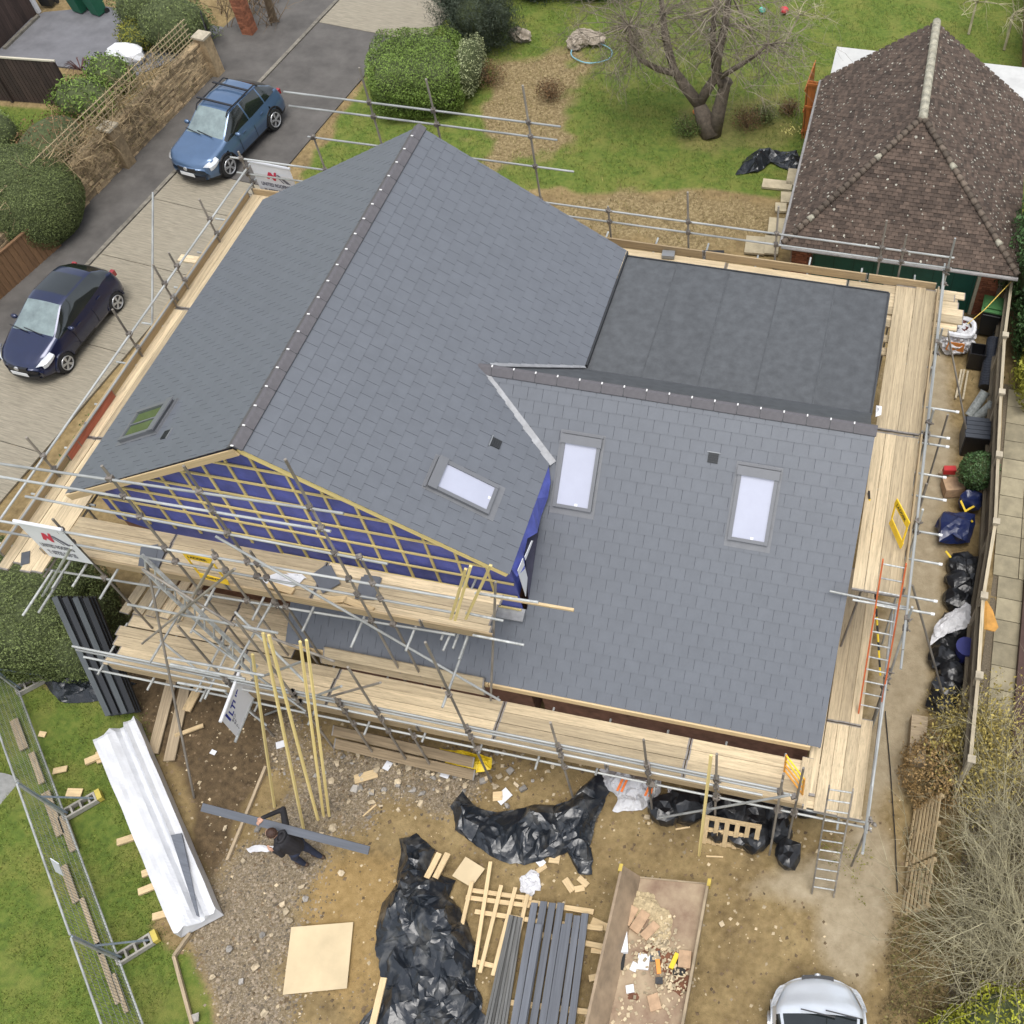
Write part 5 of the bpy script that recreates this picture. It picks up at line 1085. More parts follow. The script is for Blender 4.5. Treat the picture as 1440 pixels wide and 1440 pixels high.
# ================================================================== things lying in the yard
tarp_m = polythene('black_polythene', (.014, .017, .021), (.05, .055, .06), .26); tarp2_m = polythene('dusty_polythene', (.014, .018, .024), (.13, .13, .125), .28)
def crumple(x, y, s=1.0, seed=0.0):
    v = 0; a = 1.0; f = 1.0/s
    for k in range(4):
        n_ = mnoise.noise(V(x*f+seed, y*f*1.15-seed, seed*3.1)); v += a*(1-abs(n_)*2.6); a *= .36; f *= 2.3
    return v
from mathutils import geometry as mgeo
def tarp(poly, name, label, cat, mat=None, h=.3, s=.8, seed=1, step=.05, z0=0.0, grp=None):
    """thin sheet thrown down: long flat facets between sharp creases, then two rounds of finer rumpling"""
    P = [at(a, b, z0+.1) for a, b in poly]; rn = random.Random(int(seed*100)); n_ = len(P); bnd = []; k_ = s/.7
    for i in range(n_):
        a, b = P[i], P[(i+1) % n_]; m_ = max(1, int((b-a).length/(.26*k_)))
        for k in range(m_): q = a.lerp(b, k/m_); bnd.append(V(q.x+rn.uniform(-.04, .04)*k_, q.y+rn.uniform(-.04, .04)*k_))
    xs = [p.x for p in bnd]; ys_ = [p.y for p in bnd]; ins = []; sp = .17*k_; cx_, cy_ = sum(xs)/len(xs), sum(ys_)/len(ys_)
    R_ = max(max(xs)-min(xs), max(ys_)-min(ys_)); n2 = int(R_/sp)+2
    for j in range(-n2, n2):
        for i in range(-n2, n2):
            u_, w_ = (i+rn.uniform(-.48, .48))*sp*1.9, (j+rn.uniform(-.48, .48))*sp*.72; an = seed+1.3*mnoise.noise(V(u_*.5, w_*.5, seed))
            ins.append((cx_+u_*math.cos(an)-w_*math.sin(an), cy_+u_*math.sin(an)+w_*math.cos(an)))
    X = np.array([p[0] for p in ins]); Y = np.array([p[1] for p in ins]); d = poly_sd([tuple(p) for p in bnd], X, Y); ins = [V(*p) for p, q in zip(ins, d) if q > sp*.3]
    vv, ee, ff, *_ = mgeo.delaunay_2d_cdt(bnd+ins, [(i, (i+1) % len(bnd)) for i in range(len(bnd))], [], 1, 1e-5)
    D = poly_sd([tuple(p) for p in bnd], np.array([v.x for v in vv]), np.array([v.y for v in vv])); vs_ = []
    for v, dd in zip(vv, D):
        e = max(0, min(1, dd/.3)); hump = e**.7*h*(.25+.9*max(0, .3+mnoise.noise(V(v.x*.8, v.y*.8, seed))))
        vs_.append(V(v.x, v.y, z0+.01+hump+(.25+.75*e)*rn.choice((rn.uniform(0, .05), rn.uniform(.05, .2)))*min(1.2, h/.3)))
    tris = [(f[0], f[k], f[k+1]) for f in ff for k in range(1, len(f)-1)]
    for amp in (.016, .006):
        mid = {}; nf = []
        def mp(a, b):
            k = (min(a, b), max(a, b))
            if k not in mid: q = (vs_[a]+vs_[b])/2; mid[k] = len(vs_); vs_.append(q+V(rn.gauss(0, amp), rn.gauss(0, amp), rn.gauss(0, amp)*min(1, h/.25)))
            return mid[k]
        for a, b, c_ in tris: ab, bc, ca = mp(a, b), mp(b, c_), mp(c_, a); nf += [(a, ab, ca), (ab, b, bc), (ca, bc, c_), (ab, bc, ca)]
        tris = nf
    me_ = np_mesh(name, np.array([tuple(v) for v in vs_]), np.array(tris), mat or tarp_m, True); me_.set_sharp_from_angle(angle=R(16)); o = place(name, me_); return tag(o, label, cat, grp)
tarp([(632, 1130), (648, 1112), (668, 1130), (700, 1140), (760, 1132), (800, 1125), (815, 1105), (845, 1085), (856, 1110), (840, 1150), (828, 1190), (834, 1232), (815, 1225), (800, 1195), (760, 1212), (715, 1214), (680, 1195), (640, 1165)], 'tarpaulin', 'crumpled black polythene sheet between scaffold front and skip body', 'tarpaulin', tarp2_m, .38, .75, 1.3, grp='black polythene sheets')
tarp([(563, 1178), (585, 1172), (610, 1195), (600, 1220), (640, 1235), (632, 1260), (655, 1290), (668, 1330), (665, 1380), (685, 1440), (520, 1480), (505, 1440), (540, 1390), (525, 1330), (535, 1270), (560, 1240)], 'tarpaulin', 'big heap of crumpled black polythene at the bottom left of the timber lattice', 'tarpaulin', tarp2_m, .55, .7, 4.7, grp='black polythene sheets')
tarp([(1035, 243), (1050, 218), (1075, 208), (1120, 210), (1135, 235), (1110, 236), (1085, 226), (1065, 240)], 'tarpaulin', 'black polythene sheet on the back lawn beside the garage', 'tarpaulin', tarp_m, .28, .7, 6.2, .07, grp='black polythene sheets')
tarp([(55, 950), (90, 935), (140, 945), (190, 960), (130, 985), (80, 985)], 'tarpaulin', 'black polythene at the foot of the dark hedge by the gutters', 'tarpaulin', tarp_m, .2, .6, 8.2, .08, grp='black polythene sheets')
def blob(name, P, r, mat, label=None, cat=None, grp=None, parent=None, seed=0, k=.16, tie=False, sub=4):
    bm = bmesh.new(); bmesh.ops.create_icosphere(bm, subdivisions=2 if 'bag' in mat.name and 'white' not in mat.name else sub, radius=1)
    for v in bm.verts:
        d = v.co.copy(); d *= 1+random.uniform(-.13, .13)*('bag' in mat.name); c_ = crumple(d.x*1.4+d.z, d.y*1.4-d.z*.7, 1.0, seed+.37); f = 1+k*(c_-.6)
        if tie and d.z > .75: f *= 1-.55*(d.z-.75)/.25
        v.co = V(d.x*r[0]*f, d.y*r[1]*f, max(-.75, d.z*(1 if not (tie and d.z > .9) else 1.25))*r[2]*f)
    if 'bag' in mat.name and 'white' not in mat.name: bmesh.ops.subdivide_edges(bm, edges=bm.edges[:], cuts=2, use_grid_fill=True, fractal=.35, along_normal=.2, seed=int(seed))
    me_ = bpy.data.meshes.new(name); bm.to_mesh(me_); bm.free(); me_.materials.append(mat); me_.polygons.foreach_set('use_smooth', [True]*len(me_.polygons)); me_.set_sharp_from_angle(angle=R(17))
    o = place(name, me_, parent); o.location = Vector(P)+V(0, 0, r[2]*.74); return tag(o, label, cat, grp) if label else o
bag_m = polythene('black_bag', (.011, .012, .014), (.035, .035, .036), .3); blueb_m = polythene('blue_bag', (.013, .022, .085), (.05, .06, .12), .32); wbag_m = M('white_woven_bag', (.6, .6, .61), .7, .14, 6, 1.0, 5, bdist=.06)
bagL = 'black rubbish bags heaped along the side fence'
for i, (px, py, r) in enumerate(((1352, 793, .3), (1366, 798, .28), (1348, 818, .3), (1362, 825, .3), (1345, 842, .28), (1330, 905, .25), (1342, 880, .3), (1328, 925, .3), (1340, 945, .3), (1332, 968, .3), (1325, 990, .28), (1357, 848, .25))):
    blob('rubbish_bag', at(px, py, .2)-V(0, 0, .2), (r*1.2, r*1.1, r*.85), bag_m, 'black rubbish bag in the heap along the side fence', 'rubbish bag', bagL, seed=i*1.7, tie=i % 3 == 0)
blob('rubbish_bag', at(1341, 748, .1), (.5, .52, .33), blueb_m, 'large dark blue rubbish bag beside the clipped pot shrub', 'rubbish bag', seed=31, k=.26)
blob('rubbish_bag', at(1362, 712, .1), (.3, .25, .3), blueb_m, 'small dark blue rubbish bag with yellow strap behind the large blue one', 'rubbish bag', seed=37)
for k, (a, b) in enumerate((((1351, 704), (1358, 720)), ((1370, 712), (1357, 719)), ((1330, 775), (1337, 784)), ((1361, 728), (1368, 734)))):
    o = MB().beam(at(*a, .55), at(*b, .5), .05, .02).build('yellow_strip', hz_m); tag(o, ('yellow strip across the small blue bag', 'second yellow strip forming a corner on the small blue bag', 'yellow strip at the foot of the large blue bag', 'yellow strip on the large blue bag top')[k], 'strip', 'yellow strips on the blue bags')
tarp([(1313, 880), (1330, 862), (1360, 845), (1370, 850), (1368, 875), (1345, 885), (1318, 897), (1308, 905)], 'rubble_sack', 'flattened white rubble sack lying over the black bags by the fence', 'sack', wbag_m, .2, .5, 9.9, .045, .5)
bk = thing('bucket', at(1352, 925, .0), 'dark blue plastic tub among the black bags', 'bucket'); MB().tube([tuple(at(1352, 925, .1)), tuple(at(1352, 925, .1)+V(0, 0, .55))], [.17, .22], 16).build('tub', M('tub_blue', (.03, .035, .17), .45, .1), bk)
MB().tube([tuple(at(1352, 925, .1)+V(0, 0, .55)), tuple(at(1352, 925, .1)+V(0, 0, .58))], .235, 16).build('rim', MATS['tub_blue'], bk)
# bags under the front scaffold
for i, (px, py, r, m, lab) in enumerate(((870, 1105, .5, wbag_m, 'white builders bag with orange band left under the front scaffold'), (905, 1112, .42, wbag_m, 'white builders bag with orange band nearer the scaffold pole'), (948, 1118, .3, wbag_m, 'small white bag on the black bags under the scaffold'))):
    o = tarp(([(843, 1080), (885, 1078), (892, 1094), (868, 1122), (852, 1110)], [(878, 1086), (930, 1092), (930, 1112), (905, 1138), (860, 1140), (868, 1122)], [(938, 1104), (958, 1106), (955, 1128), (940, 1130)])[i], 'builders_bag', lab, 'builders bag', m, .6, .5, 21.3+i, grp='builders bags under the front scaffold')
    if i < 2:
        u = V(.28, .9, 0).normalized(); c0 = at(px-2+4*i, py+8, .5)
        for t in (0, .09): MB().beam(c0+V(t, 0, .03), c0+V(t+.07, .28, .12), .05, .012).build('orange_band', M('band_orange', (.75, .17, .02), .6, .1), o)
for i, (px, py, r) in enumerate(((935, 1140, .33), (965, 1135, .35), (990, 1130, .3), (1030, 1140, .35), (1058, 1150, .35), (1062, 1178, .33), (1090, 1140, .33), (1095, 1168, .3), (1115, 1128, .3), (1010, 1165, .3), (1040, 1172, .3), (1135, 1132, .28))):
    blob('rubbish_bag', at(px, py, .2)-V(0, 0, .2), (r*1.1, r, r*1.0), bag_m, 'black rubbish bag in the heap under the front scaffold', 'rubbish bag', 'black rubbish bags under the front scaffold', seed=70+i*1.3, tie=i % 2 == 0)
blob('rubbish_bag', at(1107, 1203, .1), (.27, .33, .24), bag_m, 'single black rubbish bag out in the open beside the grey ladder', 'rubbish bag', seed=95, tie=True)
tarp([(618, 1050), (632, 1052), (660, 1056), (692, 1064), (690, 1080), (670, 1084), (645, 1084), (625, 1072)], 'yellow_sack', 'crumpled yellow sack on the boards below the front scaffold', 'sack', M('sack_yellow', (.78, .56, .02), .5, .15, 5), .22, .45, 12.2, .04, .25)
for k, (px, py, s_, lab) in enumerate(((820, 1170+73, .24, 'white plastic bag between tarpaulin and grey cladding'),)): tarp([(730, 1235), (745, 1222), (756, 1226), (760, 1250), (742, 1260), (732, 1255)], 'plastic_bag', lab, 'bag', M('thin_white_plastic', (.6, .6, .62), .35, .15, 5), .2, .35, 15, .035)
tarp([(345, 1192), (360, 1187), (385, 1188), (402, 1184), (403, 1189), (386, 1193), (350, 1198)], 'plastic_strip', 'thin clear plastic strip trailing from the worker', 'plastic strip', MATS['thin_white_plastic'], .06, .3, 16, .035)
# ------------------------------------------------------------------ skip body
skip_m = M('worn_brown_steel', (.2, .125, .08), .75, .35, 2.4, .4, 12, detail=11, col2=(.40, .31, .2)); rustp_m = M('rust_patch', (.17, .07, .035), .85, .4, 2.5, detail=8); skiprim_m = M('skip_rim', (.3, .235, .15), .75, .3, 3)
skp = thing('tipper_body', at(910, 1330), 'open worn steel tipper body holding broken bricks and litter', 'tipper body')
ZB, ZT = .55, 1.22; A_, B_ = at(873, 1217, ZT), at(998, 1238, .77); C_, D_ = at(957, 1460, .77), at(822, 1445, ZT); A_.z = B_.z = C_.z = D_.z = ZT
u_ = (B_-A_).normalized(); wdt = (B_-A_).length; v_ = ((D_-A_)+(C_-B_)); v_.z = 0; v_.normalize(); Ls = 4.3
fl = lambda a, b, z: V(A_.x, A_.y, 0)+u_*a+v_*b+V(0, 0, z)
fsk = MB().frame(fl(0, 0, ZB-.08), u_*wdt, v_*Ls, (0, 0, .08)).build('floor', skip_m, skp)
MB().prism([fl(0, 0, ZB+.001), fl(.36, 0, ZB+.001), fl(.05, 0, ZT), fl(0, 0, ZT)], v_*Ls).build('side_wall', M('streaked_steel', (.29, .215, .14), .75, .35, 2, .3, 10, stretch=(1, 1, 1)), skp); MB().frame(fl(wdt-.05, .0, ZB+.001), u_*.05, v_*Ls, (0, 0, .22)).build('side_wall', skiprim_m, skp)
MB().frame(fl(.06, -.0, ZB+.001), u_*(wdt-.11), v_*.03, (0, 0, .02)).build('sill', skiprim_m, skp)
MB().frame(fl(-.03, -.03, ZB), u_*.07, v_*.14, (0, 0, ZT-ZB+.015)).build('yellow_corner', M('worn_yellow', (.46, .34, .06), .7, .3, 6), skp); MB().frame(fl(wdt-.04, -.03, ZB), u_*.07, v_*.14, (0, 0, .25)).build('yellow_corner', M('worn_yellow', (.46, .34, .06), .7, .3, 6), skp)
for a in (.3, wdt-.3): MB().frame(fl(a-.06, .1, .28), u_*.12, v_*Ls, (0, 0, ZB-.37)).build('chassis_beam', trim_m, skp)
for a in (.28, wdt-.28): MB().tube([fl(a-.12, 1.6, .3), fl(a+.12, 1.6, .3)], .3, 18).build('wheel', tyre_m, skp)
for k, (a, b, r) in enumerate(((1.35, 1.55, .45), (.95, 1.35, .3), (1.6, 1.9, .35), (.5, 3.0, .4), (1.3, 3.1, .35), (.7, 2.2, .16), (1.75, 3.0, .25), (.25, 3.05, .3))):
    pts_ = [fl(min(wdt-.07, max(.08, a+math.cos(t)*r*(.7+.5*mnoise.noise(V(math.cos(t)*2, math.sin(t)*2, k))))), b+math.sin(t)*r*.6*(.8+.6*mnoise.noise(V(math.cos(t)*2, math.sin(t)*2, k+9))), ZB+.004+k*.0006) for t in np.linspace(0, 6.1, 22)]
    MB().add(pts_, [tuple(range(22))]).build('rust_patch', rustp_m, skp)
def rub(px, py, z, sz, rz, mat, name, label, cat, grp=None, jag=.12, tilt=.1):
    P = at(px, py, z); mb = MB().box((0, 0, 0), sz) if name != 'stone' or random.random() < .35 else MB().ell((0, 0, 0), (sz[0]*.6, sz[1]*.6, sz[2]*.6), 6, 3, nz=.6, seed=px); mb.v = [tuple(Vector(v)+V(*(random.uniform(-jag, jag)*min(sz) for _ in range(3)))) for v in mb.v]
    o = mb.build(name, mat); o.location = P+V(0, 0, sz[2]/2); o.rotation_euler = (random.uniform(-tilt, tilt), random.uniform(-tilt, tilt), rz); return tag(o, label, cat, grp)
cardb_m = M('buff_brick', (.42, .28, .17), .85, .2, 8); sandh_m = M('pale_mortar_heap', (.43, .34, .2), .95, .35, 14, 1.0, 22, bdist=.03); orangeb = M('orange_plastic', (.7, .25, .02), .45, .1)
for k, (px, py, sx, sy, rz, lab) in enumerate(((887, 1288, .17, .36, -.3, 'leftmost of the long buff bricks in the tipper body'), (900, 1297, .2, .42, -.35, 'middle long buff brick in the tipper body'), (914, 1310, .17, .36, -.55, 'rightmost of the long buff bricks in the tipper body'), (963, 1350, .24, .3, .1, 'square buff block by the right side of the tipper body'), (920, 1410, .22, .28, .5, 'yellowish broken stone near the bottom of the tipper body'))):
    rub(px, py, ZB, (sx, sy, .1), rz, cardb_m, 'brick', lab, 'brick', 'bricks in the tipper body')
blob('mortar_heap', at(900, 1272, ZB)-V(0, 0, .04), (.38, .24, .06), sandh_m, 'pale heap of mortar behind the bricks in the tipper body', 'heap', seed=11, k=.25); blob('mortar_heap', at(928, 1306, ZB)-V(0, 0, .03), (.22, .36, .045), sandh_m, 'low pale heap of mortar right of the long bricks', 'heap', seed=13, k=.25)
for (px, py, sx, sy, sz, rz, m, nm, lab, cat) in ((876, 1325, .18, .42, .1, .3, white_m, 'paper_sack', 'white and blue paper sack along the left side of the tipper body', 'sack'), (905, 1353, .22, .28, .05, .1, white_m, 'paper_sheet', 'white folded paper in the middle of the tipper body', 'paper'), (892, 1360, .12, .16, .04, -.2, white_m, 'paper_sheet', 'small white paper left of the folded paper', 'paper'), (926, 1360, .08, .26, .07, .35, orangeb, 'orange_tube', 'orange sealant tube lying in the tipper body', 'tube'), (948, 1352, .09, .3, .08, -.2, hz_m, 'drinks_bottle', 'yellow and dark bottle lying in the tipper body', 'bottle'), (927, 1380, .14, .12, .08, .2, trim_m, 'can', 'small dark can in the tipper body', 'can'), (886, 1391, .15, .14, .05, .4, white_m, 'paper_scrap', 'crumpled white paper near the lower left of the tipper body', 'paper'), (921, 1345, .2, .18, .03, .3, slab_m2, 'slate_piece', 'grey slate piece behind the orange tube', 'slate'), (868, 1305, .07, .24, .08, .1, M('orange_red', (.6, .1, .03), .5, .1), 'red_tube', 'orange red tube against the left side of the tipper body', 'tube')):
    rub(px, py, ZB, (sx, sy, sz), rz, m, nm, lab, cat, jag=.05)
# ------------------------------------------------------------------ timber and cladding
ply_m = M('plywood', (.56, .45, .28), .8, .12, 1.5, detail=7)
P4 = [at(*p, .03) for p in ((410, 1304), (497, 1297), (488, 1390), (398, 1399))]
tag(MB().prism([p-V(0, 0, .0) for p in P4], (0, 0, .018)).build('plywood_sheet', ply_m), 'square pale plywood sheet lying flat on the yard', 'plywood')
tag(MB().prism([at(*p, .12) for p in ((655, 1205), (682, 1222), (663, 1248), (636, 1232))], (0, 0, .02)).build('plywood_offcut', ply_m), 'small square plywood offcut beside the top of the timber lattice', 'plywood')
lat = thing('timber_lattice', at(700, 1290), 'raw timber lattice frame lying between black heap and grey cladding', 'lattice')
for a, b in (((690, 1212), (667, 1360)), ((705, 1245), (675, 1368)), ((725, 1248), (693, 1372)), ((742, 1258), (718, 1365)), ((664, 1240), (650, 1300))): plank('batten', at(*a, .2), at(*b, .2), .075, .045, lat, newwood_m)
for a, b in (((655, 1262), (745, 1274)), ((662, 1252), (748, 1264)), ((668, 1282), (760, 1296)), ((668, 1352), (700, 1360))): plank('crosspiece', at(*a, .14), at(*b, .14), .085, .04, lat, newwood_m)
clad_m = M('grey_cladding', (.105, .115, .135), .6, .2, 3, obj=.22, stretch=(1, 8, 8)); clad2_m = M('weathered_decking', (.11, .11, .105), .8, .35, 4, obj=.3, stretch=(1, 12, 12))
cs = thing('cladding_stack', at(770, 1350), 'stack of long grey composite boards on bearers left of the tipper body', 'boards')
for k, (a, b) in enumerate((((752, 1270), (718, 1470)), ((765, 1268), (731, 1470)), ((777, 1270), (745, 1470)), ((789, 1270), (758, 1470)), ((801, 1285), (774, 1470)), ((812, 1288), (787, 1470)), ((823, 1285), (800, 1470)), ((758, 1300), (728, 1475)), ((795, 1300), (768, 1475)))):
    z = .22+.10*(k % 3 == 1)+(.07 if k > 6 else 0); plank('board', at(*a, z), at(*b, z), .135, .07, cs, clad_m)
for a, b in (((735, 1268), (835, 1283)), ((745, 1312), (850, 1332)), ((700, 1408), (840, 1425)), ((790, 1300), (848, 1306))): plank('bearer', at(*a, .06), at(*b, .06), .1, .1, cs, newwood_m)
cs2 = thing('decking_stack', at(708, 1370), 'narrow stack of old grey decking strips beside the timber lattice', 'boards')
for k in range(7):
    t = k/6; a, b = (718+16*t, 1287+4*t), (678+30*t, 1462); z = .2+.05*(k % 2); plank('strip', at(*a, z), at(*b, z), .05, .06, cs2, clad2_m)
# long timbers under the black heap
for k, (a, b, lab) in enumerate((((618, 1200), (600, 1235), 'left of two timber ends poking from the black heap top'), ((630, 1200), (612, 1235), 'right of two timber ends poking from the black heap top'), ((540, 1375), (522, 1450), 'pale plank at the lower left edge of the black heap'))):
    o = plank('timber', at(*a, .3), at(*b, .3), .12, .05, None, newwood_m); tag(o, lab, 'timber', 'timbers under the black heap')
# white wrapped bundle
wb = thing('wrapped_bundle', at(215, 1160), 'long white plastic wrapped bundle of boards on the left lawn', 'bundle'); zt = .42
c4 = [at(130, 1040, zt), at(188, 1008, zt), at(304, 1280, zt), at(243, 1312, zt)]; n_ = 60; m_ = 14; G_ = []
prof_ = [-.38, .0, .0, .01, .0, .03, .0, -.03, -.14, -.11, .05, -.02, .0, .0, -.38]
for j in range(n_+1):
    t = j/n_; l_, r_ = c4[0].lerp(c4[3], t), c4[1].lerp(c4[2], t); en = .06*math.sin(9*t)*0
    for i in range(m_+1):
        s = min(1, max(0, (i-1)/(m_-2))); p = l_.lerp(r_, s)+V(0, 0, prof_[i]+.045*mnoise.noise(V(i*.5, t*9, 3)))
        if j in (0, n_): p = p+(c4[0]-c4[3]).normalized()*(.12*mnoise.noise(V(i*.9, j, 1)))*(1 if j == 0 else -1)+V(0, 0, -.03)
        G_.append(p)
k1 = m_+1; mb = MB(); mb.add(G_, [(j*k1+i, (j+1)*k1+i, (j+1)*k1+i+1, j*k1+i+1) for j in range(n_) for i in range(m_)]); e0 = [p for p in G_[:k1]]; e1 = [p for p in G_[-k1:]]
mb.add(e0, [tuple(range(k1))]); mb.add(e1, [tuple(range(k1))[::-1]]); mb.build('wrapping', M('white_wrap', (.6, .61, .63), .45, .1, 3, .5, 8), wb, smooth=False)
MB().prism([at(*p, zt+.05) for p in ((241, 1175), (256, 1172), (281, 1290), (277, 1288))], (0, 0, .03)).build('grey_board', clad_m, wb)
for k, (a, b, lab) in enumerate((((195, 1255), (225, 1235), 'bearer plank'), ((165, 1185), (190, 1172), ''), ((215, 1290), (240, 1280), ''), ((200, 1230), (215, 1215), ''), ((120, 1072), (140, 1055), ''))):
    plank('bearer', at(*a, .04), at(b[0]+40, b[1]-8, .04), .14, .07, wb, newwood_m)
# stack of black gutters leaning by the hedge
gs = thing('gutter_stack', at(150, 1000), 'stack of long black square gutters leaning against the scaffold corner', 'gutters'); gut_m = M('black_gutter', (.02, .022, .025), .45, .2, 4, obj=.3); gutg_m = M('grey_gutter_face', (.075, .085, .09), .5, .15, 4, obj=.1)
for r in range(3):
    for k in range(4):
        t = (k+.5)/4; zt_, zb_ = 2.55-.1*r, .34-.1*r
        a, b = at(70+58*t+r*5, 839+1*t, zt_), at(147+46*t+r*4, 1006-6*t, zb_); plank('gutter', a, b, .11, .085, gs, gutg_m if (r == 0 and k in (0, 2)) else gut_m)
for q_ in (.3, .8): plank('prop', V(at(110, 900, .0).x-.6+q_, at(110, 900, .0).y, 0), at(95+20*q_, 850, 1.35), .08, .08, gs, oldwood_m)
# leaning treated battens
lean = [((355, 920), (386, 1135)), ((370, 890), (427, 1166)), ((378, 893), (447, 1153)), ((422, 902), (455, 1148)), ((431, 900), (463, 1148))]
for k, (a, b) in enumerate(lean):
    z1 = 2.95 if k != 0 else 2.4; yl = on(*a, 1, -2.25); o = plank('leaning_batten', at(*b, 0.0), yl, .05, .038, None, batten_m); tag(o, ('leftmost short yellow batten leaning on the front scaffold', 'yellow batten leaning on the front scaffold, left of the middle pair', 'yellow batten leaning on the front scaffold, right of the middle pair', 'yellow batten leaning on the front scaffold, left of the right pair', 'rightmost yellow batten leaning on the front scaffold')[k], 'batten', 'treated battens leaning on the front scaffold')
o = plank('leaning_batten', at(983, 1203, 0), on(1000, 1062, 1, -2.3), .05, .04, None, batten_m); tag(o, 'single yellow batten leaning on the scaffold beside the upright pallet', 'batten', 'treated battens leaning on the front scaffold')
# pallets
pal_m = M('tan_pallet', (.42, .32, .18), .85, .3, 2.5, .3, 40, obj=.2, stretch=(1.5, 14, 14))
def pallet(P, u, v, w_, h_, mat, label, nsl=6, nr=3, grp='timber pallets'):
    u, v = Vector(u).normalized(), Vector(v).normalized(); n_2 = u.cross(v); g = thing('pallet', P, label, 'pallet', grp); P = Vector(P)
    for k in range(nr): q_ = P+v*(h_*(.05+.9*k/(nr-1)))-n_2*.04; plank('bearer', q_, q_+u*w_, .08, .06, g, mat, up=n_2)
    for k in range(nsl): q_ = P+u*(w_*(.05+.9*k/(nsl-1))); plank('slat', q_, q_+v*h_, .095 if nsl < 7 else .055, .02, g, mat, up=n_2)
p0, p1 = at(986, 1185, 0), at(1064, 1199, 0); pallet(p0, p1-p0, V(.02, .25, .97), (p1-p0).length, .95, newwood_m, 'new timber pallet standing upright against the black bags', 6, 3)
pallet(at(1272, 1220, .0), V(.28, .1, .5), V(.05, 1, .1), .9, 1.25, pal_m, 'upper weathered pallet leaning on the shrub side of the passage', 8, 3); pallet(at(1266, 1290, .0), V(.3, .1, .42), V(.05, 1, .05), .75, 1.0, pal_m, 'lower weathered pallet leaning on the shrub side of the passage', 7, 3)
# things along the side passage
P = at(1341, 487, 0); bb = thing('bulk_bag', P, 'white bulk bag of dark red bricks at the rear right scaffold corner', 'bulk bag')
blob('bag_body', P, (.5, .45, .5), wbag_m, parent=None, seed=21, k=.07).parent = None
bb_o = bpy.data.objects[-1] if False else [o for o in COL.objects if o.name.startswith('bag_body')][-1]; adopt(bb_o, bb)
MB().tube([P+V(math.cos(t)*.42, math.sin(t)*.38, .78+.05*math.sin(3*t)) for t in np.linspace(0, 6.28, 18)], .07, 6).build('bag_rim', white_m, bb)
for k in range(9): MB().box(P+V(random.uniform(-.2, .2), random.uniform(-.18, .18), .77), (.2, .1, .07), random.uniform(0, 3)).build('brick', M('dark_red_brick', (.09, .025, .02), .85, .2), bb)
MB().prism([P+V(-.25, -.41, .25), P+V(.25, -.41, .25), P+V(.22, -.44, .6), P+V(-.22, -.44, .6)], (0, -.015, 0)).build('orange_print', M('print_orange', (.7, .25, .05), .6, .1), bb)
P = at(1370, 512, 0); bx = thing('planter_box', P, 'square black plastic planter beside the bulk bag', 'planter')
for a, b, sz in ((-.2, 0, (.03, .43, .6)), (.2, 0, (.03, .43, .6)), (0, -.2, (.37, .03, .6)), (0, .2, (.37, .03, .6))): MB().box((P.x+a, P.y+b, .3), sz, 0).build('side', black_m, bx)
MB().box((P.x, P.y, .12), (.37, .37, .2)).build('soil', black_m, bx)
cp_ = thing('corrugated_pipe', at(1380, 540), 'dark corrugated drain pipe standing in front of the green lidded bin', 'pipe'); a, b = at(1386, 545, .15), at(1398, 478, .55); cm = M('dark_blue_pipe', (.03, .036, .05), .5, .15, 5); rr = []; pp = []
for k in range(60): pp.append(a.lerp(b, k/59)); rr.append(.19+.012*(k % 2))
MB().tube(pp, rr, 18).build('pipe_wall', cm, cp_)
for k, (a, b, lab) in enumerate((((1363, 585), (1385, 552), 'left wire netting roll leaning by the corrugated pipe'), ((1372, 590), (1396, 568), 'right wire netting roll leaning by the fence'))):
    g = thing('netting_roll', at(*a), lab, 'netting roll', 'wire netting rolls'); MB().tube([at(*a, .15), at(*b, .6)], .13, 14).build('roll', M('netting', (.25, .27, .26), .6, .4, 14), g); MB().tube([at(*b, .6), at(*b, .6)+V(.01, .02, .02)], .14, 14).build('roll_end', M('netting', (.2,)*3), g)
P = at(1367, 628, 0); sb_ = thing('storage_box', P, 'dark grey louvred storage box against the fence', 'storage box'); bxm = M('box_grey', (.045, .052, .065), .5, .12)
MB().box((P.x, P.y, .38), (.62, .7, .76), .06).build('box_body', black_m, sb_)
for k in range(5): MB().box((P.x+.0, P.y-.28+k*.14, .775), (.62, .125, .03), .06).build('lid_slat', bxm, sb_)
MB().box((P.x-.325, P.y, .38), (.02, .7, .74), .06).build('side_panel', bxm, sb_)
for k, (px, py, sx, sy, sz, rz, m, nm, lab, cat) in enumerate(((1338, 690, .5, .42, .3, .3, cardb_m, 'cardboard_box', 'torn brown cardboard box beside the clipped pot shrub', 'box'), (1334, 664, .3, .16, .18, .2, M('box_red', (.5, .03, .03), .5, .1), 'red_packet', 'small red packet on the cardboard box', 'packet'), (1326, 668, .22, .2, .12, -.4, oldwood_m, 'timber_block', 'small weathered block left of the red packet', 'block'), (1395, 648, .08, .6, .5, .2, cpost_m, 'concrete_board', 'pale curved board leaning between storage box and fence', 'board'))):
    rub(px, py, 0 if nm != 'red_packet' else .3, (sx, sy, sz), rz, m, nm, lab, cat, jag=.06)
for k, (a, b) in enumerate((((1352, 520), (1344, 560)), ((1356, 520), (1348, 556)), ((1361, 522), (1354, 562)))):
    o = MB().beam(at(*a, .06), at(*b, .06), .05, .05).build('pale_rail', MATS['pale_capping']); tag(o, ('leftmost', 'middle', 'rightmost')[k]+' of the three pale rails below the black planter', 'rail', 'pale rails on the passage')
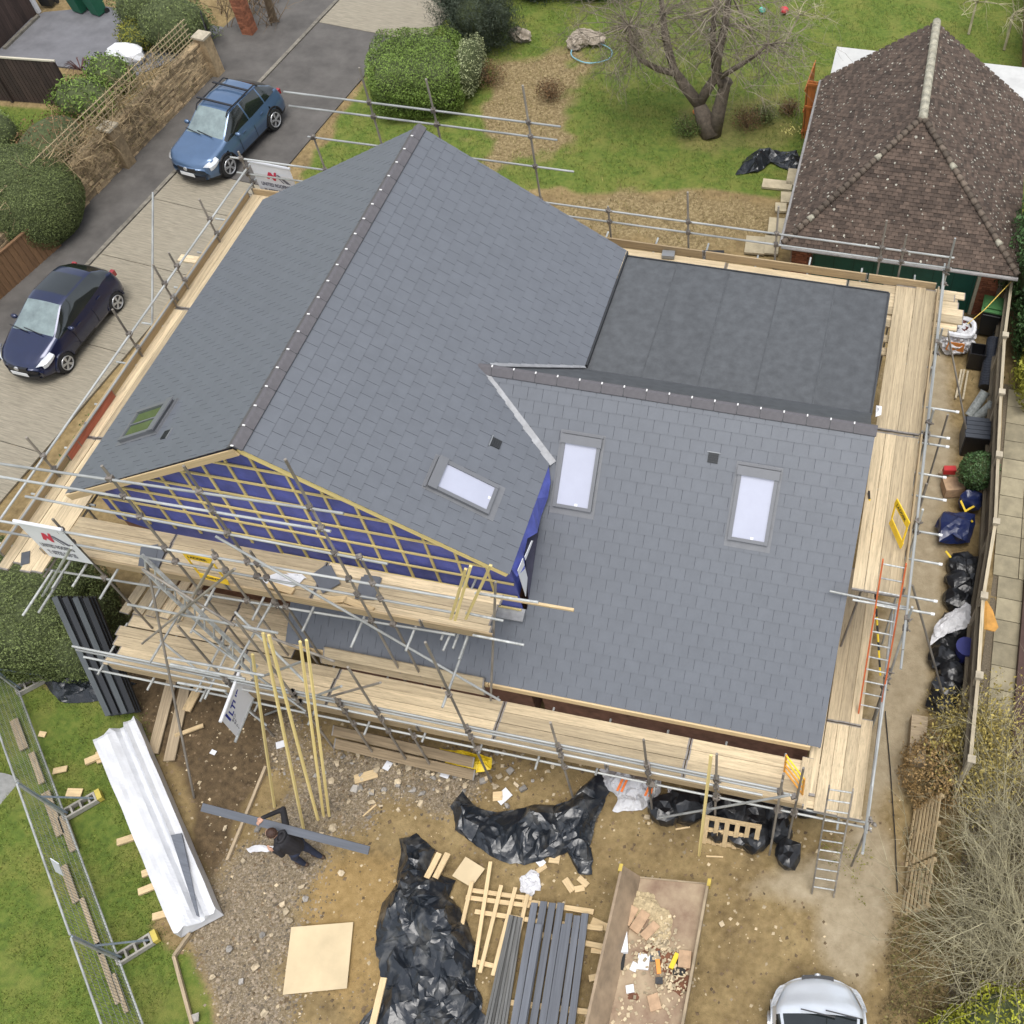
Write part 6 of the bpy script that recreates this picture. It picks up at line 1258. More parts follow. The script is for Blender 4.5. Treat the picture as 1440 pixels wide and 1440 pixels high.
ropey = [at(1360, 456, 1.6), at(1385, 435, 1.9), at(1422, 396, 1.95)]; o = MB().tube(ropey, .012, 6).build('yellow_rope', M('rope_yellow', (.65, .45, .1), .7, .1)); tag(o, 'taut yellow rope from the bulk bag to the fence post by the garage', 'rope')
tag(MB().prism([at(*p, 1.2) for p in ((1384, 845), (1392, 858), (1400, 882), (1395, 888), (1384, 885))], (.06, 0, .02)).build('orange_cover', M('ochre_sheet', (.5, .25, .05), .7, .25, 5)), 'ochre plastic sheet hanging on the outer side of the fence', 'sheet')
tag(MB().tube([at(1245, 1000, .02), at(1252, 1080, .02), at(1259, 1180, .02), at(1262, 1255, .02)], .012, 5).build('cable', trim_m), 'thin dark cable running down the dusty passage', 'cable')
tag(MB().beam(at(1292, 1010, .2), at(1288, 1075, .2), .35, .3).build('log', oldwood_m), 'rough weathered timber block under the yellow leaved shrub', 'timber')
# back lawn slabs and old boards beside the garage
for k, (px, py, w_, d_, rz, lab) in enumerate(((1093, 260, .95, .42, .0, 'pale stone slab lying on the lawn in front of the path'), (1120, 250, .6, .8, .0, 'square pale slab beside the garage eaves'), (1062, 345, .6, .75, .05, 'pale slab at the lower end beside the handrail'), (1108, 278, .45, .5, .1, 'pale slab second from the garage end'), (1098, 292, .35, .4, .1, 'small pale slab in the middle of the path'), (1092, 318, .5, .7, .05, 'long pale slab left of the garage eaves'), (1085, 345, .45, .8, .05, 'pale slab nearest the rear scaffold'))):
    P = at(px, py, .06); o = MB().box((0, 0, 0), (w_, d_, .07)).build('stone_slab', M('pale_slab', (.43, .37, .25), .9, .2, 4, .3, 30, obj=.15)); o.location = P; o.rotation_euler = (0, 0, rz+R(2)); tag(o, lab, 'slab', 'pale slabs beside the garage')
tag(MB().tube([at(832, 75, .03)+V(math.cos(t)*.75, math.sin(t)*.62, .02+.01*math.sin(5*t)) for t in np.linspace(0, 12.4, 60)], .022, 6).build('hose', M('hose_blue', (.2, .42, .5), .5, .2, 5)), 'pale blue hose coiled on the back lawn', 'hose')
for k, (px, py, s_, m, nm, lab, cat) in enumerate(((1103, 14, .16, M('ball_red', (.6, .02, .04), .5, .1), 'ball', 'red ball on the far back lawn', 'ball'), (1000, 42, .1, M('pot_white', (.65, .68, .6), .6, .1), 'ball', 'small white ball left of the old tree', 'ball'), (1072, 14, .13, M('teal', (.1, .45, .35), .5, .1), 'toy', 'small teal toy right of the old tree', 'toy'), (978, 157, .1, M('orange_toy', (.7, .2, .04), .5, .1), 'toy', 'small orange toy at the foot of the old tree', 'toy'))):
    tag(MB().ell(at(px, py, s_), (s_, s_, s_*.8), 12, 8).build(nm, m, None, True), lab, cat)
for k, (px, py, sx, sy, rz) in enumerate(((733, 55, .7, .4, .3), (830, 58, 1.0, .5, .2), (810, 65, .5, .5, .6))): blob('stone', at(px, py, 0), (sx*.6, sy*.7, .22), M('rubble_stone', (.33, .28, .22), .95, .3, 5, .6, 14), ('pale wrapped rubble heap left of the blue hose', 'low rubble heap behind the blue hose', 'small rubble heap touching the blue hose')[k], 'rubble', 'rubble heaps on the back lawn', seed=k+3, k=.3)
# planks on the mud below the left scaffold
for k, (a, b, w_, lab) in enumerate((((255, 905), (215, 1060), .24, 'left muddy plank lying on the earth under the scaffold'), ((275, 900), (238, 1070), .24, 'right muddy plank lying on the earth under the scaffold'), ((232, 895), (195, 925), .3, 'short pale plank by the scaffold foot at left'), ((190, 925), (172, 938), .3, 'small board end beside the dark gutters'), ((246, 1035), (286, 1020), .09, 'pale timber offcut on the mud left of the white banner'), ((280, 965), (262, 1000), .2, 'half buried plank behind the muddy planks'))):
    o = plank('plank', at(*a, .05), at(*b, .05), w_, .045, None, oldwood_m if k < 4 else newwood_m); tag(o, lab, 'plank', 'planks on the mud')
tag(plank('edging_board', at(245, 1345, .03), at(272, 1445, .03), .06, .1, None, oldwood_m), 'lower timber edging between left lawn and gravel', 'edging board'); tag(plank('edging_board', at(245, 1345, .03), at(268, 1312, .03), .06, .1, None, oldwood_m), 'short timber edging above the gravel corner', 'edging board'); tag(plank('edging_board', at(320, 1210, .03), at(374, 1078, .03), .06, .08, None, oldwood_m), 'upper timber edging beside the mud and the leaning battens', 'edging board')
for k in range(10):
    t = k/9; a = V(-6.9, -2.75, 0).lerp(V(-.7, -8.6, 0), t)+V(random.uniform(-.25, .1), random.uniform(-.3, .0), .05); o = plank('old_board', a, a+V(.75, -.7, 0)*random.uniform(.8, 1.3), random.uniform(.08, .2), .04, None, oldwood_m); tag(o, 'weathered board lying along the foot of the mesh fence', 'board', 'old boards along the mesh fence')
# debris
pale_m = M('pale_rubble', (.45, .37, .25), .9, .3, 9, .4, 30, obj=.3); greyr_m = M('grey_rubble', (.3, .28, .25), .9, .3, 9, .4, 30, obj=.3)
deb = [(508, 1090), (530, 1083), (575, 1080), (620, 1082), (655, 1105), (690, 1072), (735, 1110), (505, 1060), (590, 1060), (640, 1092), (560, 1100), (705, 1122), (500, 1110), (475, 1075), (317, 1165), (363, 1167), (343, 1211), (425, 1248), (430, 1265), (398, 1272), (403, 1283), (370, 1315), (383, 1315), (372, 1425), (275, 1432), (480, 1228), (408, 1295), (322, 1335), (918, 1155), (910, 1150), (1230, 1160), (1015, 1300), (360, 1360), (340, 1380), (300, 1375), (540, 1115), (610, 1110), (670, 1088), (450, 1175), (520, 1150), (470, 1165), (560, 1140)]
for k, (px, py) in enumerate(deb):
    s_ = random.uniform(.07, .17); rub(px, py, -.01, (s_, s_*random.uniform(.6, 1), s_*random.uniform(.4, .7)), random.uniform(0, 3), pale_m if k % 3 else greyr_m, 'stone', 'pale broken stone lying on the yard', 'stone', 'broken stones on the yard', jag=.25, tilt=.3)
for k, (px, py, L_, w_, rz) in enumerate(((85, 1083, .3, .14, .4), (105, 1115, .32, .18, .2), (60, 1033, .15, .12, .1), (140, 1065, .3, .12, -.9), (515, 1092, .5, .2, .5), (700, 1120, .2, .2, .3), (762, 1222, .22, .1, .8), (752, 1232, .16, .1, .2), (820, 1240, .26, .12, -.5), (815, 1250, .2, .12, .4), (800, 1245, .3, .14, -.7), (780, 1140+68, .22, .18, .1), (520, 1140, .35, .03, 1.0), (960, 1165, .3, .03, .4), (1005, 1205, .35, .03, .2), (840, 1335, .24, .16, .1), (835, 1375, .18, .12, .4), (848, 1302, .5, .14, -.2), (920, 1135, .25, .2, .3))):
    rub(px, py, 0, (L_, w_, .03), rz, newwood_m, 'wood_scrap', 'pale wood scrap lying on the ground of the yard', 'wood scrap', 'wood scraps on the yard', jag=.08, tilt=.1)
for k, (px, py, s_) in enumerate(((625, 1087, .2), (708, 1120, .24), (395, 1047, .16), (545, 1077, .15), (300, 1058, .1), (760, 1212, .15), (1105, 1178, .1))): rub(px, py, .01, (s_, s_*1.3, .012), random.uniform(0, 3), white_m, 'paper_scrap', 'white paper scrap lying on the yard', 'paper scrap', 'paper scraps on the yard', jag=.05)
for k in range(95):
    px, py = random.gauss(600, 90), random.gauss(1092, 24); s_ = random.uniform(.04, .15)
    if py < 1052: continue
    rub(px, py, -.01, (s_, s_*random.uniform(.5, 1), s_*random.uniform(.3, .7)), random.uniform(0, 3), pale_m if k % 3 else greyr_m, 'stone', 'pale broken stone lying on the yard', 'stone', 'broken stones on the yard', jag=.25, tilt=.3)
def scatter_stones(name, sampler, n_, smin, smax, mat, par):
    pts_ = sampler(n_); n_ = len(pts_); s_ = rng.uniform(0, 1, n_)**2.5*(smax-smin)+smin
    oc = np.array([[1, 0, 0], [0, 1, 0], [-1, 0, 0], [0, -1, 0], [0, 0, 1]], float); of = np.array([[0, 1, 4], [1, 2, 4], [2, 3, 4], [3, 0, 4]])
    v = oc[None]*s_[:, None, None]*rng.uniform(.5, 1.1, (n_, 5, 3)); a = rng.uniform(0, 6.28, n_); ca, sa = np.cos(a)[:, None], np.sin(a)[:, None]
    v = np.stack([v[..., 0]*ca-v[..., 1]*sa, v[..., 0]*sa+v[..., 1]*ca, v[..., 2]*.8], -1)+pts_[:, None, :]
    f = of[None]+np.arange(n_)[:, None, None]*5; o = place(name, np_mesh(name, v.reshape(-1, 3), f.reshape(-1, 3), mat)); return tag(o, kind='stuff')
def in_field(m, lo, hi, thr=.5, box_=(-8, 16, -10, 30)):
    def s(n_):
        x = rng.uniform(box_[0], box_[1], n_*4); y = rng.uniform(box_[2], box_[3], n_*4); i = np.clip(np.searchsorted(gx, x)-1, 0, nx-2); j = np.clip(np.searchsorted(gy, y)-1, 0, ny-2)
        k = m[j*nx+i] > thr+rng.uniform(-.3, .3, n_*4); x, y, i, j = x[k][:n_], y[k][:n_], i[k][:n_], j[k][:n_]; return np.stack([x, y, hz[j*nx+i]], 1)
    return s
peb_m = M('pebbles', (.215, .175, .125), .9, .2, 9, isl=.6); chip_m = M('pale_chips', (.42, .34, .22), .9, .2, 9, isl=.45); clod_m = M('earth_clods', (.15, .105, .06), .95, .3, 9, isl=.4)
soilm = (1-grass)*(1-dust)*(px_ > -6)*(px_ < 13.2)*(py_ < -.6)
scatter_stones('gravel', in_field(gravel, 0, 0, .4, (-3, 6, -10, 0)), 16000, .012, .05, peb_m, None); scatter_stones('stone_chips', in_field(soilm, 0, 0, .5, (-6, 13, -10, 0)), 2600, .01, .055, chip_m, None); scatter_stones('earth_clods', in_field(soilm, 0, 0, .5, (-6, 13, -10, 0)), 5000, .012, .06, clod_m, None)
rub_c = MB()
for k in range(260):
    a_, b_ = random.uniform(.4, wdt-.1), random.triangular(1.0, 4.0, 1.7); s_ = random.uniform(.008, .04); q = fl(a_, b_, ZB+.003); rz = random.uniform(0, 3); rub_c.box(q+V(0, 0, s_*.3), (s_*2, s_*random.uniform(.8, 1.8), s_*.7), rz)
for k in range(330):
    a_, b_ = random.gauss(.95 if k % 3 else 1.35, .2), random.gauss(1.2 if k % 3 else 1.75, .2); s_ = random.uniform(.012, .04); q = fl(max(.4, a_), b_, ZB+random.uniform(.02, .07)); rub_c.box(q, (s_*2, s_*random.uniform(.5, 1.8), s_*.7), random.uniform(0, 3))
rub_c.build('rubble_chips', chip_m, skp, kind='stuff')
# ------------------------------------------------------------------ the worker carrying a long board
pb0, pb1 = at(284, 1135, 1.42), at(519, 1196, 1.42); cb_ = plank('carried_board', pb0, pb1, .16, .03, None, clad_m, roll=R(25)); tag(cb_, 'long grey board carried by the worker across the yard', 'board')
def person():
    q = lambda x, y, z: at(x, y, z)
    dk = (pb0-pb1).normalized(); fw = V(dk.x, dk.y, 0).normalized(); lt = V(-fw.y, fw.x, 0)    # walks towards the board's left end
    hd = q(382, 1172, 1.55); base_ = V(hd.x, hd.y, 0)
    P = lambda f, l_, z: base_-fw*f*1.0+lt*l_+V(0, 0, z)
    hips, chest, neck = P(.30, .0, .93), P(.15, .0, 1.30), P(.06, .0, 1.44)
    segs = []   # a, b, ra, rb, material group
    def sg_(a, b, ra, rb, g): segs.append((a, b, ra, rb, g))
    sg_(hips, chest, .155, .17, 1); sg_(hips+lt*.06, chest+lt*.11, .13, .13, 1); sg_(hips-lt*.06, chest-lt*.11, .13, .13, 1); sg_(chest, neck, .12, .07, 1); sg_(neck, hd, .06, .075, 0)
    sg_(hd+V(0, 0, .015), hd-fw*-.02+V(0, 0, .03), .098, .09, 0); sg_(hd+fw*.06+V(0, 0, -.05), hd+fw*.05+V(0, 0, -.02), .055, .06, 0); sg_(hd+fw*.1+V(0, 0, -.02), hd+fw*.115+V(0, 0, -.03), .016, .014, 0)
    for s in (-1, 1): sg_(hd+lt*s*.085, hd+lt*s*.092+V(0, 0, -.03), .018, .014, 0)
    armR = q(370, 1150, 1.45)
    shR, shL = chest-lt*.19+V(0, 0, .05), chest+lt*.19+V(0, 0, .05)
    # board lies on the side the photo shows above his head (his right); far arm reaches up round it
    hi = V(armR.x, armR.y, 1.46); sr = min((shR, shL), key=lambda p: (p-hi).length); so = shR if sr is shL else shL
    el = q(398, 1138, 1.25); sg_(chest, sr, .12, .085, 1); sg_(sr, el, .075, .06, 1); sg_(el, hi, .056, .042, 1)
    hands = []
    def hand(w_, d_, up_):
        d_ = d_.normalized(); sd2 = d_.cross(up_).normalized(); sg_(w_, w_+d_*.09, .032, .038, 0); sg_(w_+d_*.04+sd2*.025, w_+d_*.09+sd2*.028, .025, .024, 0); sg_(w_+d_*.04-sd2*.025, w_+d_*.09-sd2*.028, .025, .024, 0)
        for k in range(4):
            o_ = sd2*(-.03+.02*k); a = w_+d_*.1+o_; b = a+d_*(.04+.006*(1-abs(k-1.5)))-up_*.01; c_ = b+d_*.018-up_*.03; sg_(a, b, .0105, .0095, 0); sg_(b, c_, .0095, .008, 0)
        a = w_+d_*.03+sd2*.04; b = a+d_*.035+sd2*.03; sg_(a, b, .013, .011, 0); sg_(b, b+d_*.03-up_*.01, .011, .009, 0)
    hand(hi, (q(362, 1158, 1.45)-hi), V(0, 0, 1))
    el2 = so-fw*.02+V(0, 0, -.28)+(so-chest).normalized()*.05; hd2 = el2+fw*.12+V(0, 0, .18)
    pbm = q(415, 1171, 1.36); sg_(chest, so, .12, .085, 1); sg_(so, el2, .075, .06, 1); sg_(el2, hd2, .055, .042, 1); hand(hd2, fw*.5+V(0, 0, .8), lt)
    for s, st in ((1, .13), (-1, -.13)):
        hp_ = hips+lt*s*.09-V(0, 0, .03); kn = base_-fw*(.27-st*.8)+lt*s*.11+V(0, 0, .5); an = base_-fw*(.36-st*1.0)+lt*s*.11+V(0, 0, .1)
        sg_(hips, hp_, .14, .125, 2); sg_(hp_, kn, .11, .078, 2); sg_(kn, an, .076, .055, 2); sg_(an-V(0, 0, .045)-fw*.05, an-V(0, 0, .055)+fw*.17, .05, .042, 3)
    bm = bmesh.new()
    for a, b, ra, rb, g in segs:
        d_ = b-a; L_ = max(d_.length, 1e-4); qn = d_.to_track_quat('Z', 'Y') if d_.length > 1e-4 else V(0, 0, 1).to_track_quat('Z', 'Y'); n0 = len(bm.verts); tmp = bmesh.ops.create_uvsphere(bm, u_segments=16, v_segments=10, radius=1)['verts']
        for v in tmp:
            c_ = v.co.copy(); r_ = ra if c_.z < 0 else rb; v.co = a+qn @ V(c_.x*r_, c_.y*r_, c_.z*r_+(0 if c_.z < 0 else L_))
    me_ = bpy.data.meshes.new('person'); bm.to_mesh(me_); bm.free(); o = place('tmp_person', me_); md = o.modifiers.new('r', 'REMESH'); md.mode = 'VOXEL'; md.voxel_size = .0085; sm_ = o.modifiers.new('s', 'SMOOTH'); sm_.iterations = 2; sm_.factor = .5
    dg = bpy.context.evaluated_depsgraph_get(); me2 = bpy.data.meshes.new_from_object(o.evaluated_get(dg)); bpy.data.objects.remove(o)
    co = np.zeros(len(me2.vertices)*3); me2.vertices.foreach_get('co', co); co = co.reshape(-1, 3)
    ctr = np.zeros(len(me2.polygons)*3); me2.polygons.foreach_get('center', ctr); ctr = ctr.reshape(-1, 3); best = np.full(len(ctr), 1e9); gi = np.zeros(len(ctr), int)
    for a, b, ra, rb, g in segs:
        a_, b_ = np.array(a), np.array(b); d_ = b_-a_; t = np.clip(((ctr-a_)@d_)/(d_@d_+1e-9), 0, 1); dist = np.linalg.norm(ctr-a_-t[:, None]*d_, axis=1)/(ra+(rb-ra)*t)
        k = dist < best; best[k] = dist[k]; gi[k] = g
    me2.materials.clear()
    for m in (M('skin', (.5, .28, .19), .55, .08, 9), M('black_jacket', (.014, .013, .016), .75, .3, 7, .5, 25), M('dark_jeans', (.018, .025, .05), .85, .3, 7, .4, 30), M('work_boot', (.06, .035, .02), .7, .2)): me2.materials.append(m)
    me2.polygons.foreach_set('material_index', gi.astype(np.int32)); me2.polygons.foreach_set('use_smooth', np.ones(len(gi), bool)); me2.name = 'person'
    p_ = place('person', me2); tag(p_, 'worker in black jacket and dark jeans carrying a long grey board', 'person')
    hm = M('brown_hair', (.045, .02, .012), .6, .35, 22, .6, 60); hb = bmesh.new(); bmesh.ops.create_icosphere(hb, subdivisions=4, radius=1)
    for v in hb.verts:
        c_ = v.co.copy(); f = 1+.06*mnoise.noise(c_*9); fr_ = (fw*c_.x+lt*c_.y)
        z = c_.z
        if z < -.25+.55*max(0, c_.x): f *= .80
        v.co = hd+V(0, 0, .028)+fw*(c_.x*.108*f-.008)+lt*(c_.y*.104*f)+V(0, 0, c_.z*.112*f)
    hme = bpy.data.meshes.new('hair'); hb.to_mesh(hme); hb.free(); hme.materials.append(hm); place('hair', hme, p_)
    # hood lying on the back of the jacket and the belt
    MB().tube([neck-fw*.10+lt*math.cos(t)*.11+fw*math.sin(t)*.07+V(0, 0, .03) for t in np.linspace(0, 6.28, 16)], .035, 8).build('hood', MATS['black_jacket'], p_, True)
    for s in (-1, 1): MB().ell(hd+fw*.083+lt*s*.035+V(0, 0, .0), (.014, .016, .012), 8, 6).build('eye', white_m, p_, True)
    MB().ell(hd+fw*.098+V(0, 0, -.07), (.012, .03, .008), 8, 6).build('mouth', M('lips', (.4, .14, .12), .5), p_, True)
person()
# ================================================================== plants
def leafm(name, c, var=.35, isl=.45, rough=.6): return M(name, c, rough, var, 2.5, isl=isl, spec=.3)
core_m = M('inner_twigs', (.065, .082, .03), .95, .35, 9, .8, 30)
bark_m = M('grey_bark', (.13, .105, .08), .95, .4, 7, .8, 28, detail=9); twig_m = M('pale_twigs', (.36, .325, .205), .9, .35, 3, isl=.4); brown_tw = M('brown_twigs', (.16, .115, .07), .9, .3, 3, isl=.35)
dirs = rng.normal(size=(60000, 3)); dirs /= np.linalg.norm(dirs, axis=1)[:, None]
def nz3(d, f, seed): return np.sin(d[:, 0]*f+seed)*np.cos(d[:, 1]*f*1.1+seed*2)+.6*np.sin(d[:, 2]*f*1.7+d[:, 0]*f*.8+seed*3)
def foliage(name, label, cat, shapes, mat, n, size, grp=None, p=2, shell=.22, lump=.12, jit=1.0, asp=.45, core=True, lf=5, trunk=None):
    c0 = V(*shapes[0][0]); g = thing(name, (c0.x, c0.y, 0), label, cat, grp); P_, N_ = [], []
    wts = [max(s[1])**2 for s in shapes]; tot = sum(wts)
    for (c, r, *rest), w_ in zip(shapes, wts):
        rz = rest[0] if rest else 0; k = int(n*w_/tot); d = dirs[rng.integers(0, len(dirs), k)].copy()
        q = d/((np.abs(d)**p).sum(1)**(1/p))[:, None]; f = (1-shell*rng.uniform(0, 1, k)**1.6)*(1+lump*.5*nz3(d, lf, c[0]*3)+lump*.35*nz3(d, lf*2.7, c[1]))
        v = q*f[:, None]*np.array(r); nrm = d/np.array(r); nrm /= np.linalg.norm(nrm, axis=1)[:, None]
        ca, sa = math.cos(rz), math.sin(rz); rot = np.array([[ca, -sa, 0], [sa, ca, 0], [0, 0, 1]]); P_.append(v@rot.T+np.array(c)); N_.append(nrm@rot.T)
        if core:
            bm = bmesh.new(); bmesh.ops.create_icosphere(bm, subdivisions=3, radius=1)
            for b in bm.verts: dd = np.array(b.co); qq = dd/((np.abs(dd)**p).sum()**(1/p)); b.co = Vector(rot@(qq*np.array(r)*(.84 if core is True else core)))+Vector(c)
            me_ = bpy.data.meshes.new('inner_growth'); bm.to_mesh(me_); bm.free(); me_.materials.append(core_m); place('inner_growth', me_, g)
    P_ = np.concatenate(P_); N_ = np.concatenate(N_); k = P_[:, 2] > .02; o = place('foliage', leaf_mesh('foliage', P_[k], mat, size, asp, N_[k], jit), g)
    if trunk: MB().tube([(c0.x, c0.y, -.05), (c0.x, c0.y, c0.z)], [trunk, trunk*.7], 8).build('stem', bark_m, g)
    return g
def branch(mb, p, d, L, r, depth, kids=4, droop=0.0, wob=.25, sides=4, spread=.9, rn=random):
    n_ = 4; pts_ = [Vector(p)]; d = Vector(d).normalized()
    for i in range(n_):
        d = (d+V(rn.gauss(0, wob), rn.gauss(0, wob), rn.gauss(0, wob)-droop)*.5).normalized(); pts_.append(pts_[-1]+d*L/n_)
    mb.tube(pts_, [r*(1-.7*i/n_) for i in range(n_+1)], sides, False)
    if depth > 0:
        for k in range(kids):
            i = rn.randint(1, n_); a = V(rn.gauss(0, 1), rn.gauss(0, 1), rn.gauss(0, .6)).normalized()
            branch(mb, pts_[i], (d*(1-spread*.4)+a*spread), L*rn.uniform(.4, .7), r*.5, depth-1, kids, droop, wob, max(3, sides-1), spread, rn)
    return pts_
# ---- old bare tree on the back lawn
tree = thing('bare_tree', at(1000, 190), 'old bare spreading tree on the back lawn', 'tree')
limbs = [[(999, 192, -.05, .27), (990, 165, .5, .22), (983, 147, .9, .19)], [(983, 147, .88, .17), (962, 120, 1.5, .14), (948, 98, 1.9, .12), (941, 74, 2.4, .11), (935, 48, 2.9, .095), (931, 10, 3.6, .075), (926, -40, 4.5, .05)],
    [(951, 104, 1.8, .09), (925, 97, 2.1, .075), (900, 84, 2.5, .065), (888, 62, 3.0, .05), (884, 36, 3.4, .035)], [(983, 147, .9, .13), (994, 127, 1.4, .12), (1006, 108, 1.95, .13), (1011, 72, 2.7, .11), (1020, 34, 3.5, .09), (1028, -20, 4.5, .06)],
    [(1004, 190, -.05, .2), (1011, 155, .85, .17), (1020, 118, 1.65, .17), (1024, 112, 1.8, .15)], [(1018, 125, 1.5, .12), (1009, 105, 2.0, .11)], [(1014, 108, 2.0, .07), (1040, 92, 2.5, .06), (1062, 78, 2.9, .05), (1080, 62, 3.3, .035)], [(1005, 95, 2.2, .09), (1002, 50, 3.2, .07), (1006, 0, 4.3, .05)]]
mb = MB()
for lb in limbs: mb.tube([at(x, y, z) for x, y, z, r in lb], [r*1.22*(1+.12*math.sin(i*2.1)) for i, (x, y, z, r) in enumerate(lb)], 10)
mb.build('trunk', bark_m, tree, True); tb = MB(); random.seed(21)
for x, y, z, L_, k in ((884, 36, 3.4, 1.3, 26), (888, 60, 3.0, 1.2, 18), (931, 20, 3.5, 1.5, 12), (1020, 34, 3.5, 1.7, 16), (1080, 62, 3.3, 1.1, 12), (1062, 78, 2.9, .9, 6), (1028, -10, 4.4, 2.0, 14), (1006, 10, 4.2, 1.8, 14), (1011, 72, 2.7, 1.4, 8), (937, 60, 2.7, 1.1, 6), (926, -30, 4.4, 2.0, 12)):
    for _ in range(int(k*1.6)): branch(tb, at(x, y, z), V(random.gauss(0, 1), random.gauss(0, 1), random.gauss(.1, .5)), L_*random.uniform(.7, 1.5), .02, 2, 4, .12, .3, 4, .8)
tb.build('twigs', M('grey_twigs', (.2, .17, .125), .9, .3, 3, isl=.35), tree)
# small bare trees at the far edge of the lawn
for k, (px, py, h_, lab) in enumerate(((1362, 48, 1.9, 'left small bare fruit tree behind the garage'), (1412, 70, 2.2, 'right small bare fruit tree close to the fence behind the garage'), (1100, 66, 2.0, 'slim pale leaning sapling right of the old tree'))):
    P = at(px, py); g = thing('bare_tree', P, lab, 'tree', 'small bare trees on the back lawn'); mb = MB()
    top = P+V(.5 if k == 2 else .05, .3, h_*.55); mb.tube([P, top], [.05, .035], 7); mb.build('trunk', twig_m, g); mb = MB()
    for _ in range(9): branch(mb, top, V(random.gauss(0, 1), random.gauss(0, 1), random.uniform(.1, .9)), h_*.55, .02, 2, 3, .0, .3, 4, .8)
    mb.build('branches', twig_m, g)
# ---- hedges and shrubs
dkg = leafm('dark_hedge_leaf', (.12, .15, .05)); mdg = leafm('mid_green_leaf', (.085, .13, .03)); brg = leafm('bright_green_leaf', (.14, .21, .04)); ylw = leafm('yellow_green_leaf', (.21, .21, .03)); olv = leafm('olive_leaf', (.15, .13, .045)); brn = leafm('dead_brown_leaf', (.16, .095, .045), rough=.8); con = leafm('conifer_needle', (.06, .078, .05)); lau = leafm('laurel_leaf', (.06, .115, .04), rough=.4); cream = leafm('variegated_leaf', (.30, .33, .17))
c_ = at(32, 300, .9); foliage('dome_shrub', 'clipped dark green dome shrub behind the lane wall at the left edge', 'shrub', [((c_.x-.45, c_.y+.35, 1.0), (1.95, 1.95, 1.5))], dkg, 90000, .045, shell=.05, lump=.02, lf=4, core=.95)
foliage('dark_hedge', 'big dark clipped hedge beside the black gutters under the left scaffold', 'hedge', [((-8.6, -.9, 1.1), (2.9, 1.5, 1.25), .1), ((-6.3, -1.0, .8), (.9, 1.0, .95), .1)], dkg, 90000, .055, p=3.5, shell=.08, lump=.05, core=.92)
foliage('box_hedge', 'square clipped bright green hedge beyond the lane end of the house', 'hedge', [((-6.25, 20.9, .85), (1.55, 1.6, .95), R(16))], brg, 42000, .065, p=5, shell=.12, lump=.08)
foliage('variegated_shrub', 'pale variegated shrub touching the right side of the square hedge', 'shrub', [((-4.6, 21.6, .9), (.4, 1.2, .9))], cream, 3500, .07, lump=.2)
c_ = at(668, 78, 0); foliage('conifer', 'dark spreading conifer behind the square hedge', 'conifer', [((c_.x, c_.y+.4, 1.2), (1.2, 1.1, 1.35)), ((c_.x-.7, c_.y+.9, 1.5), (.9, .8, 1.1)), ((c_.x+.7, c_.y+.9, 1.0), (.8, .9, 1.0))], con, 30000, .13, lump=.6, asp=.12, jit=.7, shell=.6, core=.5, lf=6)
foliage('dark_evergreen', 'dark evergreen mass at the top edge left of the old tree', 'shrub', [((at(805, 8).x, at(805, 8).y+1.0, .8), (2.2, 1.0, 1.3)), ((at(740, 10).x, at(740, 10).y+.9, 1.0), (1.4, .9, 1.5))], con, 15000, .09, lump=.25)
for k, (px, py, r, m, lab, n_) in enumerate(((775, 138, .55, brn, 'brown bare shrub on the straw patch of the back lawn', 1300), (688, 118, .7, brn, 'brown shrub at the foot of the conifer', 1600), (1050, 180, .6, brn, 'russet low shrub right of the old tree', 1200), (1110, 160, .45, brn, 'thin brown shrub left of the orange gate', 900), (965, 190, .55, mdg, 'green border plant left of the old tree foot', 1500), (1075, 172, .5, dkg, 'dark green grassy clump right of the old tree', 1300))):
    P = at(px, py); g = thing('border_plant', P, lab, 'plant', 'border plants on the back lawn'); mb = MB()
    for _ in range(26): branch(mb, P, V(random.gauss(0, .5), random.gauss(0, .5), 1), r*1.1, .009, 1, 3, 0, .2, 3, .6)
    mb.build('stems', brown_tw, g); d = dirs[rng.integers(0, 60000, n_)]; place('foliage', leaf_mesh('foliage', d*np.array([r, r, r*.7])*rng.uniform(.3, 1, n_)[:, None]+np.array([P.x, P.y, r*.6]), m, .06), g)
foliage('evergreen_shrub', 'tall glossy evergreen at the right edge beside the garage roof', 'shrub', [((14.75, 14.6, 2.1), (1.2, 2.3, 2.0)), ((14.9, 12.6, 1.2), (.8, 1.2, 1.3))], lau, 22000, .12, lump=.22)
foliage('yellow_shrub', 'yellow green leaved shrub at the right edge below the evergreen', 'shrub', [((14.75, 11.2, .8), (.6, .8, .8))], ylw, 1800, .13, lump=.3, core=False)
P = at(1366, 690, 0); foliage('pot_shrub', 'round dark evergreen shrub in a pot along the side fence', 'shrub', [((P.x, P.y, .85), (.5, .5, .48))], lau, 5000, .06, lump=.12, shell=.2); MB().tube([(P.x, P.y, 0), (P.x, P.y, .4)], [.16, .22], 14).build('pot', black_m, [o for o in COL.objects if o.name.startswith('pot_shrub')][-1])
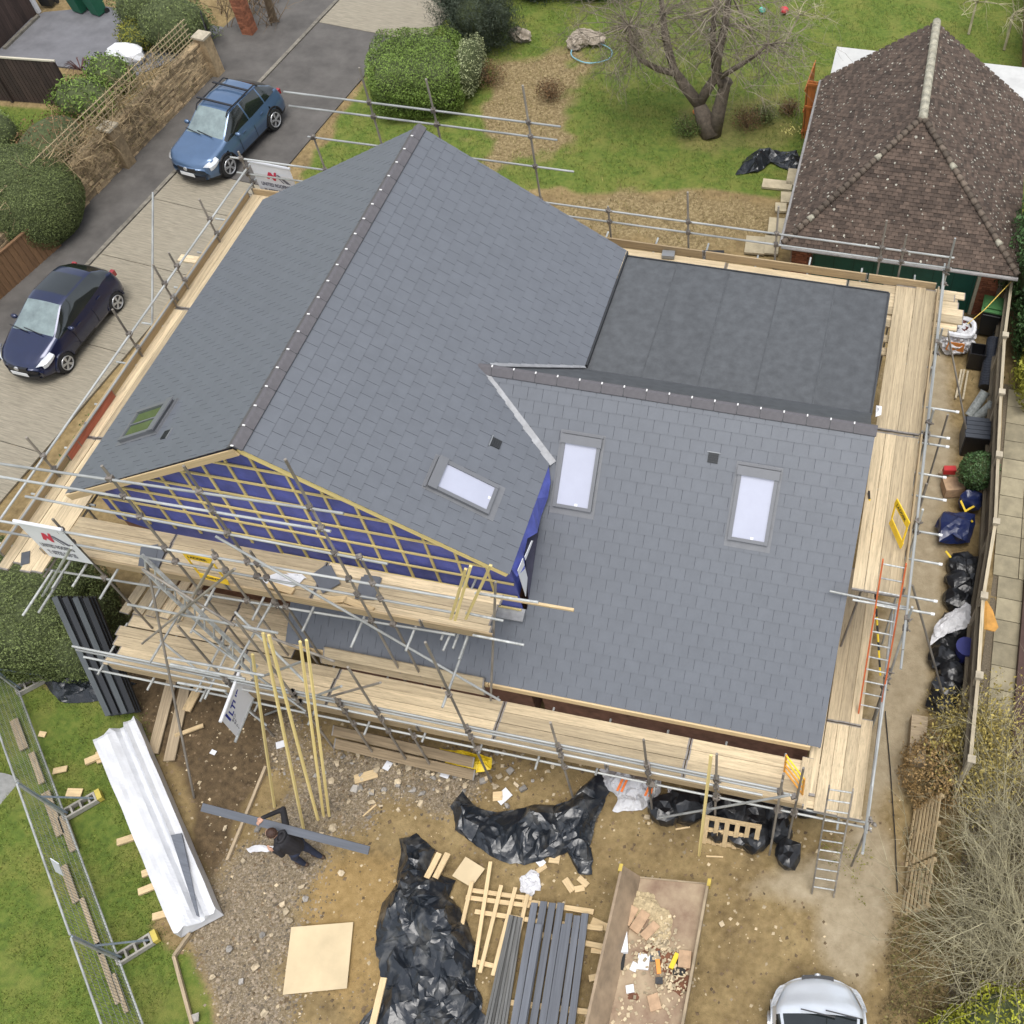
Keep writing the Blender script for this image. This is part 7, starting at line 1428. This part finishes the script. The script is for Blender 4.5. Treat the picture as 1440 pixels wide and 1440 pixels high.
# top left gardens
for nm, lab, sh, m, n_, sz in (('evergreen_shrub', 'dark evergreen shrub behind the far end of the trellis', [(tuple(at(245, 35, .7)), (1.5, 1.2, 1.1)), (tuple(at(205, 15, .8)), (1.2, 1.0, 1.1))], dkg, 12000, .09), ('yellow_shrub', 'yellow green shrub at the edge of the tarmac yard', [(tuple(at(195, 50, .4)), (.75, .7, .6))], ylw, 3200, .09), ('garden_shrub', 'leafy green shrub between the dark fence panel and the trellis', [(tuple(at(118, 140, .5)), (1.1, .9, .75)), (tuple(at(155, 105, .5)), (.9, .8, .7))], brg, 5200, .11), ('garden_shrub', 'dull brown low hedge behind the trellis near the clipped dome', [(tuple(at(70, 205, .5)), (1.0, 1.6, .8), .0)], brn, 4000, .08), ('evergreen_shrub', 'very dark shrub at the left edge beside the small lawn', [(tuple(at(-8, 190, .5)), (.8, .9, .8))], dkg, 3000, .08)):
    foliage(nm, lab, 'shrub', sh, m, n_, sz, lump=.25, shell=.35)
P = at(119, 108); g = thing('spiky_plant', P, 'small purple brown spiky plant beside the dark fence panel', 'plant'); mb = MB()
for k in range(30): a = random.uniform(0, 6.28); mb.tube([P+V(0, 0, .25), P+V(math.cos(a)*.3, math.sin(a)*.3, .55), P+V(math.cos(a)*.55, math.sin(a)*.55, .45)], [.02, .015, .002], 3, False)
mb.build('leaves', M('purple_leaf', (.09, .04, .035), .7, .3, isl=.3), g)
# creeper on the wall and trellis
cr_ = thing('creeper', TA.lerp(TB, .4), 'dead brown creeper stems tangled over the trellis and stone wall', 'creeper'); mb = MB()
for k in range(300):
    t = rng.beta(2.2, 2.0); p = TA.lerp(TB, t*.95)+wn_*random.uniform(.05, .34)+V(0, 0, random.uniform(.9, 2.1))
    branch(mb, p, wd*random.gauss(0, 1)+V(0, 0, random.gauss(-.1, .8))+wn_*random.gauss(.0, .22), random.uniform(.35, .8), .013, 1, 4, .12, .35, 3, .7)
mb.build('stems', M('creeper_stems', (.3, .225, .125), .9, .3, 3, isl=.4), cr_); n_ = 3000; tt = rng.beta(2, 2, n_)
place('dead_leaves', leaf_mesh('dead_leaves', np.array([tuple(TA.lerp(TB, float(t))) for t in tt])+np.outer(rng.uniform(.02, .35, n_), np.array(wn_))+np.stack([0*tt, 0*tt, rng.uniform(.3, 2.1, n_)], 1), olv, .05), cr_)
iv = thing('bare_shrub', at(335, 30), 'bare brown stems and trunk beside the brick gate pier', 'shrub'); mb = MB()
for k in range(60): branch(mb, at(random.uniform(310, 395), random.uniform(0, 40)), V(random.gauss(0, .5), random.gauss(0, .5), 1), 1.3, .018, 1, 3, 0, .25, 3, .6)
mb.tube([at(385, 30), at(368, -30, 2.0)], [.16, .12], 9); mb.build('stems', brown_tw, iv)
# ---- bare shrub at the lower right
big = thing('bare_shrub', at(1440, 1250), 'large bare pale twiggy shrub filling the lower right corner', 'shrub'); mb = MB(); random.seed(5)
for bx_, by_, nst in ((1455, 1330, 24), (1480, 1210, 16), (1425, 1390, 15), (1410, 1280, 9)):
    P = at(bx_, by_)
    for _ in range(nst):
        a = random.uniform(1.7, 4.4); branch(mb, P+V(random.uniform(-.3, .3), random.uniform(-.3, .3), 0), V(math.cos(a)*.8, math.sin(a)*.5+.15, random.uniform(.4, 1.3)), random.uniform(1.5, 2.5), .017, 2, 6, -.02, .14, 4, .5)
mb.build('twigs', twig_m, big); print('twig faces', len(mb.f))
sm2 = thing('leafy_shrub', at(1360, 1040), 'straggly shrub with sparse yellow olive leaves at the end of the side fence', 'shrub'); mb = MB(); tips = []
for _ in range(46):
    P = at(random.uniform(1330, 1415), random.uniform(1010, 1110)); pts_ = branch(mb, P, V(random.gauss(0, .4), random.gauss(0, .4), 1), random.uniform(.8, 1.5), .014, 2, 4, 0, .25, 3, .7); tips += pts_[2:]
mb.build('stems', twig_m, sm2); tp = np.array([tuple(t) for t in tips]); n_ = 7000; place('leaves', leaf_mesh('leaves', tp[rng.integers(0, len(tp), n_)]+rng.normal(size=(n_, 3))*.22, leafm('yellow_olive_leaf', (.36, .29, .085)), .085), sm2)
P = at(1312, 1085, .5); foliage('dead_leaf_shrub', 'brown leaved shrub above the weathered pallets', 'shrub', [(tuple(P), (.7, .8, .6))], leafm('tan_leaf', (.26, .17, .07)), 3800, .075, lump=.3, core=False)
foliage('yellow_bush', 'bright yellow green bush in the bottom right corner', 'shrub', [(tuple(at(1420, 1450, .9)), (1.0, .75, .8)), (tuple(at(1345, 1462, .5)), (.6, .45, .5))], leafm('lime_leaf', (.26, .27, .025)), 8000, .075, lump=.25)
# leaf litter, undergrowth, weeds and grass
def litter(name, poly, n_, mat, size, zr, thr=0):
    P_ = [(at(a, b).x, at(a, b).y) for a, b in poly]; xs = [p[0] for p in P_]; ys_ = [p[1] for p in P_]; x = rng.uniform(min(xs), max(xs), n_*3); y = rng.uniform(min(ys_), max(ys_), n_*3); k = poly_sd(P_, x, y)+(fbm(x, y, .8, 4)-.5)*1.2 > thr; x, y = x[k][:n_], y[k][:n_]
    return tag(place(name, leaf_mesh(name, np.stack([x, y, rng.uniform(0, 1, len(x))**2*zr+.02], 1), mat, size)), kind='stuff')
litter('leaf_litter', [(1285, 1120), (1330, 1080), (1440, 1060), (1600, 1200), (1500, 1500), (1230, 1460), (1250, 1330)], 15000, leafm('litter_leaf', (.17, .125, .06), rough=.9), .065, .25)
litter('undergrowth', [(1270, 1240), (1320, 1180), (1440, 1100), (1560, 1200), (1480, 1460), (1240, 1440)], 9000, olv, .07, .6)
litter('weeds', [(60, 745), (80, 700), (128, 590), (140, 592), (95, 720), (70, 770)], 1600, mdg, .08, .35); litter('weeds', [(1150, 1190), (1215, 1190), (1235, 1290), (1200, 1290)], 260, ylw, .05, .12, .1)
def blades(name, m, box_, n_, thr, L_, mat):
    x = rng.uniform(box_[0], box_[1], n_*2); y = rng.uniform(box_[2], box_[3], n_*2); i = np.clip(np.searchsorted(gx, x)-1, 0, nx-2); j = np.clip(np.searchsorted(gy, y)-1, 0, ny-2)
    k = (m[j*nx+i] > thr+rng.uniform(-.25, .25, n_*2)) & (fbm(x, y, .7, 31) > .36); x, y, z = x[k][:n_], y[k][:n_], hz[j*nx+i][k][:n_]; n_ = len(x); a = rng.uniform(0, 6.28, n_); l_ = L_*rng.uniform(.5, 1.4, n_); w_ = .011
    lean_ = rng.normal(size=(n_, 2))*.5*l_[:, None]; b = np.stack([x, y, z-.01], 1); s_ = np.stack([np.cos(a)*w_, np.sin(a)*w_, 0*a], 1); t = b+np.stack([lean_[:, 0], lean_[:, 1], l_], 1)
    v = np.stack([b-s_, b+s_, t], 1).reshape(-1, 3); return tag(place(name, np_mesh(name, v, np.arange(n_*3).reshape(-1, 3), mat)), kind='stuff')
gl1 = leafm('grass_blade', (.15, .19, .035), isl=.5); gl2 = leafm('dry_grass_blade', (.25, .21, .08), isl=.4)
blades('grass', grass, (-11, 15, 14, 33), 70000, .5, .075, gl1); blades('grass', grass, (-9, -1, -10, 0), 42000, .5, .05, gl1); blades('grass', grass, (-24, -14, 12, 20), 9000, .5, .06, gl1)
blades('straw', straw_mask, (-6, 11, 12, 30), 9000, .35, .12, gl2)
blades('dry_grass', (1-grass)*(1-dust)*(1-straw_mask), (-9, 14, 9.8, 22), 5000, .6, .10, gl2)
fl_ = thing('daffodils', at(1115, 182), 'pale yellow flowers in the border left of the orange gate', 'flowers'); pts_ = np.array([tuple(at(random.gauss(1113, 9), random.gauss(183, 4), random.uniform(.2, .35))) for _ in range(60)]); place('petals', leaf_mesh('petals', pts_, M('pale_petal', (.65, .6, .2), .6, .1), .08), fl_)
